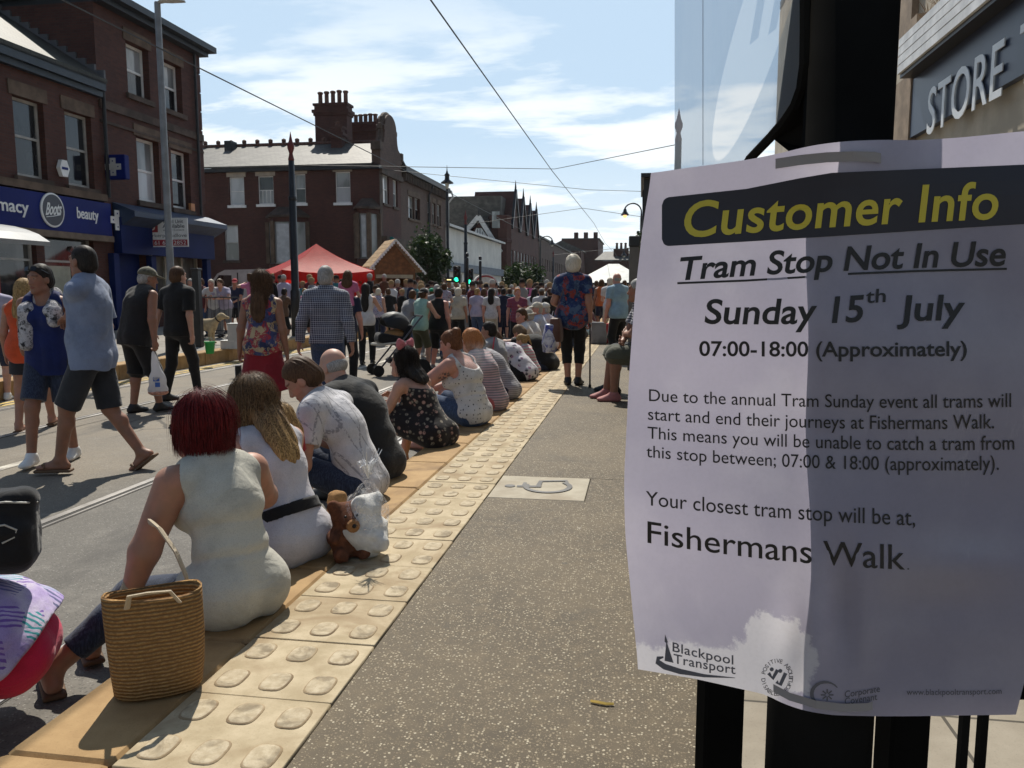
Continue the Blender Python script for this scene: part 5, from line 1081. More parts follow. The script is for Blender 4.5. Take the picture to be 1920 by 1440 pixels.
        if t.get('collar'):
            c = MB(); U, Fw, Rr = k.F2[:, 2], k.F2[:, 1], k.F2[:, 0]; n0 = k.N + U * .028 * z; pts = [n0 + (Rr * math.sin(a) * .072 + Fw * (.022 - math.cos(a) * .072) - U * max(0, -math.cos(a)) * .055) * z for a in [R_(-158 + 316 * q_ / 20) for q_ in range(21)]]
            c.tube(pts, [.012 * z] + [.019 * z] * 19 + [.012 * z], 8, True, .8); cl_o = c.build("collar", t['m'], ob, True)
            bt_ = MB(); fr = k.C + Fw * (.118 * k.g * z + o)
            for q_ in range(5): bt_.lathe([(.0055, -.002), (.006, .002), (.003, .004)], fr - U * (.09 * q_ - .12) * z, 8, Fw)
            if t.get('pocket'): bt_.prism([fr + Rr * x + U * (y_ + .03) - Fw * .012 for x, y_ in ((-.10, .06), (-.10, -.05), (-.03, -.05), (-.03, .06))], Fw * .006)
            bt_.build("button", t['m'], ob)
    if shoes:
        for i in (0, 1):
            if shoes == 'sandal' or shoes == 'flipflop':
                S = Sdf(.01); a, tt = k.A[i], k.toe[i]; dn = _n(np.array([0, 0, -1.0]) + tt * tt[2]); sd_ = _n(np.cross(tt, [0, 0, 1.0])); R = np.stack([sd_, tt, -dn], 1); S.bx(a + tt * .05 * z + dn * .085 * z, np.array([.045, .135, .012]) * z, R, .01)
                S.rc(a + tt * .115 * z + dn * .035 * z - sd_ * .03 * z, a + tt * .115 * z + dn * .035 * z + sd_ * .03 * z, .012 * z); S.rc(a + tt * .10 * z + dn * .055 * z - sd_ * .046 * z, a + tt * .112 * z + dn * .034 * z, .009 * z).rc(a + tt * .10 * z + dn * .055 * z + sd_ * .046 * z, a + tt * .112 * z + dn * .034 * z, .009 * z); sdf_obj("sandal", S, min(res, .008), SHOE['brown'], root)
            else:
                S = Sdf(.02); k.footshape(S, i, .008 * z); sdf_obj("shoe", S, min(res, .014), SHOE[shoes], root)
    if hat: make_hat(k, hat, root, res)
    return root, k
def make_hat(k, hat, root, res):
    kind, m = hat; hp, h, R = k.head_p, k.hs, k.FH; S = Sdf(.008)
    if kind in ('cap', 'cap_back'):
        q = 1 if kind == 'cap' else -1; S.el(hp(0, -.014, .045), np.array([.090, .110, .092]) * h, R); S.keep(hp(0, 0, .034), -R[:, 2]); S.el(hp(0, .12 * q - .01, .042), np.array([.075, .085, .010]) * h, R @ rotm(0, 12 * q), .012); S.sp(hp(0, -.014, .138), .010 * h)
    elif kind == 'sun':
        S.el(hp(0, -.014, .045), np.array([.092, .110, .10]) * h, R); S.keep(hp(0, 0, .030), -R[:, 2]); S.el(hp(0, -.012, .030), np.array([.155, .17, .014]) * h, R, .02)
    sdf_obj("cap" if kind != 'sun' else "sun_hat", S, min(res, .012), m, root)
# hair strands for figures close to the lens: thin tapering locks laid over the scalp
def locks(k, n=380, L=.2, wave=.0, wl=.12, w=.0055, seed=1, spread=.02, face=62, droop=None, part=0.0, inflate=.02, lift=.0, back=0.0, side=0.0):
    r = random.Random(seed); mb = MB(); h = k.hs; V0, F0_ = [], []
    G = np.array([0, 0, -1.0]); bk = -k.F2[:, 1]
    for j in range(n):
        phi = r.uniform(-180 + face, 180 - face); ph = R_(phi); th0 = R_(min(70, abs(r.gauss(8, 22)) + 3)); steps = 13; pts = []; amp = wave * r.uniform(.5, 1.4); p0 = r.uniform(0, 6.28); ll = L * r.uniform(.72, 1.08); f = inflate * r.uniform(.75, 1.25); fly = r.random() < .12; f *= r.uniform(1.2, 1.7) if fly else 1; ll *= r.choice((1, 1, .8, .6)) if L > .2 else 1
        tmax = R_(92 + r.uniform(-8, 10)); arc = 0; last = None; d = None; sidev = None
        for i in range(steps + 10):
            th = th0 + (tmax - th0) * i / steps
            if th <= tmax + 1e-6:
                q = np.array([math.sin(th) * math.sin(ph) * (.074 + f), -math.sin(th) * math.cos(ph) * (.094 + f) - .014, math.cos(th) * (.090 + f) + .030]); p = k.Hc + k.FH @ (q * h)
            else:
                st = ll / 11; g = _n(G + bk * back + k.FH[:, 0] * side + (0 if d is None else d * .35)); p = last + g * st
                lx = k.FH[:, 0] * math.cos(ph) + k.FH[:, 1] * math.sin(ph) * .3
                p = p + lx * amp * math.cos(arc / wl * 6.28 + p0) * .35
            if last is not None: d = _n(p - last); arc += np.linalg.norm(p - last)
            pts.append(p); last = p
        m = len(pts); rad = [w * (0.55 + .6 * math.sin(min(1, i / (m * .35)) * 1.57)) * (1 - .85 * max(0, (i - m * .55) / (m * .45))) * (.7 + .6 * r.random()) * (.45 if fly else 1) for i in range(m)]
        mb.tube(pts, rad, 4, False, .45)
    return np.array(mb.v), np.array(mb.f)
# ================================================================== PEOPLE
def loc_of(w, loc, rz):
    """place point -> a figure's own coordinates"""
    c, s_ = math.cos(R_(rz)), math.sin(R_(rz)); d = np.asarray(w, float) - np.asarray(loc, float); return np.array([d[0] * c + d[1] * s_, -d[0] * s_ + d[1] * c, d[2]])
def grd(px, py, z=ROAD): return at(px, py, Z=z)
def px_at(px, Y, z): q = at(px, 600, Y=Y); return (q[0], Y, z)
C = m_cloth
DENIM = C("dark denim", (.018, .026, .050), 'denim'); DENIM_L = C("blue denim", (.030, .052, .105), 'denim'); BLK = C("black cotton", (.012, .012, .013)); CREAM = C("cream jersey", (.60, .58, .50), None, trans=.12); WHT = C("white cotton", (.64, .63, .64), None, trans=.12)
KHAKI = C("dark khaki cotton", (.050, .052, .045)); GREYC = C("grey marl", (.26, .26, .27)); NAVYC = C("navy cotton", (.016, .020, .045)); RGREY = C("charcoal shorts", (.030, .032, .038))
SIT = dict(pelvis=(0, 0, .118))
# ---- row seated on the kerb, nearest first
A1, r1 = (-1.51, 2.76, 0), 66; f = lambda px, py, Y: loc_of(at(px, py, Y=Y), A1, r1)
red_w, kk = person("woman with dark red bob in cream vest and jeans, sitting beside the straw bag", A1, r1, 1.57, 1.13, 'f', 'tan', .0072, top=dict(m=CREAM, sleeve=0, hem=-.15, o=.018, neck=.075, hole=.080, fold=.007, lap_t=.32, lap_f=.012, rolls=((-.015, .0065), (.12, .004)), name="vest_top"), bottom=dict(m=DENIM, len=1.72), hair=('bob', 'red'), shoes='sandal',
    pelvis=(0, 0, .135), lean=9, curve=20, twist=-8, head=(28, 2, 0), hands=(f(232, 1150, 2.62), (.25, .42, .25)), elbows=((-.9, -.5, -.1), (1, -.4, 0)), feet=(loc_of(grd(100, 1300), A1, r1) + (0, 0, .09), loc_of(grd(160, 1240), A1, r1) + (0, 0, .09)), toes=(22, 22), hipw=1.10, arm=1.32, sw=1.04, extra_hair=lambda k: locks(k, 2600, .125, .006, .10, .0019, 2, face=52, inflate=.036), curl=(.8, .6), palm=((0, -.2, -1), None))
m = MB(); hp = kk.head_p; 
gl = MB(); P_ = [hp(-.080, .0, .012), hp(-.078, .06, .018), hp(-.070, .094, .016)]; gl.tube(P_, .0045, 6); gl.tube([hp(.080, .0, .012), hp(.078, .06, .018), hp(.070, .094, .016)], .0045, 6)
for q in (-1, 1): gl.add([hp(q * x, .106 - abs(x) * .16, z_) for x, z_ in ((.010, .028), (.066, .028), (.066, -.012), (.045, -.020), (.016, -.016))], [(0, 1, 2, 3, 4)])
gl.tube([hp(-.012, .108, .016), hp(.012, .108, .016)], .004, 5); sgl = gl.build("sunglasses", mat("black acetate", (.01, .01, .011), .2)); sgl.matrix_world = Matrix.Translation(A1) @ Matrix.Rotation(R_(r1), 4, 'Z'); tag(sgl, "black sunglasses worn by the red-haired woman", "sunglasses")
A2, r2 = (-1.58, 3.42, 0), 68; f = lambda px, py, Y: loc_of(at(px, py, Y=Y), A2, r2)
_, k2 = person("woman with long wavy blonde hair in a white dress with black belt, on kerb", A2, r2, 1.62, 1.06, 'f', 'fair', .0072, top=dict(m=C("white pleated dress", (.62, .60, .64), None, trans=.12), sleeve=0, hem=-.16, o=.018, lap_t=.95, lap_f=.04, neck=.07, fold=.008, hole=.07, name="dress"), hair=('long.30', 'ombre'), shoes='sandal', group=None,
    pelvis=(0, 0, .13), lean=14, curve=18, head=(6, 12, 4), hands=((-.12, .46, .26), (.14, .48, .26)), feet=((-.12, .55, -.175), (.12, .58, -.175)), hipw=1.06, arm=1.15, extra_hair=lambda k: locks(k, 3400, .46, .070, .15, .0015, 5, face=48, inflate=.026, back=.10, side=.10))
S = Sdf(.02); k2.torso(S, .030 * k2.z, .045); S.keep(k2.W + k2.F1[:, 2] * .005, k2.F1[:, 2]); S.keep(k2.W - k2.F1[:, 2] * .05, -k2.F1[:, 2]); bo = sdf_obj("belt", S, .0075, BLK, _)
C1, rc_ = (-1.88, 4.02, ROAD), 60
kc = Skel(.86, .95, 'f', lean=4, curve=6, head=(10, 8, 0))
person("small blonde child with a red headband standing in front of the young man", C1, rc_, .86, .95, 'f', 'fair', .0085, sk=kc, top=dict(m=C("red cotton", (.40, .02, .025)), hem=-.10), bottom=dict(m=DENIM_L, len=1.0), hair=('long.16', 'blonde'), shoes='white', extra_hair=lambda k: locks(k, 500, .14, .012, .10, .0018, 15, inflate=.024))
hb = empty("headband", C1, R_(rc_), "bright red headband on the small blonde child", "headband"); m = MB(); pts = [kc.head_p(.098 * math.cos(a), .03 + .008 * math.sin(a), .03 + .118 * math.sin(a)) for a in [R_(-20 + 220 * i / 16) for i in range(17)]]; m.tube(pts, .014, 6); m.build("band", mat("red satin", (.55, .02, .03), .4), hb)
A3, r3 = (-1.64, 4.50, 0), 86; f = lambda px, py, Y: loc_of(at(px, py, Y=Y), A3, r3)
person("young dark-haired man in a white zigzag T-shirt, hunched and looking down", A3, r3, 1.80, .94, 'm', 'tan', .0075, top=dict(m=C("white zigzag cotton", (.63, .62, .65), 'zigzag', c2=(.16, .16, .19), trans=.10), hem=-.12, o=.020, sleeve=.62, fold=.013, neck=.066), bottom=dict(m=DENIM, len=2.0), hair=('short', 'brown'), shoes='white', stubble=.35, skinm=m_skin("tattooed tan skin", (.40, .215, .145), tattoo=(-.20, .30, .20, .11)),
    pelvis=(0, 0, .125), lean=12, curve=30, head=(20, 40, 0), hands=((-.13, .40, .30), (.12, .46, .27)), elbows=((-.8, -.5, -1), (.8, -.3, -.8)), feet=((-.14, .55, -.175), (.14, .60, -.175)), curl=(.9, .9), palm=((0.3, 0, 1), (-.3, 0, 1)))
A4, r4 = (-1.72, 5.06, 0), 74
person("bald heavy man in a black T-shirt, bent forward behind the young man", A4, r4, 1.80, 1.10, 'm', 'fair', .009, top=dict(m=C("black jersey", (.016, .016, .017)), hem=-.15, o=.020, sleeve=.6, fold=.012), bottom=dict(m=BLK, len=1.0, flare=.02), hair=('ring', 'grey'), shoes='black', stubble=.3, pelvis=(0, 0, .13), lean=14, curve=30, head=(-8, 24, 0), hands=((-.12, .55, .28), (.14, .55, .28)), feet=((-.16, .5, -.175), (.16, .55, -.175)), belly=.03)
A5, r5 = (-1.61, 6.20, 0), 66
fl5 = C("black floral viscose", (.016, .013, .014), 'blossom', c2=(.42, .25, .20), c3=(.30, .26, .20), sc=.9)
_, k5 = person("woman with dark hair, wearing a pink bow and black floral sundress, leaning forward", A5, r5, 1.62, .92, 'f', 'fair', .0085, top=dict(m=fl5, sleeve=0, hem=-.16, o=.016, lap_t=1.0, lap_f=.045, neck=.085, back=.165, hole=.095, fold=.010, name="sundress"), hair=('long.22', 'black'), shoes='sandal',
    pelvis=(0, 0, .12), lean=24, curve=22, head=(26, -4, 0), hands=((-.10, .52, .30), (.06, .48, .34)), elbows=((-.5, .1, -1), (.5, .1, -1)), feet=((-.12, .42, -.175), (.12, .46, -.175)), extra_hair=lambda k: locks(k, 800, .24, .01, .15, .0030, 9, face=60, inflate=.024, back=.25), skinm=SKIN['fair'])
bw = empty("hair_bow", A5, R_(r5), "pink spotted bow on the head of the dark-haired woman in the floral sundress", "hair bow")
S = Sdf(.012); c = k5.head_p(0, -.01, .150); R = k5.FH @ rotm(-20)
for q in (-1, 1):
    S.el(c + R @ np.array([q * .058, 0, .010]), (.050, .020, .038), R @ rotm(0, 0, q * 12), .02); S.el(c + R @ np.array([q * .088, 0, .016]), (.024, .022, .046), R, .02)
S.sp(c, .018); S.disp = folds(.004, 60, 3); pk = m_cloth("pink spotted satin", (.72, .26, .30), 'dots', c2=(.10, .02, .03), sc=2.2, trans=.3); sdf_obj("ribbon", S, .005, pk, bw)
m = MB(); m.tube([k5.head_p(.093 * math.cos(a), -.01, .030 + .108 * math.sin(a)) for a in [R_(-10 + 200 * i / 16) for i in range(17)]], .006, 5); m.build("band", BLK, bw)
A6, r6 = (-1.53, 7.22, 0), 72
dots6 = C("white bird print cotton", (.62, .60, .58), 'dots', c2=(.02, .02, .022), sc=.95)
_, k6 = person("large woman with auburn hair tied up, tattooed shoulder and white spotted vest", A6, r6, 1.68, 1.24, 'f', 'pink', .010, top=dict(m=dots6, sleeve=0, hem=-.12, o=.018, neck=.08, back=.15, hole=.085, fold=.010, rolls=((0, .008), (.11, .006)), name="vest_top"), bottom=dict(m=DENIM_L, len=1.0), hair=('bun', 'auburn'), shoes='sandal', skinm=m_skin("tattooed pink skin", (.46, .235, .175), tattoo=(-.26, .12, .42, .10)),
    pelvis=(0, 0, .135), lean=6, curve=24, head=(16, 14, 0), hands=((-.08, .50, .42), (.12, .48, .30)), elbows=((-1, -.2, -.5), (1, -.2, -.4)), feet=((-.15, .5, -.175), (.15, .5, -.175)), hipw=1.08, arm=1.35, curl=(1.0, .6))
ph = empty("mobile_phone", tuple(np.array(A6) + rotm(r6) @ np.array((-.06, .585, .45))), R_(r6), "phone in a yellow-green case held by the large woman in the spotted vest", "phone"); m = MB(); m.cbox((0, 0, 0), (.072, .012, .145), 0, .003); m.build("case", mat("lime case", (.45, .55, .05), .4), ph); m = MB(); m.cbox((0, -.0075, 0), (.062, .002, .13)); m.build("screen", mat("phone glass", (.01, .01, .012), .1), ph)
A7, r7 = (-1.50, 8.15, 0), 74
person("woman with ginger bob in a pink and grey striped top on the kerb", A7, r7, 1.66, 1.02, 'f', 'fair', .012, top=dict(m=C("pink striped jersey", (.50, .34, .36), 'stripe', c2=(.22, .20, .22), sc=1.3), hem=-.15, o=.02, sleeve=.5), bottom=dict(m=C("coral skirt", (.45, .12, .12)), len=1.0), hair=('bob', 'ginger'), shoes='black', pelvis=(0, 0, .125), lean=10, curve=26, head=(20, 6, 0), hands=((-.1, .48, .3), (.12, .48, .3)), feet=((-.12, .5, -.175), (.12, .5, -.175)))
person("person with grey top and dark hair sitting low on the kerb behind the striped woman", (-1.50, 9.0, 0), 80, 1.66, 1.1, 'f', 'fair', .013, top=dict(m=C("grey striped jersey", (.34, .33, .35), 'stripe', c2=(.22, .21, .23), sc=1.5), hem=-.15, o=.02), bottom=dict(m=NAVYC, len=2.0), hair=('short', 'mousy'), shoes='black', pelvis=(0, 0, .125), lean=22, curve=30, head=(0, 20, 0), hands=((-.1, .5, .3), (.12, .5, .3)), feet=((-.12, .5, -.175), (.12, .5, -.175)))
A8 = px_at(940, 10.1, 0)
person("dark-haired boy in a grey T-shirt with a pink bag, sitting upright on the kerb", A8, 70, 1.60, 1.05, 'm', 'tan', .013, top=dict(m=GREYC, hem=-.12, o=.02, sleeve=.55), bottom=dict(m=BLK, len=1.5), hair=('short', 'black'), shoes='black', pelvis=(0, 0, .12), lean=8, curve=18, head=(20, 2, 0), hands=((-.1, .45, .3), (.12, .45, .3)), feet=((-.12, .5, -.175), (.12, .5, -.175)))
q = np.array(A8) + (-.02, -.24, .23); pb = empty("shoulder_bag", tuple(q), R_(70), "small pink bag hanging at the side of the boy in grey", "bag"); S = Sdf(.02); S.bx((0, 0, 0), (.11, .05, .12), None, .03); S.disp = folds(.006, 30, 4); sdf_obj("pouch", S, .01, C("pink nylon", (.55, .05, .16)), pb); m = MB(); m.tube([(-.1, 0, .1), (-.05, .02, .3), (.02, .04, .42)], .008, 5); m.build("strap", mat("red strap", (.4, .02, .04)), pb)
A9 = px_at(985, 10.9, 0)
person("man in a white T-shirt with dark print, doubled over on the kerb beyond the boy", A9, 68, 1.75, 1.1, 'm', 'tan', .013, top=dict(m=C("white printed cotton", (.58, .56, .60), 'blossom', c2=(.03, .03, .06), c3=(.25, .10, .20), sc=.55), hem=-.14, o=.02, sleeve=.6), bottom=dict(m=BLK, len=1.2), hair=('short', 'brown'), shoes='black', pelvis=(0, 0, .12), lean=30, curve=40, head=(0, 30, 0), hands=((-.1, .5, .25), (.12, .5, .25)), feet=((-.12, .5, -.175), (.12, .5, -.175)))
person("child in a pink, white and green striped top sitting on the kerb between two adults", px_at(1000, 11.7, 0), 75, 1.15, 1.0, 'f', 'fair', .013, top=dict(m=C("candy striped jersey", (.55, .25, .30), 'stripe', c2=(.50, .52, .50), sc=.8), hem=-.1), bottom=dict(m=NAVYC, len=2.0), hair=('pony', 'blonde'), shoes='pink', pelvis=(0, 0, .09), lean=14, curve=20, head=(10, 20, 0), hands=((-.1, .3, .2), (.1, .3, .2)), feet=((-.08, .35, -.2), (.08, .35, -.2)))
A10 = px_at(1026, 12.4, 0)
person("man in a black T-shirt curled far forward on the kerb, back like a dome", A10, 66, 1.78, 1.2, 'm', 'tan', .014, top=dict(m=BLK, hem=-.15, o=.022, sleeve=.55), bottom=dict(m=DENIM, len=2.0), hair=('short', 'mousy'), shoes='black', pelvis=(0, 0, .125), lean=24, curve=48, head=(0, 40, 0), hands=((-.1, .5, .25), (.12, .5, .25)), feet=((-.12, .5, -.175), (.12, .5, -.175)))
HATM = C("stone sun hat", (.50, .46, .38))
person("man with a reddish tan looking back over the row, sitting beyond the curled man", px_at(992, 13.4, 0), 100, 1.78, 1.05, 'm', 'pink', .015, top=dict(m=WHT, hem=-.12), bottom=dict(m=KHAKI, len=1.2), hair=('short', 'brown'), shoes='black', pelvis=(0, 0, .12), lean=4, curve=12, head=(40, 5, 0), hands=((-.1, .5, .3), (.12, .5, .3)), feet=((-.12, .5, -.175), (.12, .5, -.175)))
person("person in a round cream sun hat and pale top sitting on the kerb", px_at(1006, 14.3, 0), 70, 1.70, 1.1, 'f', 'fair', .015, top=dict(m=WHT, hem=-.12), bottom=dict(m=KHAKI, len=1.2), hair=('short', 'grey'), shoes='black', pelvis=(0, 0, .13), lean=6, curve=16, head=(10, 10, 0), hands=((-.1, .5, .3), (.12, .5, .3)), feet=((-.12, .5, -.175), (.12, .5, -.175)), hat=('sun', HATM))
person("man in a cream peaked cap and blue-white shirt sitting on the kerb", px_at(1016, 15.6, 0), 85, 1.82, 1.15, 'm', 'pink', .015, top=dict(m=C("pale blue cotton", (.36, .40, .52)), hem=-.12), bottom=dict(m=RGREY, len=1.2), hair=('crop', 'grey'), shoes='black', pelvis=(0, 0, .16), lean=2, curve=10, head=(30, 0, 0), hands=((-.1, .5, .3), (.12, .5, .3)), feet=((-.12, .5, -.175), (.12, .5, -.175)), hat=('cap', HATM))
person("person in a white cap sitting just behind the man in the cream cap", px_at(1033, 16.6, 0), 75, 1.80, 1.05, 'm', 'pink', .016, top=dict(m=C("pale lilac cotton", (.45, .42, .52)), hem=-.12), bottom=dict(m=RGREY, len=1.2), hair=('crop', 'grey'), shoes='black', pelvis=(0, 0, .15), lean=4, curve=12, head=(10, 5, 0), hands=((-.1, .5, .3), (.12, .5, .3)), feet=((-.12, .5, -.175), (.12, .5, -.175)), hat=('cap', C("white cap", (.62, .60, .56))))
# ---- squatting figure cut by the left edge of the picture
PK = (-2.16, 2.34, ROAD); rpk = 118
palm = C("pastel palm print", (.40, .30, .60), 'palm', c2=(.62, .56, .70), c3=(.04, .30, .33), sc=1.0)
person("person crouching at the left edge in pink leggings and pastel palm-leaf top", PK, rpk, 1.66, 1.12, 'f', 'fair', .009, top=dict(m=palm, hem=-.04, o=.045, sleeve=.5, loose=.05, fold=.010), bottom=dict(m=C("hot pink leggings", (.58, .020, .085)), len=2.0, o=.010), hair=('pony', 'brown'), shoes='white', pelvis=(0, 0, .27), lean=48, curve=24, head=(0, 20, 0), hands=((-.2, .62, .3), (.2, .62, .3)), feet=((-.14, .22, .085), (.14, .22, .085)), knees=((-.4, 1, .3), (.4, 1, .3)), hipw=1.18)
# ---- couple and others walking on the road
M1 = tuple(grd(188, 886)); rm = 102; f = lambda px, py, Y: loc_of(at(px, py, Y=Y), M1, rm)
_, km = person("tall man in pale blue short-sleeved shirt and dark shorts, sunglasses on his head", M1, rm, 1.84, 1.04, 'm', 'brown', .008, top=dict(m=C("pale blue chambray", (.20, .245, .36)), hem=-.13, o=.024, sleeve=.75, fold=.013, neck=.06, drape=.012, collar=1), bottom=dict(m=RGREY, len=.98, o=.010, flare=.025, fold=.007), hair=('crop', 'black'), shoes='flipflop', lean=-2, curve=6, head=(-20, -2, 0), hands=(f(118, 618, 6.25), None), elbows=((-.2, -1, -.4), None), feet=((-.06, .30, .085), (.10, -.30, .15)), toedrop=(0, 38), belly=.02, curl=(.9, .5), palm=((0, 0, -1), None), toes=(-4, 4))
def shades_on_head(k, loc, rz, label):
    m = MB(); hp = k.head_p
    for q in (-1, 1):
        m.tube([hp(q * .086, -.02, .045), hp(q * .082, .05, .085)], .004, 5); m.add([hp(q * .012, .082, .115), hp(q * .062, .074, .112), hp(q * .064, .090, .078), hp(q * .016, .098, .080)], [(0, 1, 2, 3)])
    o = m.build("sunglasses", mat("black acetate", (.01, .01, .011), .2)); o.matrix_world = Matrix.Translation(loc) @ Matrix.Rotation(R_(rz), 4, 'Z'); tag(o, label, "sunglasses")
shades_on_head(km, M1, rm, "black sunglasses pushed up on the head of the man in the pale blue shirt")
def pocket(k, parent, side, m_): pass
Wm = tuple(grd(105, 866)); rw = 196; f = lambda px, py, Y: loc_of(at(px, py, Y=Y), Wm, rw)
_, kw = person("woman in royal blue top, denim shorts and white trainers, facing the lens", Wm, rw, 1.70, 1.0, 'f', 'brown', .008, top=dict(m=C("royal blue jersey", (.010, .020, .105)), sleeve=0, hem=-.16, o=.018, neck=.085, drape=.012, fold=.011), bottom=dict(m=DENIM, len=.85, o=.016, flare=.02), hair=('short', 'black'), shoes='white', curve=2, head=(-24, 4, 0), hands=(f(118, 590, 6.5), f(38, 735, 6.8)), elbows=((-.6, -.6, -1), (.5, -1, 0)), feet=((-.10, -.14, .085), (.10, .22, .085)), curl=(.9, .5))
shades_on_head(kw, Wm, rw, "black sunglasses pushed up on the hair of the woman with the scarf")
sc_ = empty("scarf", Wm, R_(rw), "white scarf with black print draped round the neck of the woman in royal blue", "scarf")
S = Sdf(.04); z = kw.z; N_, Cc, Fx = kw.N, kw.C, kw.F2
for q in (-1, 1):
    a = N_ + Fx @ (np.array([q * .075, -.03, .02]) * z); b_ = N_ + Fx @ (np.array([q * .105, .105, -.12]) * z); c = N_ + Fx @ (np.array([q * .12, .135, -.30 - .10 * q]) * z); S.rc(a, b_, .05 * z, .062 * z).rc(b_, c, .062 * z, .055 * z)
S.rc(N_ + Fx @ (np.array([-.075, -.035, .02]) * z), N_ + Fx @ (np.array([.075, -.035, .02]) * z), .045 * z); S.disp = folds(.012, 45, 7); sdf_obj("cloth", S, .009, C("black on white voile", (.55, .53, .55), 'floral', c2=(.50, .48, .50), c3=(.03, .03, .035), sc=2.0), sc_)
O1 = tuple(grd(62, 806)); f = lambda px, py, Y: loc_of(at(px, py, Y=Y), O1, 22)
person("woman with long blonde hair in an orange sleeveless top and grey shorts", O1, 22, 1.60, 1.05, 'f', 'tan', .011, top=dict(m=C("bright orange cotton", (.62, .085, .025)), sleeve=0, hem=-.16, o=.03, loose=.03, neck=.07), bottom=dict(m=RGREY, len=.6, flare=.02), hair=('long.30', 'blonde'), shoes='sandal', head=(-10, 4, 0), feet=((-.1, -.1, .085), (.12, .24, .085)), hands=(None, None))
person("person in a pale lilac T-shirt and white trainers half outside the left edge", px_at(-12, 9.6, ROAD), 30, 1.66, 1.1, 'm', 'fair', .014, top=dict(m=C("pale lilac jersey", (.40, .38, .50)), hem=-.1), bottom=dict(m=DENIM, len=1.0), hair=('short', 'brown'), shoes='white')
V1 = px_at(252, 8.85, ROAD); f = lambda px, py, Y: loc_of(at(px, py, Y=Y), V1, -24)
_, kv = person("stooping man in black vest, long black shorts and olive cap", V1, -24, 1.78, 1.16, 'm', 'brown', .0095, top=dict(m=C("black vest", (.013, .013, .014)), sleeve=0, hem=-.14, o=.030, neck=.07, hole=.07, drape=.02), bottom=dict(m=BLK, len=1.08, o=.02, flare=.03), hair=('crop', 'grey'), shoes='black', lean=8, curve=14, head=(-20, 10, 0), hands=(None, f(291, 655, 8.75)), elbows=(None, (.6, -1, 0)), feet=((-.12, .0, .085), (.12, .20, .085)), hat=('cap', C("olive camouflage cap", (.11, .105, .07), 'blossom', c2=(.2, .19, .14), c3=(.05, .05, .035), sc=1.0)), curl=(.9, 1.1), arm=1.1)
B1 = px_at(333, 10.0, ROAD); f = lambda px, py, Y: loc_of(at(px, py, Y=Y), B1, -14)
person("man dressed all in black striding away beside the black post", B1, -14, 1.79, .98, 'm', 'fair', .0095, top=dict(m=C("black polo cotton", (.012, .012, .013)), hem=-.1, o=.03, sleeve=.8, drape=.004, neck=.06, collar=1), bottom=dict(m=C("black jeans", (.013, .013, .015)), len=2.0, fold=.006), hair=('short', 'brown'), shoes='black', curve=4, head=(-8, -2, 0), hands=(f(285, 640, 9.9), f(362, 655, 9.9)), feet=(f(308, 768, 9.9), f(375, 748, 10.3)), toes=(10, -40), curl=(.6, .7))
R1 = px_at(492, 8.0, ROAD); f = lambda px, py, Y: loc_of(at(px, py, Y=Y), R1, 6)
_, kr = person("woman with long brown hair in sleeveless flowery top and dark red skirt", R1, 6, 1.67, 1.06, 'f', 'brown', .0095, top=dict(m=C("blue garden print", (.060, .075, .19), 'floral', c2=(.36, .045, .06), c3=(.50, .38, .22), sc=.8), sleeve=0, hem=-.10, o=.020, neck=.07, loose=.02, hole=.07, fold=.009), bottom=dict(m=C("dark red cotton", (.24, .014, .024)), kind='skirt', len=.50, flare=.05), hair=('long.34', 'brown'), shoes='sandal', head=(-4, 0, 0), hands=(f(447, 680, 7.95), f(543, 690, 8.05)), elbows=((-.5, -1, 0), (.5, -1, 0)), extra_hair=lambda k: locks(k, 700, .34, .012, .14, .0036, 12, face=60, inflate=.028, back=.12, side=.12), curl=(1.0, .8))
ph = empty("mobile_phone", tuple(at(447, 697, Y=7.94)), .3, "dark phone with pale edge held by the woman in the red skirt", "phone"); m = MB(); m.cbox((0, 0, 0), (.07, .014, .14), 0, .003); m.build("case", mat("pale phone edge", (.5, .5, .5), .4), ph); m = MB(); m.cbox((0, -.009, 0), (.06, .003, .125)); m.build("screen", mat("phone glass", (.01, .01, .012), .1), ph)
K1 = px_at(612, 8.75, ROAD); f = lambda px, py, Y: loc_of(at(px, py, Y=Y), K1, 4)
person("grey-haired man in a blue checked long-sleeved shirt and jeans, walking away", K1, 4, 1.75, 1.05, 'm', 'tan', .009, top=dict(m=C("blue check cotton", (.34, .36, .42), 'check', c2=(.018, .024, .055), c3=(.5, .5, .52), sc=1.0), hem=-.06, o=.022, sleeve=1.92, fold=.012, neck=.055, drape=.004, collar=1), bottom=dict(m=DENIM_L, len=2.0, o=.016), hair=('short', 'grey'), shoes='black', head=(0, 0, 0), hands=(f(552, 692, 8.6), f(668, 690, 8.7)), elbows=((-.5, -1, 0), (.5, -1, 0)), sw=1.04)
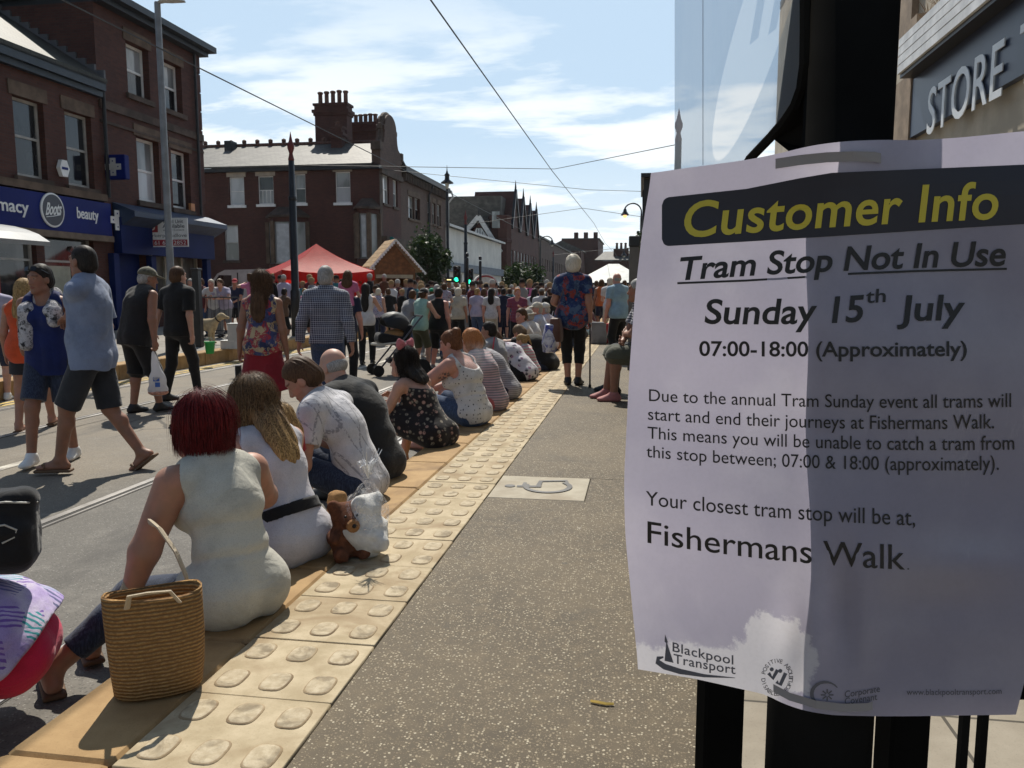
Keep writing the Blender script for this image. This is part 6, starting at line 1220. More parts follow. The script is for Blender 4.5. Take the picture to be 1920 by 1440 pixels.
# ---- lady with the stick, on the platform
L1 = (-.87, 10.42, 0); f = lambda px, py, Y: loc_of(at(px, py, Y=Y), L1, 2)
_, kl = person("elderly woman with white permed hair and blue floral blouse, on a stick", L1, 2, 1.66, 1.16, 'f', 'tan', .0095, top=dict(m=C("navy poppy print", (.020, .040, .13), 'floral', c2=(.33, .050, .030), c3=(.075, .12, .20), sc=.95), hem=-.20, o=.024, sleeve=.62, loose=.03, fold=.012, neck=.06), bottom=dict(m=BLK, len=1.5, o=.007, fold=.004), hair=('perm', 'white'), shoes='black', head=(-4, 6, 0), hands=((-.16, .27, 1.0), f(1107, 610, 10.35)), elbows=((-.7, -1, -.4), (.4, -1, 0)), feet=((-.055, 0, .085), (.075, .02, .085)), toes=(-8, 14), curl=(.9, 1.1), arm=1.15, hipw=1.05)
ws_ = empty("walking_stick", tuple(at(1106, 727, Y=10.22)), 0, "thin black walking stick in the right hand of the elderly woman", "walking stick"); wz = .80
m = MB(); m.tube([(0, 0, .03), (-.01, .05, wz)], .011, 8); m.build("shaft", BLACKP, ws_); m = MB(); m.tube([(-.01, -.03, wz + .008), (-.01, .03, wz + .02), (-.01, .11, wz + .012)], .014, 8); m.build("handle", BLACKP, ws_); m = MB(); m.lathe([(.02, 0), (.019, .03), (.013, .045)], (0, 0, 0), 10); m.build("rubber_foot", mat("black rubber", (.012, .012, .012), .8), ws_)
def soft_bag(name, loc, rz, label, size, m_, strap=None, sm=None, seed=1, nm="bag_body", cat="bag", sag=.03, res=.01):
    o = empty(name, tuple(loc), R_(rz), label, cat); S = Sdf(.03); S.bx((0, 0, size[2] / 2), np.array(size) / 2, None, .03); S.el((0, 0, size[2] * .3), np.array(size) / 2 + sag, None, .05); S.keep((0, 0, 0), (0, 0, -1)); S.disp = folds(.008, 28, seed); sdf_obj(nm, S, res, m_, o)
    if strap: m = MB(); m.tube(strap, .011, 5, True, .5); m.build("strap", sm or m_, o)
    return o
soft_bag("shoulder_bag", at(1042, 640, Y=10.2), 0, "brown shoulder bag at the left side of the elderly woman with the stick", (.13, .26, .30), C("brown leather", (.11, .05, .035), rough=.5), [(0, .05, .28), (.05, .06, .55), (.09, .07, .68)], seed=5)
soft_bag("carrier_bag", at(1030, 660, Y=10.15), 10, "white carrier bag with blue print hanging from the elderly woman's arm", (.12, .22, .36), C("white printed plastic", (.55, .55, .60), 'floral', c2=(.55, .55, .6), c3=(.05, .07, .30), rough=.35, sc=.3), [(0, 0, .34), (.05, .05, .52)], seed=8)
# ---- men on the bench behind the notice
BN = empty("bench", (.20, 9.45, 0), 0, "black metal bench on the platform, partly behind the notice", "bench")
m = MB()
for k in range(5): m.cbox((-.16 + k * .08, 0, .43), (.06, 2.0, .03), 0, .004)
m.build("seat", BLACKP, BN)
for y in (-.85, .85): m = MB(); m.cbox((0, y, .207), (.32, .06, .41)); m.build("leg", BLACKP, BN)
for k, (y, lab, tp, bt, sh, hr, rr) in enumerate(((9.15, "man in navy striped T-shirt and khaki shorts sitting at the edge of the notice", C("navy stripe", (.022, .026, .05), 'stripe', c2=(.35, .35, .38), sc=1.2), dict(m=C("olive cargo cotton", (.085, .085, .06)), len=1.05, o=.025, flare=.03), 'pink', 'grey', 98), (9.75, "man in dark trousers and black shoes sitting on the bench beyond the striped man", BLK, dict(m=RGREY, len=2.0), 'black', 'brown', 92))):
    person(lab, (.14, y, .445), rr, 1.78, 1.15, 'm', 'brown', .010, top=dict(m=tp, hem=-.13, o=.03, sleeve=.7), bottom=bt, hair=('crop', hr), shoes=sh, pelvis=(0, 0, .125), lean=8, curve=12, head=(-20, 4, 0), hands=((.06, .30, .30), (-.02, .34, .22)), elbows=((-1, .1, -.5), (1, .1, -.5)), feet=((-.12, .44, -.36), (.13, .50, -.36)))
# ================================================================== THE NOTICE AND ITS POST
def fwd(px, py, D): r = ray(px, py); return EYE + r * (D / float(r @ HF))
ip = lambda x, tab: float(np.interp(x, [t[0] for t in tab], [t[1] for t in tab]))
def sm(x, tab, w=16): return sum(ip(x + d, tab) for d in (-w, -w / 2, 0, w / 2, w)) / 5
T_D = ((1100, .728), (1210, .700), (1450, .634), (1500, .622), (1560, .614), (1640, .612), (1720, .611), (2000, .605))
T_T = ((1222, 325), (1265, 318), (1400, 300), (1460, 288), (1520, 273), (1580, 265), (1650, 262), (1720, 263), (1800, 258), (1920, 246), (1990, 240))
T_B = ((1170, 1250), (1197, 1255), (1300, 1272), (1435, 1302), (1470, 1320), (1510, 1333), (1560, 1341), (1640, 1343), (1700, 1343), (1905, 1340), (2000, 1336))
T_L = ((0, 1222), (.10, 1206), (.25, 1190), (.40, 1180), (.62, 1170), (.73, 1172), (.86, 1184), (1, 1197))
T_R = ((0, 1990), (.93, 1925), (1, 1905))
def notice_pt(px, py, off=0.0):
    g = lambda cx, cy, sx_, sy_: math.exp(-((px - cx) / sx_) ** 2 - ((py - cy) / sy_) ** 2)
    d = sm(px, T_D) + .0045 * g(1575, 1130, 26, 90) - .005 * g(1530, 1180, 30, 110) - .004 * g(1622, 1150, 24, 120) + .004 * g(1480, 1200, 30, 60) - .0035 * g(1800, 1060, 120, 40) + .003 * g(1760, 1130, 150, 45) + .002 * math.sin(px * .011 + py * .006) - .003 * g(1590, 275, 60, 40) + .0022 * math.sin(py * .017 - px * .004)
    return fwd(px, py, d - off)
NV, NU = 90, 76; V, Fq, UVc = [], [], []
for j in range(NV + 1):
    v = j / NV; l, r = sm(v, T_L, .03), ip(v, T_R)
    for i in range(NU + 1):
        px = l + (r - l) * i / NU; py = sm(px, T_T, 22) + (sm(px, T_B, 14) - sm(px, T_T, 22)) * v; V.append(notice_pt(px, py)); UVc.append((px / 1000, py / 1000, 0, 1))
for j in range(NV):
    for i in range(NU): a = j * (NU + 1) + i; Fq.append((a, a + 1, a + NU + 2, a + NU + 1)[::-1])
NO = empty("notice", tuple(fwd(1580, 1330, .614)), 0, "large laminated white tram stop notice strapped to the black post, paler at one corner", "notice"); NO0 = np.array(NO.location)
def m_paper():
    t = NT("laminated paper"); at_ = t.new("ShaderNodeAttribute"); at_.attribute_name = "Col"; x = t.xyz(at_.outputs[0]); n1 = t.noise(55, 5, .65); n2 = t.noise(9, 4, .6)
    edge = t.math('MULTIPLY', t.math('SUBTRACT', n1, .5), .10); e2 = t.math('MULTIPLY', t.math('SUBTRACT', t.noise(22, 4, .6), .5), .09)
    # jagged paler patch and lower left strip, mixed in over the greyer sheet
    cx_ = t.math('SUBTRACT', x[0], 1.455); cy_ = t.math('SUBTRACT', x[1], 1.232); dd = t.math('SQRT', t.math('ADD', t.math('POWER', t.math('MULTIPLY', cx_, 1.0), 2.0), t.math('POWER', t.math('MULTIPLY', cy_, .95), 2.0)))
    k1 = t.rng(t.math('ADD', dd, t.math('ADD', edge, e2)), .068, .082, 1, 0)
    k2 = t.math('MULTIPLY', t.rng(t.math('ADD', x[1], edge), 1.206, 1.222), t.rng(t.math('ADD', x[0], edge), 1.50, 1.42)); pale_mask = t.math('MAXIMUM', k1, k2)
    greyish = t.mix(t.rng(n2, .4, .65), (.50, .48, .60), (.58, .56, .67)); c = t.mix(pale_mask, greyish, (.84, .83, .88))
    fib = t.noise(300, 2); c = t.mix(t.rng(fib, .4, .7, 0, .06), c, (.3, .3, .34))
    scr = t.math('MULTIPLY', t.rng(t.noise(18, 6, .75, v=t.map((2.2, 1, .5))), .60, .66), t.rng(t.noise(5, 2), .5, .6)); c = t.mix(t.math('MULTIPLY', scr, .22), c, (.85, .85, .88))
    t.bump(t.math('ADD', t.noise(26, 4, .6, dist=.8), t.math('MULTIPLY', fib, .08)), .10, .006)
    t.fin(t.mix(1.0, c, (.80, .80, .84), 'MULTIPLY'), .38, .45, **{'Coat Weight': .35, 'Coat Roughness': .12})
    tr = t.new("ShaderNodeBsdfTranslucent"); t.put(tr.inputs[0], t.mix(.5, c, (1, .95, .93), 'MULTIPLY')); ms = t.new("ShaderNodeMixShader"); ms.inputs[0].default_value = .45; t.l.new(t.b.outputs[0], ms.inputs[1]); t.l.new(tr.outputs[0], ms.inputs[2]); t.l.new(ms.outputs[0], t.out.inputs[0]); return t.mat
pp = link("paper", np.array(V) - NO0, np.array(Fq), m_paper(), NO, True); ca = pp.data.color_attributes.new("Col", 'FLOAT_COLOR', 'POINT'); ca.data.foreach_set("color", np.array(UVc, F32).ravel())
INK = mat("black toner", (.012, .012, .014), .5, 0); INK_G = mat("faded toner", (.10, .10, .12), .5, 0); INK_N = mat("dark navy toner", (.016, .017, .030), .45, .1); INK_Y = mat("yellow toner", (.52, .44, .045), .5, .1)
def tline(txt, base, hgt, ink, bold=0.0, shear=0.0, cap=None, x_only=None, spacing=1.0, off=.0006, h2=None):
    """one printed line: base = points the baseline runs through on the sheet, hgt = height of a capital"""
    v, f = font_mesh(txt, 1.0, bold, shear, spacing, res=5); lo, hi = v.min(0), v.max(0); cv, _f = font_mesh(cap or "H", 1.0); ch = cv[:, 1].max() - cv[:, 1].min()
    x0, x1 = base[0][0], base[-1][0]; bx_ = [p[0] for p in base]; co = np.polyfit(bx_, [p[1] for p in base], min(2, len(base) - 1))
    out = []
    for q in v:
        a = (q[0] - lo[0]) / (hi[0] - lo[0]); px = x0 + (x1 - x0) * a; h_ = hgt + ((h2 or hgt) - hgt) * a; out.append(notice_pt(px, np.polyval(co, px) - q[1] / ch * h_, off) - NO0)
    mb = MB(); mb.add(out, f); return mb.build("lettering", ink, NO)
def pgrid(name, top, bot, n, ink, off=.0004, rnd=0):
    """a printed block between two edges"""
    mb = MB(); vs = []
    x0, x1 = top[0][0], top[-1][0]
    for i in range(n + 1):
        px = x0 + (x1 - x0) * i / n; a, b_ = ip(px, top), ip(px, bot); e = min(px - x0, 1e9); c = max(0, 1 - e / rnd) if rnd else 0; s_ = (1 - math.sqrt(max(0, 1 - c * c))) * rnd
        for k in range(5): vs.append(notice_pt(px, a + s_ + (b_ - s_ - a - s_) * k / 4, off) - NO0)
    mb.add(vs, [(i * 5 + k, i * 5 + k + 1, i * 5 + k + 6, i * 5 + k + 5) for i in range(n) for k in range(4)]); return mb.build(name, ink, NO)
def ppoly(name, pts, ink, off=.0006, n=1):
    mb = MB(); mb.add([notice_pt(x, y, off) - NO0 for x, y in pts], [tuple(range(len(pts)))]); return mb.build(name, ink, NO)
def pstroke(name, pts, w, ink, off=.0006):
    mb = MB(); vs = []; k = len(pts)
    for i, (x, y) in enumerate(pts):
        a, b_ = pts[max(i - 1, 0)], pts[min(i + 1, k - 1)]; dx, dy = b_[0] - a[0], b_[1] - a[1]; L = math.hypot(dx, dy) + 1e-9; ww = (w[i] if isinstance(w, (list, tuple)) else w) / 2
        vs += [notice_pt(x - dy / L * ww, y + dx / L * ww, off) - NO0, notice_pt(x + dy / L * ww, y - dx / L * ww, off) - NO0]
    mb.add(vs, [(2 * i, 2 * i + 1, 2 * i + 3, 2 * i + 2) for i in range(k - 1)]); return mb.build(name, ink, NO)
pgrid("heading_block", ((1241, 371), (1400, 354), (1500, 334), (1560, 324), (1700, 318), (1980, 306)), ((1241, 462), (1400, 453), (1560, 443), (1700, 434), (1920, 420), (1980, 415)), 230, INK_N, .0004, 14)
tline("Customer Info", ((1283, 444), (1400, 437), (1560, 425), (1720, 414), (1872, 410)), 64, INK_Y, .016, .12, h2=68, off=.0009, spacing=1.04)
tline("Tram Stop Not In Use", ((1275, 524), (1400, 518), (1560, 508), (1720, 500), (1886, 498)), 41, INK, .020, .16, h2=45)
pstroke("underline", [(1270, 531), (1400, 526), (1500, 520), (1600, 513), (1720, 508), (1800, 506), (1888, 504)], 4, INK)
tline("Sunday 15", ((1321, 606), (1450, 607), (1620, 602)), 44, INK, .018, .12, h2=48); tline("th", ((1624, 568), (1661, 566)), 25, INK, .012, .05); tline("July", ((1682, 601), (1810, 599)), 46, INK, .018, .10)
tline("07:00-18:00 (Approximately)", ((1311, 667), (1480, 668), (1640, 668), (1813, 667)), 27, INK, .016)
tline("Due to the annual Tram Sunday event all trams will", ((1217, 752), (1400, 759), (1560, 764), (1720, 765), (1896, 763)), 22, INK, .002, h2=26)
tline("start and end their journeys at Fishermans Walk.", ((1215, 787), (1400, 797), (1540, 803), (1700, 805), (1864, 803)), 22, INK, .002, h2=27)
tline("This means you will be unable to catch a tram from", ((1214, 822), (1400, 834), (1560, 841), (1720, 844), (1902, 843)), 22, INK, .002, h2=27)
tline("this stop between; 07:00 & 18:00 (approximately).", ((1212, 857), (1400, 871), (1560, 879), (1700, 882), (1873, 881)), 22, INK, .002, h2=27)
tline("Your closest tram stop will be at,", ((1211, 947), (1400, 965), (1560, 979), (1716, 985)), 26, INK, .002, h2=30)
tline("Fishermans Walk", ((1214, 1018), (1400, 1042), (1560, 1062), (1697, 1067)), 40, INK, .004, h2=46); tline(".", ((1701, 1068), (1705, 1068)), 18, INK_G)
tline("Blackpool", ((1261, 1221), (1320, 1235), (1375, 1246)), 17, INK_G, .010, spacing=1.05); tline("Transport", ((1263, 1243), (1320, 1254), (1379, 1264)), 17, INK_G, .010, spacing=1.05)
ppoly("logo_tower", ((1247, 1189), (1252, 1203), (1251, 1206), (1263, 1243), (1246, 1239), (1249, 1206), (1246, 1203)), INK_G)
pstroke("logo_swoosh", [(1244, 1232), (1234, 1234), (1233, 1241), (1246, 1250), (1275, 1259), (1320, 1267), (1378, 1271)], [3, 8, 10, 11, 10, 6, 1], INK_G)
cxs, cys = 1457, 1270
for txt, a0, a1 in (("POSITIVE ABOUT", 190, 372), ("DISABLED PEOPLE", 176, -6)):
    n_ = len(txt)
    for k, ch_ in enumerate(txt):
        if ch_ == ' ': continue
        a = R_(a0 + (a1 - a0) * (k + .5) / n_); v, f = font_mesh(ch_, 1.0, .01); v = (v - (v.min(0) + v.max(0)) / 2) * 11; up = (math.cos(a), math.sin(a)) if a0 > 180 else (-math.cos(a), -math.sin(a)); rt_ = (-up[1], up[0])
        mb = MB(); mb.add([notice_pt(cxs + math.cos(a) * 26 + q[0] * rt_[0] + q[1] * up[0], cys + math.sin(a) * 31 + q[0] * rt_[1] + q[1] * up[1], .0006) - NO0 for q in v], f); mb.build("lettering", INK_G, NO)
pstroke("tick_mark", [(1441, 1262), (1449, 1272), (1458, 1256)], 7, INK_G); pstroke("tick_mark", [(1456, 1278), (1463, 1284), (1473, 1262)], 7, INK_G); ppoly("dot", [(1447 + 4 * math.cos(a), 1255 + 4 * math.sin(a)) for a in [k * .785 for k in range(8)]], INK_G); ppoly("dot", [(1463 + 4 * math.cos(a), 1258 + 4 * math.sin(a)) for a in [k * .785 for k in range(8)]], INK_G)
pstroke("emblem_arc", [(1548 + 26 * math.cos(R_(a)), 1301 + 22 * math.sin(R_(a))) for a in range(120, 342, 16)], [2, 4, 6, 7, 7, 7, 6, 6, 5, 5, 4, 3, 3, 2], INK_G)
for a in range(0, 360, 45): pstroke("emblem_ray", [(1551 + 3 * math.cos(R_(a)), 1303 + 3 * math.sin(R_(a))), (1551 + 12 * math.cos(R_(a)), 1303 + 11 * math.sin(R_(a)))], 2.6, INK_G)
tline("Corporate", ((1584, 1308), (1650, 1297)), 12, INK_G, .008); tline("Covenant", ((1584, 1321), (1645, 1312)), 12, INK_G, .008); tline("www.blackpooltransport.com", ((1700, 1303), (1780, 1303), (1878, 1301)), 11, INK_G)
TIE = mat("clear cable tie", (.24, .23, .24), .35, .1)
def tie(pts, w, label):
    o = empty("cable_tie", tuple(notice_pt(*pts[len(pts) // 2], .002)), 0, label, "cable tie", "cable ties round the notice"); L0 = np.array(o.location); mb = MB(); vs = []
    for x, y in pts: vs += [notice_pt(x, y - w / 2, .0012) - L0, notice_pt(x, y - w / 2, .0026) - L0, notice_pt(x, y + w / 2, .0026) - L0, notice_pt(x, y + w / 2, .0012) - L0]
    k = len(pts); mb.add(vs, [(4 * i + a, 4 * i + (a + 1) % 4, 4 * i + 4 + (a + 1) % 4, 4 * i + 4 + a) for i in range(k - 1) for a in range(4)] + [(0, 1, 2, 3), (4 * k - 1, 4 * k - 2, 4 * k - 3, 4 * k - 4)]); mb.build("strap", TIE, o)
tie([(1454, 307), (1500, 300), (1550, 295), (1600, 293), (1640, 294), (1652, 297)], 19, "grey cable tie holding the top of the notice to the post"); tie([(1450, 1290), (1480, 1306), (1530, 1321), (1580, 1327), (1625, 1326), (1636, 1323)], 15, "grey cable tie holding the bottom of the notice to the post")
PBLK = mat("black post paint", (.0125, .0122, .0115), .85, .5, 2.0, spec=0.0)
pc = fwd(1566, 720, .672); po = empty("notice_post", (pc[0], pc[1], 0), 0, "thick round black post that carries the notice and the tram stop flag", "post"); m = MB()
m.lathe([(.0445, 0), (.0445, 1.338), (.0345, 1.344), (.0345, 3.4), (.034, 3.42)], (0, 0, 0), 32); m.build("tube", PBLK, po, True)
tb = empty("sun_blocking_board", tuple(fwd(1504, 1312, sm(1504, T_D) + .008)), 0, "added black board fixed behind the notice to block sun through its right half", "board"); T0 = np.array(tb.location); m = MB(); vs = []  # unseen board, added to keep sunlight from passing through the notice's right half
for px in (1504, 1560, 1640, 1800, 1985):
    for py, dd in ((305, .008), (1312, .008), (1312, .016), (305, .016)): vs.append(fwd(px, py, sm(px, T_D) + dd) - T0)
m.add(vs, [(4 * i + a_, 4 * i + (a_ + 1) % 4, 4 * i + 4 + (a_ + 1) % 4, 4 * i + 4 + a_) for i in range(4) for a_ in range(4)] + [(0, 1, 2, 3), (19, 18, 17, 16)]); m.build("panel", PBLK, tb)
# tram stop flag
fl_n, fl_f = .672, 1.06
def fpt(px, py): t_ = (1505 - px) / 240; den = 1 / fl_n + (1 / fl_f - 1 / fl_n) * t_; return fwd(px, py, 1 / den)
FG = empty("tram_stop_flag", tuple(fpt(1265, 322)), 0, "pale translucent tram stop flag with a faint oval emblem, high on the post", "sign"); F0_ = np.array(FG.location); nrm = np.cross(fpt(1505, 0) - fpt(1265, 0), np.array([0, 0, 1.0])); nrm /= np.linalg.norm(nrm)
if nrm @ (EYE - F0_) < 0: nrm = -nrm
pol = [(1265, -260), (1265, 322), (1330, 311), (1400, 300), (1440, 258), (1466, 228), (1486, 198), (1498, 165), (1504, 120), (1505, 60), (1505, -260)]
def m_flag():
    t = NT("see-through printed flag plastic"); c0 = fpt(1418, 65) - F0_; e1 = fpt(1472, 65) - fpt(1364, 65); ra = np.linalg.norm(e1) / 2; e1 = e1 / np.linalg.norm(e1); rb = (fpt(1418, -140) - fpt(1418, 270))[2] / 2
    def dot(v): n = t.new("ShaderNodeVectorMath", operation='DOT_PRODUCT'); t.put(n.inputs[0], t.map(loc=tuple(-c0))); n.inputs[1].default_value = tuple(v); return n.outputs['Value']
    v_ = t.math('DIVIDE', dot((0, 0, 1)), float(rb)); u_ = t.math('SUBTRACT', t.math('DIVIDE', dot(e1), float(ra)), t.math('MULTIPLY', v_, .9)); r2 = t.math('ADD', t.math('POWER', u_, 2.0), t.math('POWER', v_, 2.0)); ov_ = t.rng(r2, .97, 1.03, 1, 0)
    def bar(u0, u1, v0): w = t.math('ADD', u_, t.math('MULTIPLY', v_, .55)); return t.math('MULTIPLY', t.math('MULTIPLY', t.math('GREATER_THAN', w, u0), t.math('LESS_THAN', w, u1)), t.math('GREATER_THAN', v_, v0))
    ov_ = t.math('MULTIPLY', ov_, t.math('SUBTRACT', 1.0, t.math('MAXIMUM', bar(-.15, .12, -.05), bar(.45, .68, -.1)), clamp=True)); gh = t.rng(t.noise(7, 5, .7, v=t.map((1, 1, .25))), .35, .7)
    c_ = t.mix(ov_, t.mix(gh, (.62, .72, .84), (.72, .79, .87)), (.95, .96, .97)); t.fin(c_, .15, .5); tr = t.new("ShaderNodeBsdfTranslucent"); t.put(tr.inputs[0], c_); ms = t.new("ShaderNodeMixShader"); ms.inputs[0].default_value = .8; t.l.new(t.b.outputs[0], ms.inputs[1]); t.l.new(tr.outputs[0], ms.inputs[2])
    tp_ = t.new("ShaderNodeBsdfTransparent"); t.put(tp_.inputs[0], t.mix(ov_, (.86, .93, 1.0), (1, 1, 1))); m2 = t.new("ShaderNodeMixShader"); t.put(m2.inputs[0], t.math('ADD', .50, t.math('MULTIPLY', ov_, .14))); t.l.new(ms.outputs[0], m2.inputs[1]); t.l.new(tp_.outputs[0], m2.inputs[2]); t.l.new(m2.outputs[0], t.out.inputs[0]); return t.mat
m = MB(); m.add([fpt(*p) - F0_ for p in pol], [tuple(range(len(pol)))]); pn = m.build("panel", m_flag(), FG)
m = MB(); m.add([fpt(x, y) + nrm * .0012 - F0_ for x, y in ((1319.4, -260), (1320.6, -260), (1320.6, 310), (1319.4, 310))], [(0, 1, 2, 3)]); m.build("crease", mat("panel joint", (.12, .13, .16), .5), pn)
m = MB(); ed = [fpt(*p) - F0_ for p in pol[3:]]; m.tube([p - nrm * .002 for p in ed], .0045, 6); m.build("edge_trim", PBLK, FG)
m = MB(); q0 = [fpt(1506, -260), fpt(1506, 110), fpt(1492, 190), fpt(1462, 236), fpt(1440, 262), fpt(1468, 285)]; q1 = fwd(1540, 288, .70), fwd(1545, -260, .70); m.prism([p - F0_ - nrm * .006 for p in q0] + [p - F0_ - nrm * .006 for p in q1], -nrm * .02); m.build("bracket", PBLK, FG)
def square_post(px, D, w, h, label, name="post", cap=True):
    p = fwd(px, 1400, D); o = empty(name, (p[0], p[1], 0), YAW, label, "post"); m = MB(); m.cbox((0, 0, h / 2), (w, w, h), 0, .004); m.build("shaft", PBLK, o); m = MB(); m.cbox((0, 0, h + .006), (w + .012, w + .012, .012), 0, .003); m.build("cap", PBLK, o); return o
square_post(1347, .98, .050, .98, "square black post standing left of the thick notice post"); square_post(1689, .84, .043, 1.16, "square black post just right of the thick notice post")
rl = empty("guard_rail", tuple(fwd(1822, 1400, 1.35) * (1, 1, 0)), YAW, "black guard rail with two thin uprights at the lower right corner", "railing")
for x in (-.0165, .0165): m = MB(); m.cbox((x, 0, .42), (.0135, .0135, .84)); m.build("upright", PBLK, rl)
m = MB(); m.cbox((.2, 0, .86), (.55, .03, .03)); m.build("top_rail", PBLK, rl)
# ================================================================== POLES, LAMPS, WIRES
RED_F = mat("red finial paint", (.14, .024, .02), .5); GALV = mat("galvanised steel", (.20, .21, .22), .5, .2, 4)
def ole(X, Y, label, top=5.35):
    o = empty("tram_pole", (X, Y, 0), 0, label, "pole", "black overhead line poles"); m = MB(); zb = -.01
    m.lathe([(.13, zb), (.13, 1.2), (.10, 1.25), (.095, 3.6), (.08, 3.62), (.075, top - .75), (.06, top - .74)], (0, 0, 0), 14); m.build("shaft", BLACKP, o, True)
    m = MB(); m.lathe([(.10, 3.58), (.11, 3.6), (.11, 3.68), (.09, 3.70)], (0, 0, 0), 14); m.build("collar", BLACKP, o, True)
    m = MB(); m.lathe([(.075, top - .74), (.08, top - .70), (.06, top - .62), (.045, top - .55), (.09, top - .42), (.09, top - .34), (.05, top - .24), (.025, top - .12), (.005, top)], (0, 0, 0), 12); m.build("finial", RED_F, o, True); return o
PL = [(-9.15, 20.4, "black tram pole with red finial in front of the corner terrace"), (-9.1, 41.5, "black tram pole behind the pair of green traffic lights"), (-9.1, 84, "far black tram pole on the left pavement, nearer of two"), (-9.0, 104, "farthest black tram pole on the left pavement"), (.78, 19.2, "black tram pole with red finial beside the edge of the flag sign"), (.8, 41, "black tram pole on the right platform hidden behind the notice")]
for a in PL[:5]: ole(*a)
def lantern_post(px, pyt, Y, label):
    q = at(px, pyt, Y=Y); o = empty("lamp_post", (q[0], Y, 0), 0, label, "lamp post"); t_ = q[2]; m = MB(); m.lathe([(.16, 0), (.16, 1.1), (.09, 1.3), (.075, t_ - 1.4), (.06, t_ - 1.3)], (0, 0, 0), 12); m.build("shaft", BLACKP, o, True)
    m = MB(); m.lathe([(.06, t_ - 1.3), (.12, t_ - 1.05), (.14, t_ - .98)], (0, 0, 0), 12); m.build("glass_bowl", mat("frosted lamp glass", (.55, .55, .5), .3), o, True)
    m = MB(); m.lathe([(.36, t_ - 1.0), (.34, t_ - .95), (.14, t_ - .80), (.12, t_ - .6), (.16, t_ - .55), (.07, t_ - .45), (.03, t_ - .3), (.005, t_)], (0, 0, 0), 14); m.build("lamp_cap", BLACKP, o, True)
lantern_post(838, 309, 44, "tall black lamp post with a pointed lantern beside the street tree")
def swan(px, pyt, Y, dr, label, lit=False):
    q = at(px, pyt, Y=Y); o = empty("lamp_post", (q[0], Y, 0), 0, label, "lamp post"); t_ = q[2]; m = MB(); r = .55; pts = [(0, 0, 0), (0, 0, t_ - r - .4)] + [(dr * (r - r * math.cos(a)), 0, t_ - r + r * math.sin(a)) for a in [R_(15 * k) for k in range(11)]]
    m.tube(pts, [.09, .07] + [.045] * 11, 8); m.build("swan_neck", BLACKP, o); e = pts[-1]; m = MB(); m.lathe([(.04, .0), (.10, -.12), (.12, -.22), (.26, -.42), (.27, -.46), (.05, -.4)], e, 12); sh = m.build("lamp_shade", BLACKP, o)
    m = MB(); m.lathe([(.02, -.40), (.13, -.47), (.11, -.58), (.02, -.62)], e, 10); m.build("bulb", mat("lit orange lamp", (.8, .45, .2), .4, emit=(1, .5, .2, 1.6)) if lit else mat("frosted lamp glass", (.55, .55, .5), .3), o, True)
swan(1013, 443, 70, 1, "black swan-neck lamp post beyond the green canopy on the left side"); swan(1203, 381, 52, -1, "black swan-neck lamp with an orange light at the right side", True)
swan(1064, 496, 120, 1, "small far swan-neck lamp behind the white-haired woman"); swan(1190, 465, 80, -1, "small far swan-neck lamp left of the short grey pillar")
q = at(318, 470, X=-9.4); cl_ = empty("lamp_column", (q[0], q[1], 0), 0, "tall grey street lamp column in front of the three-storey block", "street lamp"); qt = at(290, 6, Y=q[1]); m = MB(); m.lathe([(.10, 0), (.10, 1.4), (.072, 1.5), (.058, qt[2]), (.05, qt[2] + .02)], (0, 0, 0), 14); m.build("column", GALV, cl_, True)
hl = (np.array((.96, .28, 0))); m = MB(); m.tube([(0, 0, qt[2]), tuple(hl * .12 + (0, 0, qt[2] + .05)), tuple(hl * .25 + (0, 0, qt[2] + .06)), tuple(hl * .52 + (0, 0, qt[2] + .05))], [.05, .10, .12, .05], 10, True, .35); m.build("lamp_head", mat("light grey lamp head", (.42, .42, .42), .5), cl_, True)
bp = px_at(372, 16.2, 0); o = empty("black_post", bp, 0, "plain black post on the opposite platform beside the dog", "post"); m = MB(); m.cbox((0, 0, .83), (.15, .15, 1.66), 0, .01); m.build("shaft", BLACKP, o); m = MB(); m.cbox((0, 0, 1.68), (.18, .18, .05), 0, .01); m.build("cap", BLACKP, o)
bp = px_at(1187, 12.6, 0); o = empty("grey_pillar", bp, 0, "slim grey square pillar with a dark top behind the bench", "pillar"); m = MB(); m.cbox((0, 0, .95), (.15, .15, 1.9), 0, .01); m.build("shaft", mat("grey stone pillar", (.13, .12, .11), .8), o); m = MB(); m.cbox((0, 0, 1.98), (.17, .17, .16), 0, .01); m.build("cap", BLACKP, o)
sp_ = px_at(1208.5, 6.6, 0); o = empty("shelter_frame", sp_, 0, "black shelter frame upright rising beside the left edge of the notice", "shelter"); m = MB(); m.cbox((0, 0, 1.06), (.052, .052, 2.12)); m.build("post", BLACKP, o); m = MB(); m.bar((-.02, .0, 1.5), (-.03, .0, 2.02), .014); m.bar((-.03, 0, 2.02), (.0, 0, 2.08), .014); m.build("brace", BLACKP, o); m = MB(); m.cbox((.7, .6, 2.14), (1.5, 1.4, .03)); m.build("roof", BLACKP, o)
WIRE = mat("dark wire", (.03, .03, .034), .5)
def wire(label, pts, r=.012, sag=0.0):
    P = []
    for a, b_ in zip(pts, pts[1:]):
        a, b_ = np.array(a, float), np.array(b_, float)
        for k in range(9): t_ = k / 8; P.append(a + (b_ - a) * t_ - np.array((0, 0, sag * 4 * t_ * (1 - t_))))
    m = MB(); m.tube(P, r, 5); return tag(m.build("overhead_wire", WIRE), label, "wire", "overhead tram wires")
cz = 5.30
wire("contact wire over the nearer tram track, running down the whole street", [(-2.95, 2, cz), (-3.1, 28, cz), (-2.95, 50, cz), (-3.2, 72, cz), (-3.0, 94, cz), (-3.1, 150, cz)], .013)
wire("contact wire over the farther tram track, crossing the chimney", [(-7.45, 4, cz - .35), (-7.35, 28, cz - .35), (-7.5, 60, cz - .35), (-7.3, 100, cz - .35)], .012)
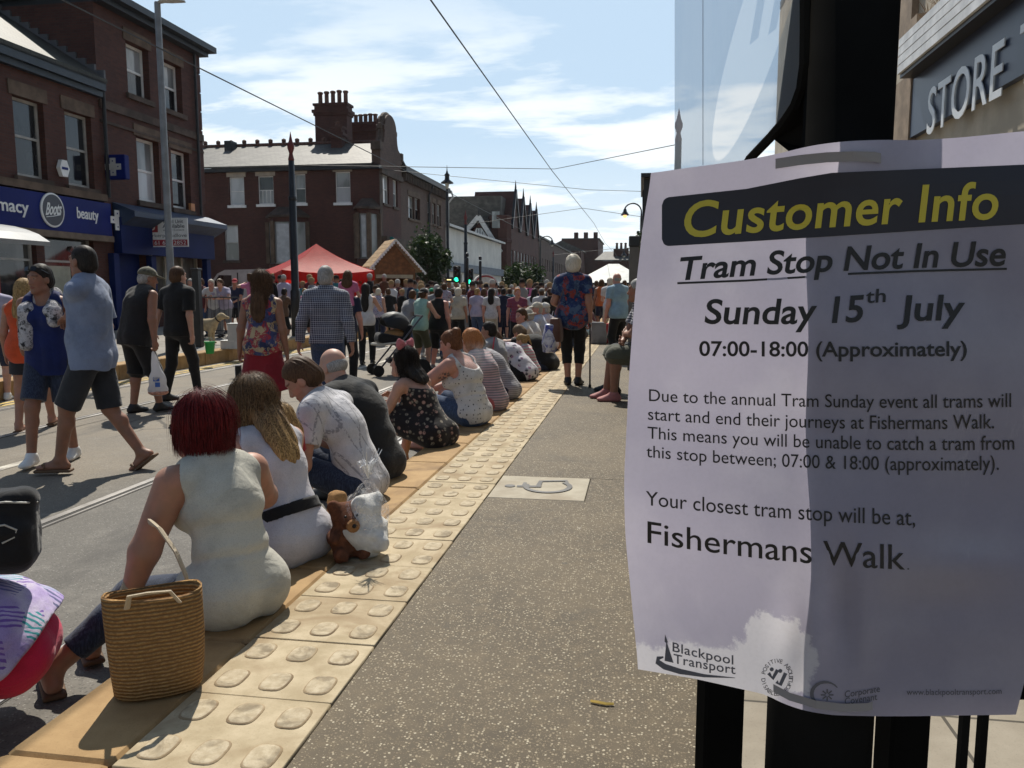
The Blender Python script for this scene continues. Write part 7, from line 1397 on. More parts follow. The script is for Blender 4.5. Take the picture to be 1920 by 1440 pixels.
wire("span wire from the near left tram pole to the right tram pole", [(-9.15, 20.4, 4.5), (-3.0, 28.0, cz + .05), (.78, 19.2, 4.55)], .010); wire("span wire from the second left tram pole across the street", [(-9.1, 41.5, 4.6), (-3.0, 41.5, cz + .05), (.8, 41, 4.7)], .012)
wire("long span wire from the brick corner across to the right", [(XC1 + .2, 48, 8.5), (-3.0, 46, 6.8), (2.5, 44, 6.3)], .014); wire("far span wire across the end of the street", [(-9.1, 84, 4.8), (-3.0, 84, cz + .1), (.8, 84, 4.8)], .02)
# ================================================================== STREET THINGS
def traffic_light(px, pyt, pyb, Y, side, label, board=False):
    q = at(px, pyt, Y=Y); b_ = at(px, pyb, Y=Y); o = empty("traffic_light", (q[0], Y, 0), 0, label, "traffic light", "pair of green traffic lights"); h = q[2] - b_[2]; zc = (q[2] + b_[2]) / 2
    m = MB(); m.lathe([(.06, 0), (.06, q[2] + .25), (.05, q[2] + .3)], (side, .12, 0), 10); m.cbox((side, .12, q[2] + .42), (.12, .18, .16), 0, .03); m.build("post", BLACKP, o, True)
    m = MB(); m.cbox((0, 0, zc), (h * .44, .16, h), 0, .03); bd = m.build("housing", BLACKP, o)
    for k, nm in enumerate(("red_lamp", "amber_lamp", "green_lamp")):
        z = zc + h * (.31 - .31 * k); mm = (mat("unlit red lamp", (.05, .008, .006), .3), mat("unlit amber lamp", (.05, .03, .006), .3), mat("lit green lamp", (.02, .5, .3), .3, emit=(.03, 1.0, .50, 2.2)))[k]
        m = MB(); m.lathe([(h * .125, 0), (h * .125, .03), (h * .10, .05), (.005, .055)], (0, -.08, z), 16, (0, -1, 0)); m.build(nm, mm, bd); m = MB(); pts = [(h * .14 * math.cos(a), -.08, z + h * .14 * math.sin(a)) for a in [R_(-20 + 22 * i) for i in range(11)]]
        m.add(pts + [(p[0], p[1] - .16, p[2] - .01) for p in pts], [(i, i + 1, 12 + i, 11 + i) for i in range(10)]); m.build("hood", BLACKP, bd)
    if board: m = MB(); m.cbox((-h * .45, 0, zc - h * .33), (h * .44, .05, h * .30)); m.build("filter_board", BLACKP, bd); m = MB(); m.cbox((-h * .48, -.035, zc - h * .33), (h * .26, .02, h * .06)); m.build("filter_bar", mat("lit white bar", (.7, .6, .3), .4, emit=(1, .85, .4, 1.2)), bd)
traffic_light(857, 498, 530, 31, .38, "green traffic light with a small side bar, left of the pair", True); traffic_light(881, 503, 534, 33, .42, "green traffic light without side bar, right of the pair")
def m_leaf(name, a, b_):
    t = NT(name); c = t.mix(t.rng(t.noise(2.2, 3), .35, .68), a, b_); t.fin(c, .55, .35); tr = t.new("ShaderNodeBsdfTranslucent"); t.put(tr.inputs[0], t.mix(.5, c, (.5, .7, .1), 'MULTIPLY')); ms = t.new("ShaderNodeMixShader"); ms.inputs[0].default_value = .25; t.l.new(t.b.outputs[0], ms.inputs[1]); t.l.new(tr.outputs[0], ms.inputs[2]); t.l.new(ms.outputs[0], t.out.inputs[0]); return t.mat
LEAF = m_leaf("dark leaves", (.020, .036, .014), (.055, .085, .030)); BARK = mat("grey bark", (.08, .065, .05), .9, .3, 6, .3, 30)
def tree(px, Y, zb, zc, rx, rz, n, label, seed, ls=.17, leaf=None):
    r = np.random.RandomState(seed); q = at(px, 500, Y=Y); o = empty("street_tree", (q[0], Y, 0), 0, label, "tree"); m = MB(); m.tube([(0, 0, 0), (.03, 0, zc * .5), (0, .03, zc)], [.13, .09, .05], 8); br = []
    for k in range(9): a = r.uniform(0, 6.28); e = np.array((math.cos(a) * rx * .7, math.sin(a) * rx * .7, zc + r.uniform(-.5, .7) * rz)); m.tube([(0, 0, zc - rz * .7), tuple(e * (.5, .5, 1) + (0, 0, -rz * .2)), tuple(e)], [.05, .03, .012], 5); br.append(e)
    m.build("trunk", BARK, o, True); cl2 = [];
    for k in range(46):
        d = r.normal(size=3); d /= np.linalg.norm(d); s_ = r.uniform(.45, 1.0) ** .6; cl2.append((d * (rx, rx, rz) * s_ * .86 + (0, 0, zc), r.uniform(.16, .34) * rx))
    c = r.randint(len(cl2), size=n); P = np.array([cl2[i][0] for i in c]) + r.normal(size=(n, 3)) * np.array([cl2[i][1] for i in c])[:, None] * .62; u = r.normal(size=(n, 3)); u /= np.linalg.norm(u, axis=1)[:, None]; w = np.cross(u, r.normal(size=(n, 3))); w /= np.linalg.norm(w, axis=1)[:, None]; L = (ls * r.uniform(.6, 1.3, n))[:, None]
    Vv = np.stack([P - u * L * .5, P + w * L * .28, P + u * L * .5, P - w * L * .28], 1).reshape(-1, 3); link("crown", Vv, np.arange(4 * n).reshape(-1, 4), leaf or LEAF, o)
tree(801, 36, 0, at(801, 490, Y=36)[2], 1.05, 1.35, 5200, "round dark street tree beside the timber hut", 4); tree(978, 56, 0, at(978, 522, Y=56)[2], 1.5, 1.1, 3600, "low spreading street tree in front of the dark gabled terrace", 7, .24); tree(1200, 45, 0, at(1200, 468, Y=45)[2], .55, 1.1, 900, "small tree showing beside the grey pillar at the right", 9, .2)
# red gazebo
Yg = 27.2; g0 = at(594, 500, Y=Yg); GZ = empty("red_gazebo", (g0[0], Yg, 0), 0, "bright red pop-up gazebo with a peaked roof in the side street", "gazebo"); za = at(594, 457, Y=Yg)[2]; hw = (at(697, 520, Y=Yg)[0] - at(476, 510, Y=Yg)[0]) / 2; ze = at(477, 509, Y=Yg)[2]
RC = m_cloth("red polyester", (.62, .030, .022), None, .55, trans=.5, wear=.05); cor = [np.array((hw * math.cos(a), hw * math.sin(a), ze)) for a in [R_(176), R_(262), R_(-6), R_(86)]]; ap = np.array((0, 0, za)); N = 12; V, Fq = [], []
for k in range(4):
    a, b_ = cor[k], cor[(k + 1) % 4]
    for i in range(N + 1):
        for j in range(N + 1):
            t_, u = i / N, j / N; e = a + (b_ - a) * u; p = ap + (e - ap) * t_; p = p + np.array((0, 0, -.10 * math.sin(t_ * 3.14) * (1 - .0) - .10 * math.sin(u * 3.14) * t_ + .012 * math.sin(u * 40 + k) * t_)); V.append(p)
    b0 = k * (N + 1) ** 2; Fq += [(b0 + i * (N + 1) + j, b0 + i * (N + 1) + j + 1, b0 + (i + 1) * (N + 1) + j + 1, b0 + (i + 1) * (N + 1) + j) for i in range(N) for j in range(N)]
link("canopy", V, Fq, RC, GZ, True); m = MB()
for k in range(4):
    a, b_ = cor[k], cor[(k + 1) % 4]; pr = []
    for j in range(N + 1): u = j / N; p = a + (b_ - a) * u; sg_ = -.10 * math.sin(u * 3.14); pr.append((p + (0, 0, sg_), p * (1.01, 1.01, 1) + (0, 0, sg_ - .32 + .02 * math.sin(j * 2.1))))
    for j in range(N): m.quad(pr[j][0], pr[j + 1][0], pr[j + 1][1], pr[j][1])
m.build("valance", RC, GZ)
for c in cor: m = MB(); m.cbox((c[0] * .97, c[1] * .97, ze / 2), (.045, .045, ze)); m.build("leg", GALV, GZ)
m = MB(); m.quad(cor[0] * (.96, .96, 0), cor[1] * (.96, .96, 0), cor[1] * (.96, .96, 0) + (0, 0, ze - .3), cor[0] * (.96, .96, 0) + (0, 0, ze - .3)); m.quad(cor[3] * (.96, .96, 0), cor[2] * (.96, .96, 0), cor[2] * (.96, .96, 0) + (0, 0, ze - .3), cor[3] * (.96, .96, 0) + (0, 0, ze - .3)); m.build("side_wall", RC, GZ)
q = (cor[1] * .35 + cor[2] * .65); m = MB(); m.cbox((q[0], q[1], 1.15), (.5, .04, .7), R_(40)); m.build("yellow_banner", mat("yellow red banner", (.55, .22, .03), .6, .4, 5), GZ)
# timber hut
Yh = 31; h0 = at(735, 520, Y=Yh); HT = empty("timber_hut", (h0[0] + .1, Yh, 0), R_(32), "orange timber market hut with a steep gable and white icing trim", "market hut"); WOOD = mat("varnished pine", (.24, .105, .038), .55, .35, 6); WOOD_L = mat("pale pine planks", (.42, .27, .13), .6, .3, 6); hx2 = .85; ez = at(735, 505, Y=Yh)[2]; az_ = at(745, 451, Y=Yh)[2]
m = MB(); m.box(-hx2, hx2, -.02, 1.3, 0, 1.02)
for x in (-hx2, hx2 - .16): m.box(x, x + .16, -.02, .15, 1.02, ez - .2)
m.box(-hx2, hx2, -.02, .1, ez - .2, ez); m.box(-hx2, -hx2 + .08, .15, 1.3, 1.02, ez); m.box(hx2 - .08, hx2, .15, 1.3, 1.02, ez); m.box(-hx2, hx2, 1.2, 1.31, 1.02, ez); m.build("wall", WOOD, HT)
m = MB(); m.prism([(-hx2, -.03, ez), (hx2, -.03, ez), (0, -.03, az_ - .12)], (0, .1, 0)); gb2 = m.build("gable", WOOD, HT)
for s_ in (-1, 1):
    m = MB()
    for k in range(7): t0_, t1_ = k / 7, (k + 1) / 7 - .012; A_ = lambda t_: np.array((s_ * (hx2 + .30) * t_, -.3, az_ + (ez - .12 - az_) * t_)); m.prism([A_(t0_) + (0, 0, .0), A_(t1_) + (0, 0, .0), A_(t1_) + (s_ * .02, 0, .05), A_(t0_) + (s_ * .02, 0, .05)], (0, 1.7, 0))
    m.build("roof", WOOD_L, HT)
    m = MB()
    for k in range(15): t_ = k / 14; p = np.array((s_ * (hx2 + .32) * t_, -.34, az_ - .02 + (ez - .14 - az_) * t_)); m.lathe([(.05, -.012), (.055, 0), (.05, .012)], p, 8, (0, -1, 0))
    pts = [np.array((s_ * (hx2 + .32) * t_, -.31, az_ + .02 + (ez - .14 - az_) * t_)) for t_ in (0, .5, 1)]; m.tube(pts, .03, 5); m.build("icing_trim", WHITE, HT)
m = MB(); m.prism([(-hx2 - 1.5, -.2, ez - .06), (-hx2, -.2, ez + .02), (-hx2, -.2, ez + .10), (-hx2 - 1.5, -.2, ez + .02)], (0, 1.4, 0)); m.build("side_roof", WOOD_L, HT)
m = MB(); m.box(-hx2 - 1.5, -hx2 - 1.38, -.1, .02, 0, ez - .08); m.build("side_post", WOOD, HT)
m = MB()
for k in range(12): m.lathe([(.05, -.012), (.055, 0), (.05, .012)], (-hx2 - 1.5 + k * .135, -.215, ez - .05 + k * .006), 8, (0, -1, 0))
m.build("icing_trim", WHITE, HT)
m = MB(); m.box(-hx2 - .1, hx2 + .1, -.3, .0, 1.02, 1.07); m.build("counter", WOOD_L, HT); m = MB(); m.cbox((0, -.06, ez - .28), (1.5, .03, .14)); m.build("name_board", mat("cream board", (.45, .40, .28), .6), HT)
# plain market canopies beyond the lights
def canopy(px, pya, pye, Y, hw_, label, mm, name="market_canopy"):
    q = at(px, pye, Y=Y); o = empty(name, (q[0], Y, 0), R_(20), label, "canopy"); za_, ze_ = at(px, pya, Y=Y)[2], q[2]; m = MB(); b0 = [(-hw_, -hw_, ze_), (hw_, -hw_, ze_), (hw_, hw_, ze_), (-hw_, hw_, ze_)]
    m.add(b0 + [(0, 0, za_)], [(0, 1, 4), (1, 2, 4), (2, 3, 4), (3, 0, 4)]); m.add(b0 + [(x, y, z - .3) for x, y, z in b0], [(0, 4, 5, 1), (1, 5, 6, 2), (2, 6, 7, 3), (3, 7, 4, 0)]); m.build("cover", mm, o)
    for x, y in ((-1, -1), (1, -1), (1, 1), (-1, 1)): m = MB(); m.cbox((x * hw_ * .97, y * hw_ * .97, (ze_ - .05) / 2), (.05, .05, ze_ - .05)); m.build("leg", GALV, o)
CW = mat("white canvas", (.55, .55, .52), .7, trans=.3); canopy(874, 531, 545, 38, 1.5, "white peaked canopy just behind the traffic lights", CW); canopy(985, 543, 552, 40, 1.3, "pale green canopy among the crowd below the low tree", mat("pale green canvas", (.30, .48, .25), .7, trans=.4)); canopy(950, 550, 556, 52, 1.4, "cream canopy far off among the crowd", mat("cream canvas", (.45, .42, .32), .7))
st_ = at(905, 540, Y=48); o = empty("fairground_stall", (st_[0], 48, 0), R_(30), "white stall front with an arched top beyond the traffic lights", "stall"); m = MB(); m.box(-1.6, .9, 0, .2, 0, st_[2] + .3); m.build("front", mat("white stall panel", (.5, .48, .46), .6, .3, 8), o); m = MB(); m.prism([(.2 + .75 * math.cos(a), -.03, st_[2] + .3 + .55 * math.sin(a)) for a in [R_(15 * k) for k in range(13)]], (0, .2, 0)); m.build("arch", mat("white arch", (.62, .58, .55), .6), o); m = MB(); m.tube([(.2 + .62 * math.cos(a), -.05, st_[2] + .3 + .42 * math.sin(a)) for a in [R_(15 * k) for k in range(13)]], .05, 5); m.build("red_trim", mat("red trim", (.35, .04, .04), .5), o)
# pavilion at the far end of the platform
Yp = 60; q = at(1140, 532, Y=Yp); PV = empty("market_pavilion", (q[0], Yp, 0), 0, "pale hipped pavilion roof on dark posts at the far end of the platform", "pavilion"); zr, ze_ = at(1150, 494, Y=Yp + 2)[2], at(1110, 530, Y=Yp)[2]; hwp = 2.55; m = MB(); m.add([(-hwp, 0, ze_), (hwp + .6, 0, ze_), (hwp + .6, 6, ze_), (-hwp, 6, ze_), (-.1, 3, zr), (.7, 3, zr)], [(0, 1, 5, 4), (1, 2, 5), (2, 3, 4, 5), (3, 0, 4), (3, 2, 1, 0)]); m.build("roof", mat("pale pavilion roof", (.40, .42, .40), .5, .2, 2), PV)
m = MB(); m.box(-hwp + .1, hwp + .5, .1, 5.9, ze_ - .45, ze_ - .01); m.build("fascia", BLACKP, PV)
for x in (-hwp + .3, 0, hwp + .2): m = MB(); m.cbox((x, .3, (ze_ - .46) / 2), (.14, .14, ze_ - .46)); m.build("post", BLACKP, PV)
# tram shelter on the opposite platform (its roof edge shows at the left)
TS = empty("tram_shelter", (-10.6, 12.4, 0), 0, "grey curved roof of the opposite tram shelter at the far left", "shelter"); zt = at(60, 455, X=-10.0)[2]; m = MB(); pts = [(1.05 - 2.1 * k / 10, zt + .30 * math.sin(k / 10 * 3.14) ** .7 - .0) for k in range(11)]; V = [(x, -4.5, z) for x, z in pts] + [(x, -.5, z) for x, z in pts] + [(x, -4.5, z - .07) for x, z in pts] + [(x, -.5, z - .07) for x, z in pts]; m.add(V, [(i, i + 1, 12 + i, 11 + i) for i in range(10)] + [(22 + i, 33 + i, 34 + i, 23 + i) for i in range(10)] + [(11 + i, 12 + i, 34 + i, 33 + i) for i in range(10)] + [(0, 11, 33, 22), (10, 32, 43, 21)]); m.build("roof", mat("grey shelter roof", (.22, .23, .24), .4, .2, 3), TS)
for y in (-4.2, -2.4, -.7): m = MB(); m.cbox((-.6, y, zt / 2), (.08, .08, zt)); m.build("post", BLACKP, TS)
# van in the side street
VN = empty("white_van", (at(440, 560, Y=34)[0], 34, 0), R_(8), "white van parked in the side street, left of the red gazebo", "van"); m = MB(); m.prism([(-1.75, 0, .45), (-1.7, 0, 1.05), (-1.3, 0, 1.2), (-.75, 0, 1.95), (-.4, 0, 2.12), (3.2, 0, 2.2), (3.25, 0, .45)], (0, 1.9, 0)); m.build("body", mat("white van paint", (.42, .44, .47), .35), VN)
m = MB(); m.prism([(-1.15, -.01, 1.22), (-.68, -.01, 1.88), (-.1, -.01, 1.88), (-.1, -.01, 1.22)], (0, .006, 0)); m.build("window", GL_D, VN); m = MB(); m.prism([(.15, -.012, .55), (.15, -.012, 2.0), (.2, -.012, 2.0), (.2, -.012, .55)], (0, .01, 0)); m.build("door_seam", BLACKP, VN)
for x in (-1.0, 2.4): m = MB(); m.lathe([(.33, 0), (.34, .04), (.34, .2), (.33, .22)], (x, .2, .33), 18, (0, -1, 0)); m.build("wheel", mat("tyre rubber", (.012, .012, .012), .8), VN)
# railing, dog, bucket and boxes on the opposite platform
def railing(px0, px1, Y, label):
    a, b_ = at(px0, 600, Y=Y)[0], at(px1, 600, Y=Y)[0]; o = empty("crowd_barrier", ((a + b_) / 2, Y, 0), 0, label, "barrier"); w = (b_ - a) / 2; m = MB(); m.tube([(-w, 0, .05), (-w, 0, 1.05), (w, 0, 1.05), (w, 0, .05)], .022, 6); m.tube([(-w, 0, .2), (w, 0, .2)], .016, 6); m.build("frame", mat("dark barrier steel", (.05, .05, .055), .5), o); m = MB(); n = int(w * 2 / .12)
    for k in range(1, n): m.tube([(-w + k * .12, 0, .2), (-w + k * .12, 0, 1.04)], .007, 4)
    m.build("bars", mat("dark barrier steel", (.05, .05, .055), .5), o)
railing(372, 448, 19.0, "dark steel crowd barrier that spectators lean on"); 
DG = empty("dog", (px_at(380, 17.2, 0)), R_(-90), "pale golden labrador standing on the opposite platform, head turned right", "dog"); S = Sdf(.05)
S.el((0, 0, .44), (.115, .30, .135)).el((0, .19, .42), (.12, .16, .16)).el((0, -.22, .45), (.105, .14, .13)); S.rc((0, .30, .50), (0, .42, .60), .085, .075); S.el((0, .47, .635), (.075, .095, .08), None, .03); S.rc((0, .52, .62), (0, .63, .60), .048, .036, .03)
for q in (-1, 1):
    S.rc((q * .07, .22, .36), (q * .075, .20, .20), .06, .036, .03).rc((q * .075, .20, .20), (q * .075, .215, .04), .034, .028, .02).rc((q * .075, .215, .03), (q * .075, .26, .025), .03, .026, .01)
    S.rc((q * .075, -.24, .38), (q * .085, -.17, .27), .085, .05, .03).rc((q * .085, -.17, .27), (q * .08, -.31, .17), .046, .03, .02).rc((q * .08, -.31, .17), (q * .08, -.28, .035), .028, .026, .02).rc((q * .08, -.28, .03), (q * .08, -.235, .025), .03, .026, .01)
    S.el((q * .078, .44, .625), (.014, .035, .06), rotm(0, 15, q * 12), .012)
S.rc((0, -.34, .50), (0, -.50, .42), .03, .022, .03).rc((0, -.50, .42), (0, -.60, .46), .022, .012, .02); sdf_obj("body", S, .014, mat("golden fur", (.42, .33, .20), .9, .25, 9, .3, 120), DG)
m = MB(); m.lathe([(.088, -.015), (.09, 0), (.088, .015)], (0, .385, .565), 12, (0, .7, .55)); m.build("collar", BLACKP, DG)
q = grd(394, 663, 0); BK = empty("bucket", (q[0], q[1], 0), 0, "bright green plastic bucket at the edge of the opposite platform", "bucket"); GRN = mat("green plastic", (.01, .34, .09), .35); m = MB(); m.lathe([(.075, 0), (.10, .22), (.108, .222), (.108, .235), (.096, .235), (.07, .015)], (0, 0, 0), 20); m.build("tub", GRN, BK, True); m = MB(); m.tube([(.1 * math.cos(a), 0, .22 + .09 * math.sin(a)) for a in [R_(15 * k) for k in range(13)]], .004, 4); m.build("handle", mat("wire handle", (.4, .4, .4), .4), BK)
for px, py, sz, lab in ((421, 655, (.28, .3, .16), "low white box lying behind the green bucket"), (436, 655, (.30, .3, .52), "upright white cabinet on the opposite platform beside the striding man")):
    q = grd(px, py, 0); o = empty("white_box", (q[0], q[1] + .2, 0), R_(12), lab, "box"); m = MB(); m.cbox((0, 0, sz[2] / 2), sz, 0, .012); m.build("case", mat("white box", (.5, .5, .49), .6), o); m = MB(); m.cbox((0, 0, sz[2] + .011), (sz[0] + .02, sz[1] + .02, .02), 0, .004); m.build("lid", mat("white lid", (.6, .6, .58), .5), o)
# ---- straw bag on the kerb
q = grd(298, 1293, 0.003); SB = empty("straw_bag", (q[0], q[1], .003), R_(30), "woven straw shopping bag with pale handles standing on the yellow kerb", "bag")
t = NT("woven straw"); p = t.xyz(); rows = t.math('SINE', t.math('ADD', t.math('MULTIPLY', p[2], 520.0), t.math('MULTIPLY', t.noise(14, 3), 7.0))); wv = t.noise(60, 4, .7, v=t.map((1.6, 1.6, 2.6))); c_ = t.mix(t.rng(rows, -.9, .3), (.19, .100, .038), t.mix(t.rng(wv, .35, .65), (.27, .145, .052), (.43, .26, .105))); t.bump(t.math('ADD', rows, t.math('MULTIPLY', wv, 1.2)), .7, .004); STRAW = t.fin(c_, .8, .25)
m = MB(); n = 40; V, Fq = [], []; lv = [(0.0, .118, .062), (.012, .128, .072), (.08, .135, .080), (.18, .140, .080), (.27, .142, .072), (.318, .143, .066), (.324, .139, .062), (.30, .134, .058), (.05, .125, .066)]
for z, a, b_ in lv:
    for j in range(n): th = 6.2832 * j / n; w = 1 + .02 * math.sin(th * 3 + z * 14); V.append((math.copysign(abs(math.cos(th)) ** .75, math.cos(th)) * a * w, math.copysign(abs(math.sin(th)) ** .75, math.sin(th)) * b_ * w, z + .006 * math.sin(th * 2 + 1) * (z > .2)))
for k in range(len(lv) - 1):
    for j in range(n): j2 = (j + 1) % n; Fq.append((k * n + j, k * n + j2, k * n + n + j2, k * n + n + j))
Fq.append(tuple(range(n))[::-1]); Fq.append(tuple(range((len(lv) - 1) * n, len(lv) * n))); o = link("basket", V, Fq, STRAW, SB, True)
STRP = C("cream webbing", (.46, .38, .27)); f = lambda px, py, Y: loc_of(at(px, py, Y=Y), SB.location, 30)
m = MB(); m.tube([(-.07, -.066, .30), (-.06, -.09, .345), (-.01, -.10, .352), (.05, -.085, .345), (.075, -.066, .30)], .010, 6, True, .45); m.build("handle", STRP, SB)
m = MB(); m.tube([f(357, 1130, 2.44), f(349, 1080, 2.42), f(330, 1035, 2.43), f(300, 992, 2.46), f(284, 978, 2.52), f(285, 985, 2.62), f(262, 1040, 2.66), f(232, 1110, 2.58)], .017, 6, True, .4); m.build("handle", STRP, SB)
# ---- plush toys behind the blonde woman
q = grd(692, 1042, .002); TW = empty("plush_toy", (q[0], q[1], .002), R_(60), "white plush toy wrapped in clear plastic, tied at the top, on the tactile paving", "soft toy"); S = Sdf(.03); S.el((0, 0, .075), (.072, .068, .078)).el((0, .02, .165), (.056, .056, .052))
for q_ in (-1, 1): S.el((q_ * .045, .0, .205), (.020, .014, .022)).el((q_ * .068, .035, .10), (.026, .05, .026)).el((q_ * .05, .07, .03), (.032, .05, .028))
S.sp((0, -.075, .06), .024); S.disp = folds(.006, 120, 5, (1, 1, 1)); fur = mat("white plush fur", (.62, .61, .58), .95, .15, 40, .4, 300); sdf_obj("body", S, .005, fur, TW)
m = MB(); m.tube([(.05 * math.cos(a), .015 + .05 * math.sin(a), .128) for a in [R_(24 * k) for k in range(16)]], .008, 5); m.build("neck_ribbon", mat("red green ribbon", (.28, .05, .04), .5, .6, 30), TW)
def m_film(name):
    t = NT(name); t.fin((.9, .9, .92), .08, .6); t.bump(t.noise(40, 4, .7, dist=1.2), .8, .01); tp_ = t.new("ShaderNodeBsdfTransparent"); ms = t.new("ShaderNodeMixShader"); t.put(ms.inputs[0], t.rng(t.noise(34, 4, .7, dist=1.0), .46, .70, .06, .55)); t.l.new(tp_.outputs[0], ms.inputs[1]); t.l.new(t.b.outputs[0], ms.inputs[2]); t.l.new(ms.outputs[0], t.out.inputs[0]); return t.mat
FILM = m_film("clear crinkled film"); S = Sdf(.04); S.el((0, .01, .15), (.078, .078, .085)).rc((0, 0, .21), (-.005, -.01, .285), .050, .014).rc((-.005, -.01, .285), (-.01, -.015, .345), .016, .034, .01); S.keep((-.01, -.015, .345), (0, 0, 1)); S.disp = folds(.010, 90, 8, (1, 1, .5)); sdf_obj("plastic_wrap", S, .006, FILM, TW)
m = MB(); rr = random.Random(4)
for k in range(22): a = rr.uniform(0, 6.28); d = rr.uniform(.015, .06); m.tube([(-.005, -.01, .285), (-.01 + d * .5 * math.cos(a), -.012 + d * .5 * math.sin(a), .34), (-.01 + d * math.cos(a), -.015 + d * math.sin(a), rr.uniform(.33, .40))], [.0028, .0024, .0012], 4, True, .3)
m.build("curling_ribbon", mat("white curling ribbon", (.75, .75, .75), .35), TW)
q = grd(648, 1046, .002); TB = empty("plush_toy", (q[0], q[1] + .02, .002), R_(40), "brown plush teddy sitting between the blonde woman and the white toy", "soft toy"); S = Sdf(.03); S.el((0, 0, .075), (.065, .06, .075)).el((0, .01, .17), (.060, .056, .055)).el((0, -.052, .155), (.030, .03, .026))
for q_ in (-1, 1): S.el((q_ * .052, .01, .215), (.024, .014, .024)).el((q_ * .062, -.02, .09), (.025, .045, .025)).el((q_ * .045, -.06, .03), (.030, .045, .028))
S.disp = folds(.006, 120, 6, (1, 1, 1)); sdf_obj("body", S, .005, mat("brown plush fur", (.13, .045, .02), .95, .35, 40, .4, 300), TB); m = MB(); m.lathe([(.028, 0), (.026, .012), (.01, .016)], (0, -.078, .150), 12, (0, -1, -.1)); m.build("muzzle", mat("tan plush muzzle", (.30, .15, .06), .95), TB)
for x, y, z, r in ((-.024, -.062, .185, .006), (.024, -.062, .185, .006), (0, -.094, .152, .009)): m = MB(); m.lathe([(r * .3, -r), (r, -r * .3), (r, r * .3), (r * .3, r)], (x, y, z), 8, (0, -1, 0)); m.build("eye" if z > .16 else "nose", BLACKP, TB, True)
q = grd(640, 1020, .002); TC = empty("plush_toy", (q[0] - .05, q[1] + .09, .002), R_(20), "tan plush toy lying behind the brown teddy", "soft toy"); S = Sdf(.03); S.el((0, 0, .10), (.06, .055, .10)).el((0, .0, .20), (.05, .05, .046)); S.disp = folds(.006, 110, 9, (1, 1, 1)); sdf_obj("body", S, .006, mat("tan plush fur", (.33, .18, .07), .95, .3, 40, .4, 300), TC)
TW.scale = (1.32, 1.32, 1.32); TB.scale = (1.15, 1.15, 1.15)
# ---- black backpack at the left edge
bq = at(14, 1058, Y=2.36); BKP = empty("backpack", tuple(bq), R_(28), "black backpack with grey piping above the palm-leaf top at the left edge", "backpack"); S = Sdf(.04); S.bx((-.03, 0, .125), (.135, .085, .14), None, .06); S.bx((.0, -.07, .09), (.10, .05, .078), None, .04); S.disp = folds(.014, 30, 3); BN_ = C("black nylon", (.014, .014, .016), rough=.9); sdf_obj("main_pocket", S, .008, BN_, BKP); PIP = mat("grey piping", (.40, .39, .36), .6)
m = MB(); m.tube([(-.06, -.088, .236), (.03, -.09, .240), (.085, -.07, .228), (.108, -.02, .216)], .004, 5); m.tube([(-.05, -.116, .164), (.03, -.119, .17), (.062, -.112, .148), (.055, -.115, .125), (.02, -.122, .11)], .0035, 5); m.build("piping", PIP, BKP)

# ---- carrier bag held by the man in the vest
q = at(297, 741, Y=8.78); CB = empty("plastic_bag", tuple(q), R_(20), "white plastic carrier bag with a blue print and pink contents, held low", "carrier bag"); hb_ = at(291, 660, Y=8.78)[2] - q[2]; S = Sdf(.03); S.el((0, 0, .07), (.115, .07, .085)).el((0, 0, .17), (.105, .055, .12)).rc((0, 0, .22), (-.035, 0, hb_), .07, .016); S.keep((0, 0, 0.0), (0, 0, -1)); S.disp = folds(.012, 45, 5, (1, 1, .25)); sdf_obj("sack", S, .010, mat("thin white plastic", (.66, .66, .68), .3, .06, trans=.5), CB)
m = MB(); m.cbox((0, -.062, .20), (.07, .006, .05)); m.cbox((.012, -.066, .135), (.055, .006, .055)); m.build("blue_print", mat("blue ink", (.03, .12, .45), .4), CB); S = Sdf(.02); S.el((0, 0, .035), (.118, .074, .04)); sdf_obj("contents", S, .012, mat("pink packaging", (.50, .25, .18), .5, .4, 30), CB)
# ---- pram
PR = empty("pram", px_at(748, 13.7, ROAD), R_(122), "black hooded pushchair with pale trim, wheeled by the man in the mint vest", "pushchair"); S = Sdf(.02); S.el((0, .10, .86), (.23, .30, .26)); S.minus(Sdf().el((0, .26, .76), (.20, .34, .26)), .02); S.keep((0, 0, .80), (0, .25, -1)); S.disp = folds(.006, 30, 2); sdf_obj("hood", S, .014, C("black hood fabric", (.016, .017, .02), rough=.5), PR)
S = Sdf(.03); S.bx((0, .12, .62), (.20, .30, .09), rotm(0, -12), .06); S.bx((0, -.12, .74), (.20, .06, .16), rotm(0, -20), .05); sdf_obj("seat", S, .014, C("black seat fabric", (.014, .014, .016)), PR)
m = MB(); m.tube([(-.21, -.1, .60), (-.215, .40, .555), (0, .50, .56), (.215, .40, .555), (.21, -.1, .60)], .022, 6); m.build("trim", mat("cream trim", (.5, .48, .42), .5), PR); m = MB()
for x in (-.22, .22): m.tube([(x, .42, .12), (x, .05, .55), (x, -.32, 1.0)], .016, 6); m.tube([(x, -.32, .14), (x, .05, .55)], .016, 6)
m.tube([(-.22, -.32, 1.0), (-.2, -.37, 1.04), (.2, -.37, 1.04), (.22, -.32, 1.0)], .018, 6); m.build("frame", mat("dark chrome", (.10, .10, .11), .3, metal=.5), PR)
for x, y, r in ((-.24, .44, .10), (.24, .44, .10), (-.27, -.34, .145), (.27, -.34, .145)):
    m = MB(); m.lathe([(r * .75, -.02), (r, -.018), (r, .018), (r * .75, .02)], (x, y, r), 18, (1, 0, 0)); w = m.build("wheel", mat("tyre rubber", (.012, .012, .012), .8), PR); m = MB()
    for k in range(5): a = k * 1.2566; m.bar((x, y, r), (x, y + r * .8 * math.cos(a), r + r * .8 * math.sin(a)), .014)
    m.build("spoke", mat("grey hub", (.2, .2, .2), .5), w)
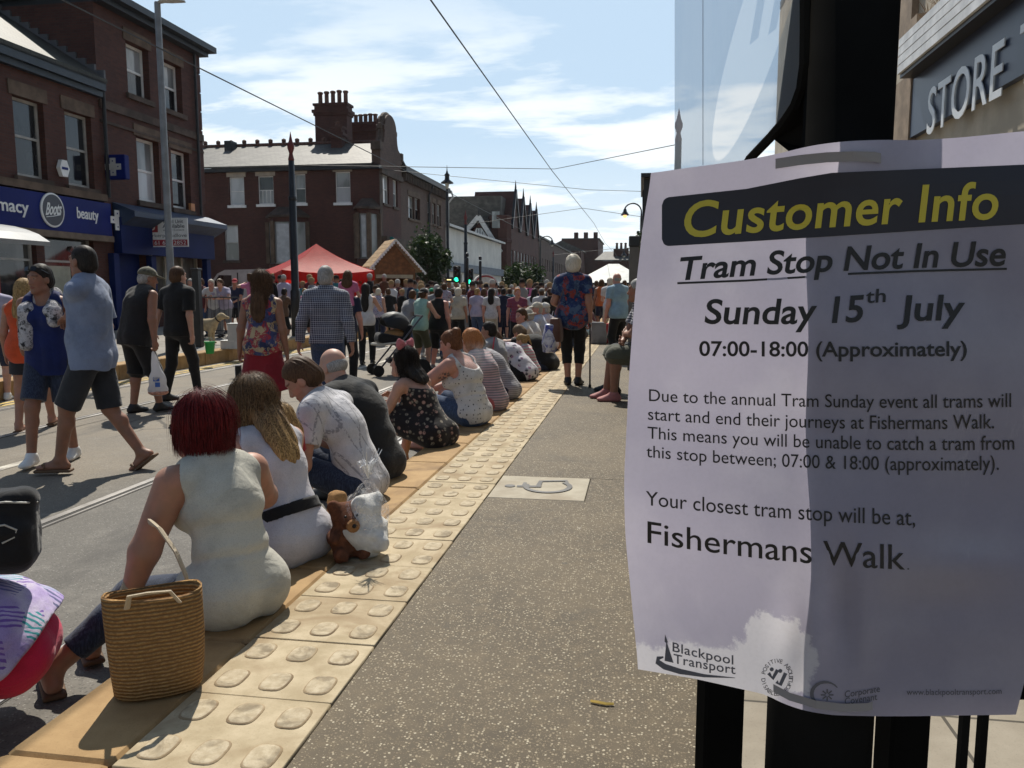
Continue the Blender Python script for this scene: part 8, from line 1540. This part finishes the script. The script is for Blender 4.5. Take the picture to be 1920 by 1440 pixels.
m = MB(); m.cbox((0, .02, .26), (.34, .4, .10), 0, .03); m.build("basket", BN_, PR); S = Sdf(.02); S.el((0, .08, .72), (.13, .20, .09)).sp((0, .0, .84), .075); sdf_obj("blanket", S, .014, mat("tan blanket", (.42, .24, .10), .9), PR)

# ---- vapour drifting over the large woman's shoulder
q = at(893, 672, Y=6.95); bpy.ops.mesh.primitive_uv_sphere_add(segments=20, ring_count=12, radius=1, location=tuple(q)); sm_ = bpy.context.object; sm_.name = "smoke"; sm_.scale = (.22, .16, .20); t = NT("thin vapour"); t.n.remove(t.b); vp = t.new("ShaderNodeVolumePrincipled"); vp.inputs['Color'].default_value = (.85, .86, .9, 1); gd = t.new("ShaderNodeVectorMath", operation='LENGTH'); t.put(gd.inputs[0], t.co()); t.put(vp.inputs['Density'], t.math('MULTIPLY', t.math('MULTIPLY', t.rng(gd.outputs['Value'], .25, .95, 1, 0), t.rng(t.noise(2.2, 4, .6, dist=.8), .40, .62)), 2.6)); t.l.new(vp.outputs[0], t.out.inputs['Volume']); sm_.data.materials.append(t.mat); tag(sm_, kind="stuff")
# ================================================================== CROWD
PAL = {'white': (.58, .57, .58), 'cream': (.50, .45, .36), 'lilac': (.40, .36, .48), 'navy': (.018, .022, .05), 'black': (.013, .013, .014), 'red': (.38, .04, .045), 'blue': (.05, .12, .36), 'sky': (.25, .38, .48), 'mint': (.32, .50, .42), 'grey': (.22, .22, .23), 'pink': (.55, .16, .30), 'brown': (.12, .07, .045), 'teal': (.04, .16, .18), 'orange': (.50, .14, .05), 'maroon': (.12, .03, .035), 'olive': (.09, .09, .05), 'floral': (.40, .38, .48), 'denim': (.035, .055, .10)}
def cl(c, pat=None): return m_cloth(c + " crowd cloth " + (pat or ''), PAL[c], pat, c2=(.06, .06, .12) if pat in ('blossom', 'stripe', 'check', 'dots') else (.4, .1, .15), c3=(.35, .12, .20))
CROWD = [  # px, py of the head top, distance, faces, top, bottom, hair, label, extras
 (645, 532, 12.0, 5, 'navy', 'black', ('short', 'brown'), "dark-haired man in navy T-shirt with a girl on his shoulders, beside the checked shirt", {}),
 (685, 535, 15.4, 8, 'white', 'black', ('long.42', 'black'), "slim woman with very long dark hair, white top and black trousers", dict(sex='f', sleeve=0)),
 (708, 558, 21.0, -10, 'floral', 'navy', ('short', 'white'), "white-haired woman in a floral vest and navy cropped trousers near the pushchair", dict(sex='f', pat='blossom', sleeve=0)),
 (729, 556, 22.5, 30, 'black', 'black', ('short', 'brown'), "person in black standing right of the floral vest woman", {}),
 (757, 560, 15.8, -40, 'grey', 'denim', ('short', 'brown'), "person in a grey-blue top leaning over behind the pushchair", dict(lean=22)),
 (786, 541, 14.3, -28, 'mint', 'olive', ('crop', 'brown'), "man in a mint green vest and dark cap pushing the pushchair", dict(sleeve=0, lean=10, hands=((-.12, .42, .98), (.16, .42, .98)), hat=('cap_back', 'black'), blen=1.0)),
 (799, 545, 17.5, 10, 'white', 'grey', ('crop', 'grey'), "grey-haired man in white behind the mint green vest", {}),
 (808, 556, 18.5, 0, 'black', 'black', ('crop', 'brown'), "person in a green cap between the mint vest man and the girl carrier", dict(hat=('cap', 'green'))),
 (821, 568, 14.6, -14, 'black', 'black', ('short', 'black'), "woman in a sleeveless black outfit standing beside the man in the mint vest", dict(sex='f', sleeve=0, skin='pink', g=1.2)),
 (818, 536, 17.0, 6, 'grey', 'denim', ('receding', 'grey'), "balding man with a patterned child on his shoulders", {}),
 (858, 556, 20.0, -6, 'cream', 'black', ('perm', 'white'), "stout white-haired woman in a cream top and black trousers, seen from behind", dict(sex='f', g=1.2)),
 (870, 550, 23.0, 20, 'white', 'grey', ('short', 'brown'), "man in white just behind the stout woman in cream", {}),
 (893, 550, 22.0, -20, 'lilac', 'denim', ('short', 'blonde'), "fair-haired person in a lilac shirt under the right traffic light", {}),
 (908, 559, 23.5, 30, 'brown', 'brown', ('bob', 'brown'), "brown-haired woman in brown between the lilac shirt and the lace top", dict(sex='f')),
 (921, 551, 20.5, 4, 'white', 'cream', ('long.30', 'black'), "dark-haired woman in a white lace top and cream trousers, back to the lens", dict(sex='f', pat='dots')),
 (934, 548, 25.0, -15, 'blue', 'navy', ('short', 'brown'), "man in a bright blue T-shirt right of the lace top woman", {}),
 (944, 553, 23.0, 12, 'navy', 'navy', ('short', 'black'), "man in all navy standing right of the bright blue T-shirt", {}),
 (970, 556, 18.5, 184, 'red', 'black', ('short', 'ginger'), "ginger man in a red checked shirt with a waist bag, facing the lens", dict(pat='check', skin='pink')),
 (977, 543, 26.0, 20, 'sky', 'denim', ('short', 'black'), "dark-haired man in sky blue standing above the ginger man's shoulder", {}),
 (991, 555, 24.0, 0, 'black', 'black', ('bob', 'black'), "woman in black immediately left of the woman with the dark ponytail", dict(sex='f')),
 (1001, 558, 21.5, -12, 'white', 'denim', ('long.28', 'black'), "woman in white with long dark hair, left of the man in the pale cap", dict(sex='f')),
 (1016, 544, 20.5, 10, 'white', 'grey', ('crop', 'brown'), "man in a white T-shirt and grey peaked cap near the seated caps", dict(hat=('cap', 'grey'))),
 (1034, 558, 20.0, 30, 'black', 'black', ('short', 'brown'), "person in black half hidden left of the elderly woman's elbow", {}),
 (956, 556, 27.0, 0, 'teal', 'denim', ('short', 'brown'), "person in teal standing left of the ginger man", {}),
 (884, 562, 28.0, 10, 'floral', 'denim', ('bob', 'blonde'), "blonde woman in a pale flowered top far behind the cream top woman", dict(sex='f', pat='blossom')),
 (742, 550, 26.0, 14, 'maroon', 'black', ('short', 'black'), "dark-haired person in maroon below the timber hut counter", {}),
 (768, 556, 27.0, -14, 'red', 'denim', ('short', 'brown'), "person in red behind the grey-blue stooping figure", {}),
 (1128, 552, 24.0, 12, 'orange', 'navy', ('bob', 'brown'), "tanned woman in an orange top right of the walking stick", dict(sex='f', sleeve=0, skin='brown', plat=1)),
 (1144, 557, 20.0, 6, 'white', 'cream', ('short', 'white'), "white-haired woman in a pale top with a backpack, right of the elderly woman", dict(sex='f', plat=1)),
 (1162, 523, 14.0, 40, 'sky', 'black', ('ring', 'grey'), "tall bald man in a sky blue shirt standing behind the bench", dict(plat=1, skin='pink')),
 (1117, 560, 27.0, -20, 'navy', 'black', ('short', 'brown'), "person in navy just right of the elderly woman's sleeve", dict(plat=1)),
 (1170, 558, 26.0, -10, 'grey', 'grey', ('short', 'brown'), "person in grey far behind the sky blue shirt", dict(plat=1)),
 (381, 553, 19.6, 150, 'maroon', 'denim', ('short', 'brown'), "man in maroon leaning at the left end of the steel barrier", dict(plat=1, skin='pink')),
 (402, 558, 19.5, 190, 'white', 'grey', ('short', 'white'), "white-haired person in a white shirt leaning both arms on the barrier", dict(plat=1, skin='pink', hands=((-.2, .45, 1.02), (.2, .45, 1.02)), lean=18)),
 (414, 543, 20.8, 184, 'brown', 'brown', ('short', 'white'), "white-haired man in brown standing behind the barrier", dict(plat=1, skin='tan')),
 (423, 560, 19.5, 172, 'lilac', 'grey', ('short', 'brown'), "brown-haired person in lilac leaning on the barrier beside the white shirt", dict(plat=1, lean=16, hands=((-.2, .45, 1.02), (.2, .45, 1.02)))),
 (442, 553, 20.4, 186, 'navy', 'black', ('crop', 'brown'), "person in navy with a red cap behind the barrier's right end", dict(plat=1, hat=('cap', 'redcap'))),
 (478, 538, 13.6, 6, 'lilac', 'denim', ('short', 'black'), "dark-haired man in lilac carrying a pink girl, behind the red skirt woman", {}),
 (573, 560, 22.0, 40, 'pink', 'black', ('pony', 'blonde'), "person in bright pink at the front of the red gazebo", dict(sex='f')),
 (530, 572, 21.0, -30, 'brown', 'black', ('short', 'black'), "dark-haired person in brown left of the gazebo's front corner", dict(skin='brown')),
 (717, 562, 33.0, 0, 'black', 'black', ('short', 'black'), "person in black at the left post of the timber hut", {}),
 (775, 548, 30.0, 180, 'brown', 'black', ('short', 'black'), "hut customer in brown facing the lens", dict(skin='tan')),
 (360, 570, 20.5, 170, 'grey', 'black', ('short', 'grey'), "grey-haired person in grey beyond the black post", dict(plat=1)),
 (848, 552, 29.0, 10, 'navy', 'navy', ('short', 'brown'), "person in dark navy left of the stout woman in cream, far back", {}),
 (900, 551, 34.0, 0, 'sky', 'denim', ('short', 'brown'), "far person in sky blue beneath the right traffic light post", {}),
 (929, 552, 34.0, 0, 'cream', 'denim', ('short', 'grey'), "far person in cream right of the stall arch", {}),
 (962, 549, 36.0, 10, 'lilac', 'navy', ('short', 'black'), "far person in lilac below the low street tree", {}),
 (1048, 553, 30.0, 0, 'red', 'black', ('short', 'brown'), "far person in red just left of the elderly woman", {}),
]
hatc = {'black': C("black cap cloth", (.014, .014, .015)), 'green': C("green cap cloth", (.01, .22, .12)), 'grey': C("grey cap cloth", (.2, .19, .18)), 'redcap': C("red cap cloth", (.40, .02, .03))}
rc2 = random.Random(11)
for (px, py, Y, rz, tp, bt, hr, lab, ex) in CROWD:
    zg = 0.0 if ex.get('plat') else ROAD; q = at(px, py, Y=Y); sex = ex.get('sex', 'm'); H = min(1.88, max(1.52, (q[2] - zg) + (.02 if ex.get('hat') is None else -.02)))
    kw = dict(lean=ex.get('lean', rc2.uniform(0, 4)), curve=rc2.uniform(2, 8), head=(rc2.uniform(-25, 25), rc2.uniform(-2, 8), 0), hands=ex.get('hands', (None if rc2.random() < .55 else (-.10, .30, 1.0 + rc2.uniform(-.1, .2)), None if rc2.random() < .6 else (.12, .30, 1.05 + rc2.uniform(-.1, .2)))), feet=((-.10, rc2.uniform(-.06, .04), .085), (.10, rc2.uniform(-.04, .12), .085)))
    hat = ex.get('hat'); res = .013 if Y < 15 else .017 if Y < 23 else .022
    person(lab, (q[0], Y, zg), rz, H, ex.get('g', rc2.uniform(.98, 1.2)), sex, ex.get('skin', rc2.choice(['fair', 'pink', 'tan', 'fair'])), res, top=dict(m=cl(tp, ex.get('pat')), sleeve=ex.get('sleeve', .6), hem=-.10, loose=.01), bottom=dict(m=cl(bt) if bt != 'denim' else DENIM_L, len=ex.get('blen', rc2.choice([2.0, 2.0, 1.05, .9])), flare=.012), hair=hr, shoes=rc2.choice(['black', 'white', 'grey']), hat=(hat[0], hatc[hat[1]]) if hat else None, group="onlookers in the street", **kw)
for k, (Y, tp, bt, hr, lab, hat) in enumerate(((17.7, 'navy', 'denim', ('short', 'brown'), "brown-haired man in navy sitting on the kerb beyond the row of pale caps", None), (18.6, 'pink', 'navy', ('long.25', 'blonde'), "blonde woman in pink sitting on the kerb far along the row", None), (19.4, 'white', 'grey', ('short', 'grey'), "grey-haired person in white sitting on the kerb far along the row", None), (20.5, 'black', 'denim', ('bob', 'black'), "dark-haired woman in black sitting far along the kerb", None), (21.6, 'sky', 'olive', ('crop', 'brown'), "man in sky blue and a dark cap sitting far along the kerb", ('cap', 'black')), (22.9, 'red', 'denim', ('short', 'brown'), "person in red sitting far along the kerb", None), (24.2, 'cream', 'navy', ('perm', 'white'), "white-haired woman in cream sitting at the far end of the kerb row", None), (25.6, 'maroon', 'black', ('short', 'black'), "person in maroon sitting at the far end of the kerb row", None))):
    person(lab, (-1.50, Y, 0), rc2.uniform(62, 100), rc2.uniform(1.62, 1.82), rc2.uniform(1.0, 1.2), 'f' if hr[0] in ('bob', 'perm', 'long.25') else 'm', rc2.choice(['fair', 'pink', 'tan']), .02, top=dict(m=cl(tp), hem=-.13), bottom=dict(m=cl(bt), len=1.3), hair=hr, shoes='black', hat=(hat[0], hatc[hat[1]]) if hat else None, group="onlookers seated along the kerb", pelvis=(0, 0, .125), lean=rc2.uniform(2, 20), curve=rc2.uniform(10, 28), head=(rc2.uniform(-20, 40), rc2.uniform(0, 18), 0), hands=((-.1, .48, .3), (.12, .48, .3)), feet=((-.12, .5, -.175), (.12, .5, -.175)))
# children riding on shoulders
def rider(px, py, Y, rz, tp, hr, lab, pat=None, arms=None, zg=ROAD):
    q = at(px, py, Y=Y); H = 1.05; k = Skel(H, 1, 'f', pelvis=(0, 0, .3)); dz = k.head_p(0, 0, .14)[2]
    person(lab, (q[0], Y, q[2] - dz), rz, H, .95, 'f', 'fair', .012, top=dict(m=cl(tp, pat), hem=-.08, sleeve=.6), bottom=dict(m=cl('denim'), len=.8), hair=hr, shoes='white', pelvis=(0, 0, .3), hands=arms or ((-.12, .18, .38), (.12, .18, .38)), feet=((-.10, .22, .12), (.10, .22, .12)), group="children carried on shoulders")
rider(652, 506, 12.0, 5, 'pink', ('long.22', 'brown'), "long-haired girl in pink on the shoulders of the man in navy"); rider(470, 512, 13.6, -20, 'pink', ('bun', 'brown'), "small girl in pink with raised arms above the red skirt woman", None, ((-.30, .10, .62), (.26, .12, .60))); rider(833, 530, 17.0, 6, 'floral', ('short', 'brown'), "child in a navy patterned shirt on the balding man's shoulders", 'blossom')
q = at(1147, 575, Y=19.8); soft_bag("backpack", (q[0], 19.75, q[2] - .28), 6, "dusky pink backpack on the white-haired woman right of the walking stick", (.26, .14, .38), C("dusky pink canvas", (.20, .10, .10)), nm="pack", cat="backpack", res=.016)
q = at(1122, 618, Y=18.6); soft_bag("shopping_bag", (q[0], 18.6, 0), 12, "grey shopping bag standing on the platform right of the walking stick", (.34, .2, .5), cl('grey'), nm="bag_body", res=.018); q = at(1137, 618, Y=18.9); soft_bag("shopping_bag", (q[0], 18.9, 0), -8, "red shopping bag standing beside the grey one on the platform", (.24, .18, .46), cl('red'), nm="bag_body", res=.018)
# farther off the crowd reads as one mass: one object
def mass():
    r = np.random.RandomState(5); V, Fq, Cc = [], [], []; b = 0
    tops = [PAL[k] for k in ('white', 'cream', 'lilac', 'navy', 'black', 'maroon', 'blue', 'black', 'grey', 'pink', 'brown', 'teal', 'black', 'navy')]
    for i in range(420):
        Y = r.uniform(24, 66) if i < 190 else r.uniform(23, 42); X = r.uniform(-8.4, -1.9) if i < 150 or i > 290 else (r.uniform(-1.2, 2.2) if i < 190 else r.uniform(-13.5, -9)); zg = ROAD if -8.6 < X < -1.7 else 0.0; h = r.uniform(1.50, 1.86) if r.rand() > .16 else r.uniform(.95, 1.35); w = r.uniform(.19, .25); sk_ = (.33, .18, .13); tp = tops[r.randint(len(tops))]; bt = tops[r.choice([3, 4, 8, 12])]; hr = [(.05, .03, .02), (.02, .016, .014), (.3, .2, .1), (.4, .38, .35)][r.randint(4)]; a = r.uniform(0, 3.14); ca, sa = math.cos(a), math.sin(a)
        rings = [(0, .10, .09, bt), (.25, .13, .10, bt), (.48, w * .80, .13, bt), (.53, w * .82, .14, tp), (.68, w * .86, .13, tp), (.80, w, .12, tp), (.845, w * .55, .09, tp), (.85, .06, .06, sk_), (.875, .06, .06, sk_), (.90, .085, .09, sk_), (.94, .09, .10, hr), (.98, .075, .085, hr), (1.0, .02, .02, hr)]
        n = 8
        for z, rx, ry_, c in rings:
            for j in range(n): t_ = 6.2832 * j / n; x, y = rx * math.cos(t_), ry_ * math.sin(t_); V.append((X + x * ca - y * sa, Y + x * sa + y * ca, zg + z * h)); Cc.append((*c, 1))
        for k in range(len(rings) - 1):
            for j in range(n): j2 = (j + 1) % n; Fq.append((b + k * n + j, b + k * n + j2, b + k * n + n + j2, b + k * n + n + j))
        b += len(rings) * n
    t = NT("mixed crowd clothes"); a_ = t.new("ShaderNodeAttribute"); a_.attribute_name = "Col"; m_ = t.fin(a_.outputs[0], .85, .2); o = link("crowd", np.array(V), np.array(Fq), m_, None, True); ca_ = o.data.color_attributes.new("Col", 'FLOAT_COLOR', 'POINT'); ca_.data.foreach_set("color", np.array(Cc, F32).ravel()); tag(o, kind="stuff")
mass()

# the air over the far end of the street
m = MB(); m.box(-70, 70, -25, 330, ROAD - 1.0, 26); hz_ = m.build("haze", mat("air", (1, 1, 1))); t = NT("thin summer haze"); t.n.remove(t.b); vp = t.new("ShaderNodeVolumePrincipled"); vp.inputs['Color'].default_value = (.86, .92, 1, 1); vp.inputs['Density'].default_value = .00009; vp.inputs['Anisotropy'].default_value = .4; t.l.new(vp.outputs[0], t.out.inputs['Volume']); hz_.data.materials[0] = t.mat; tag(hz_, kind="stuff")
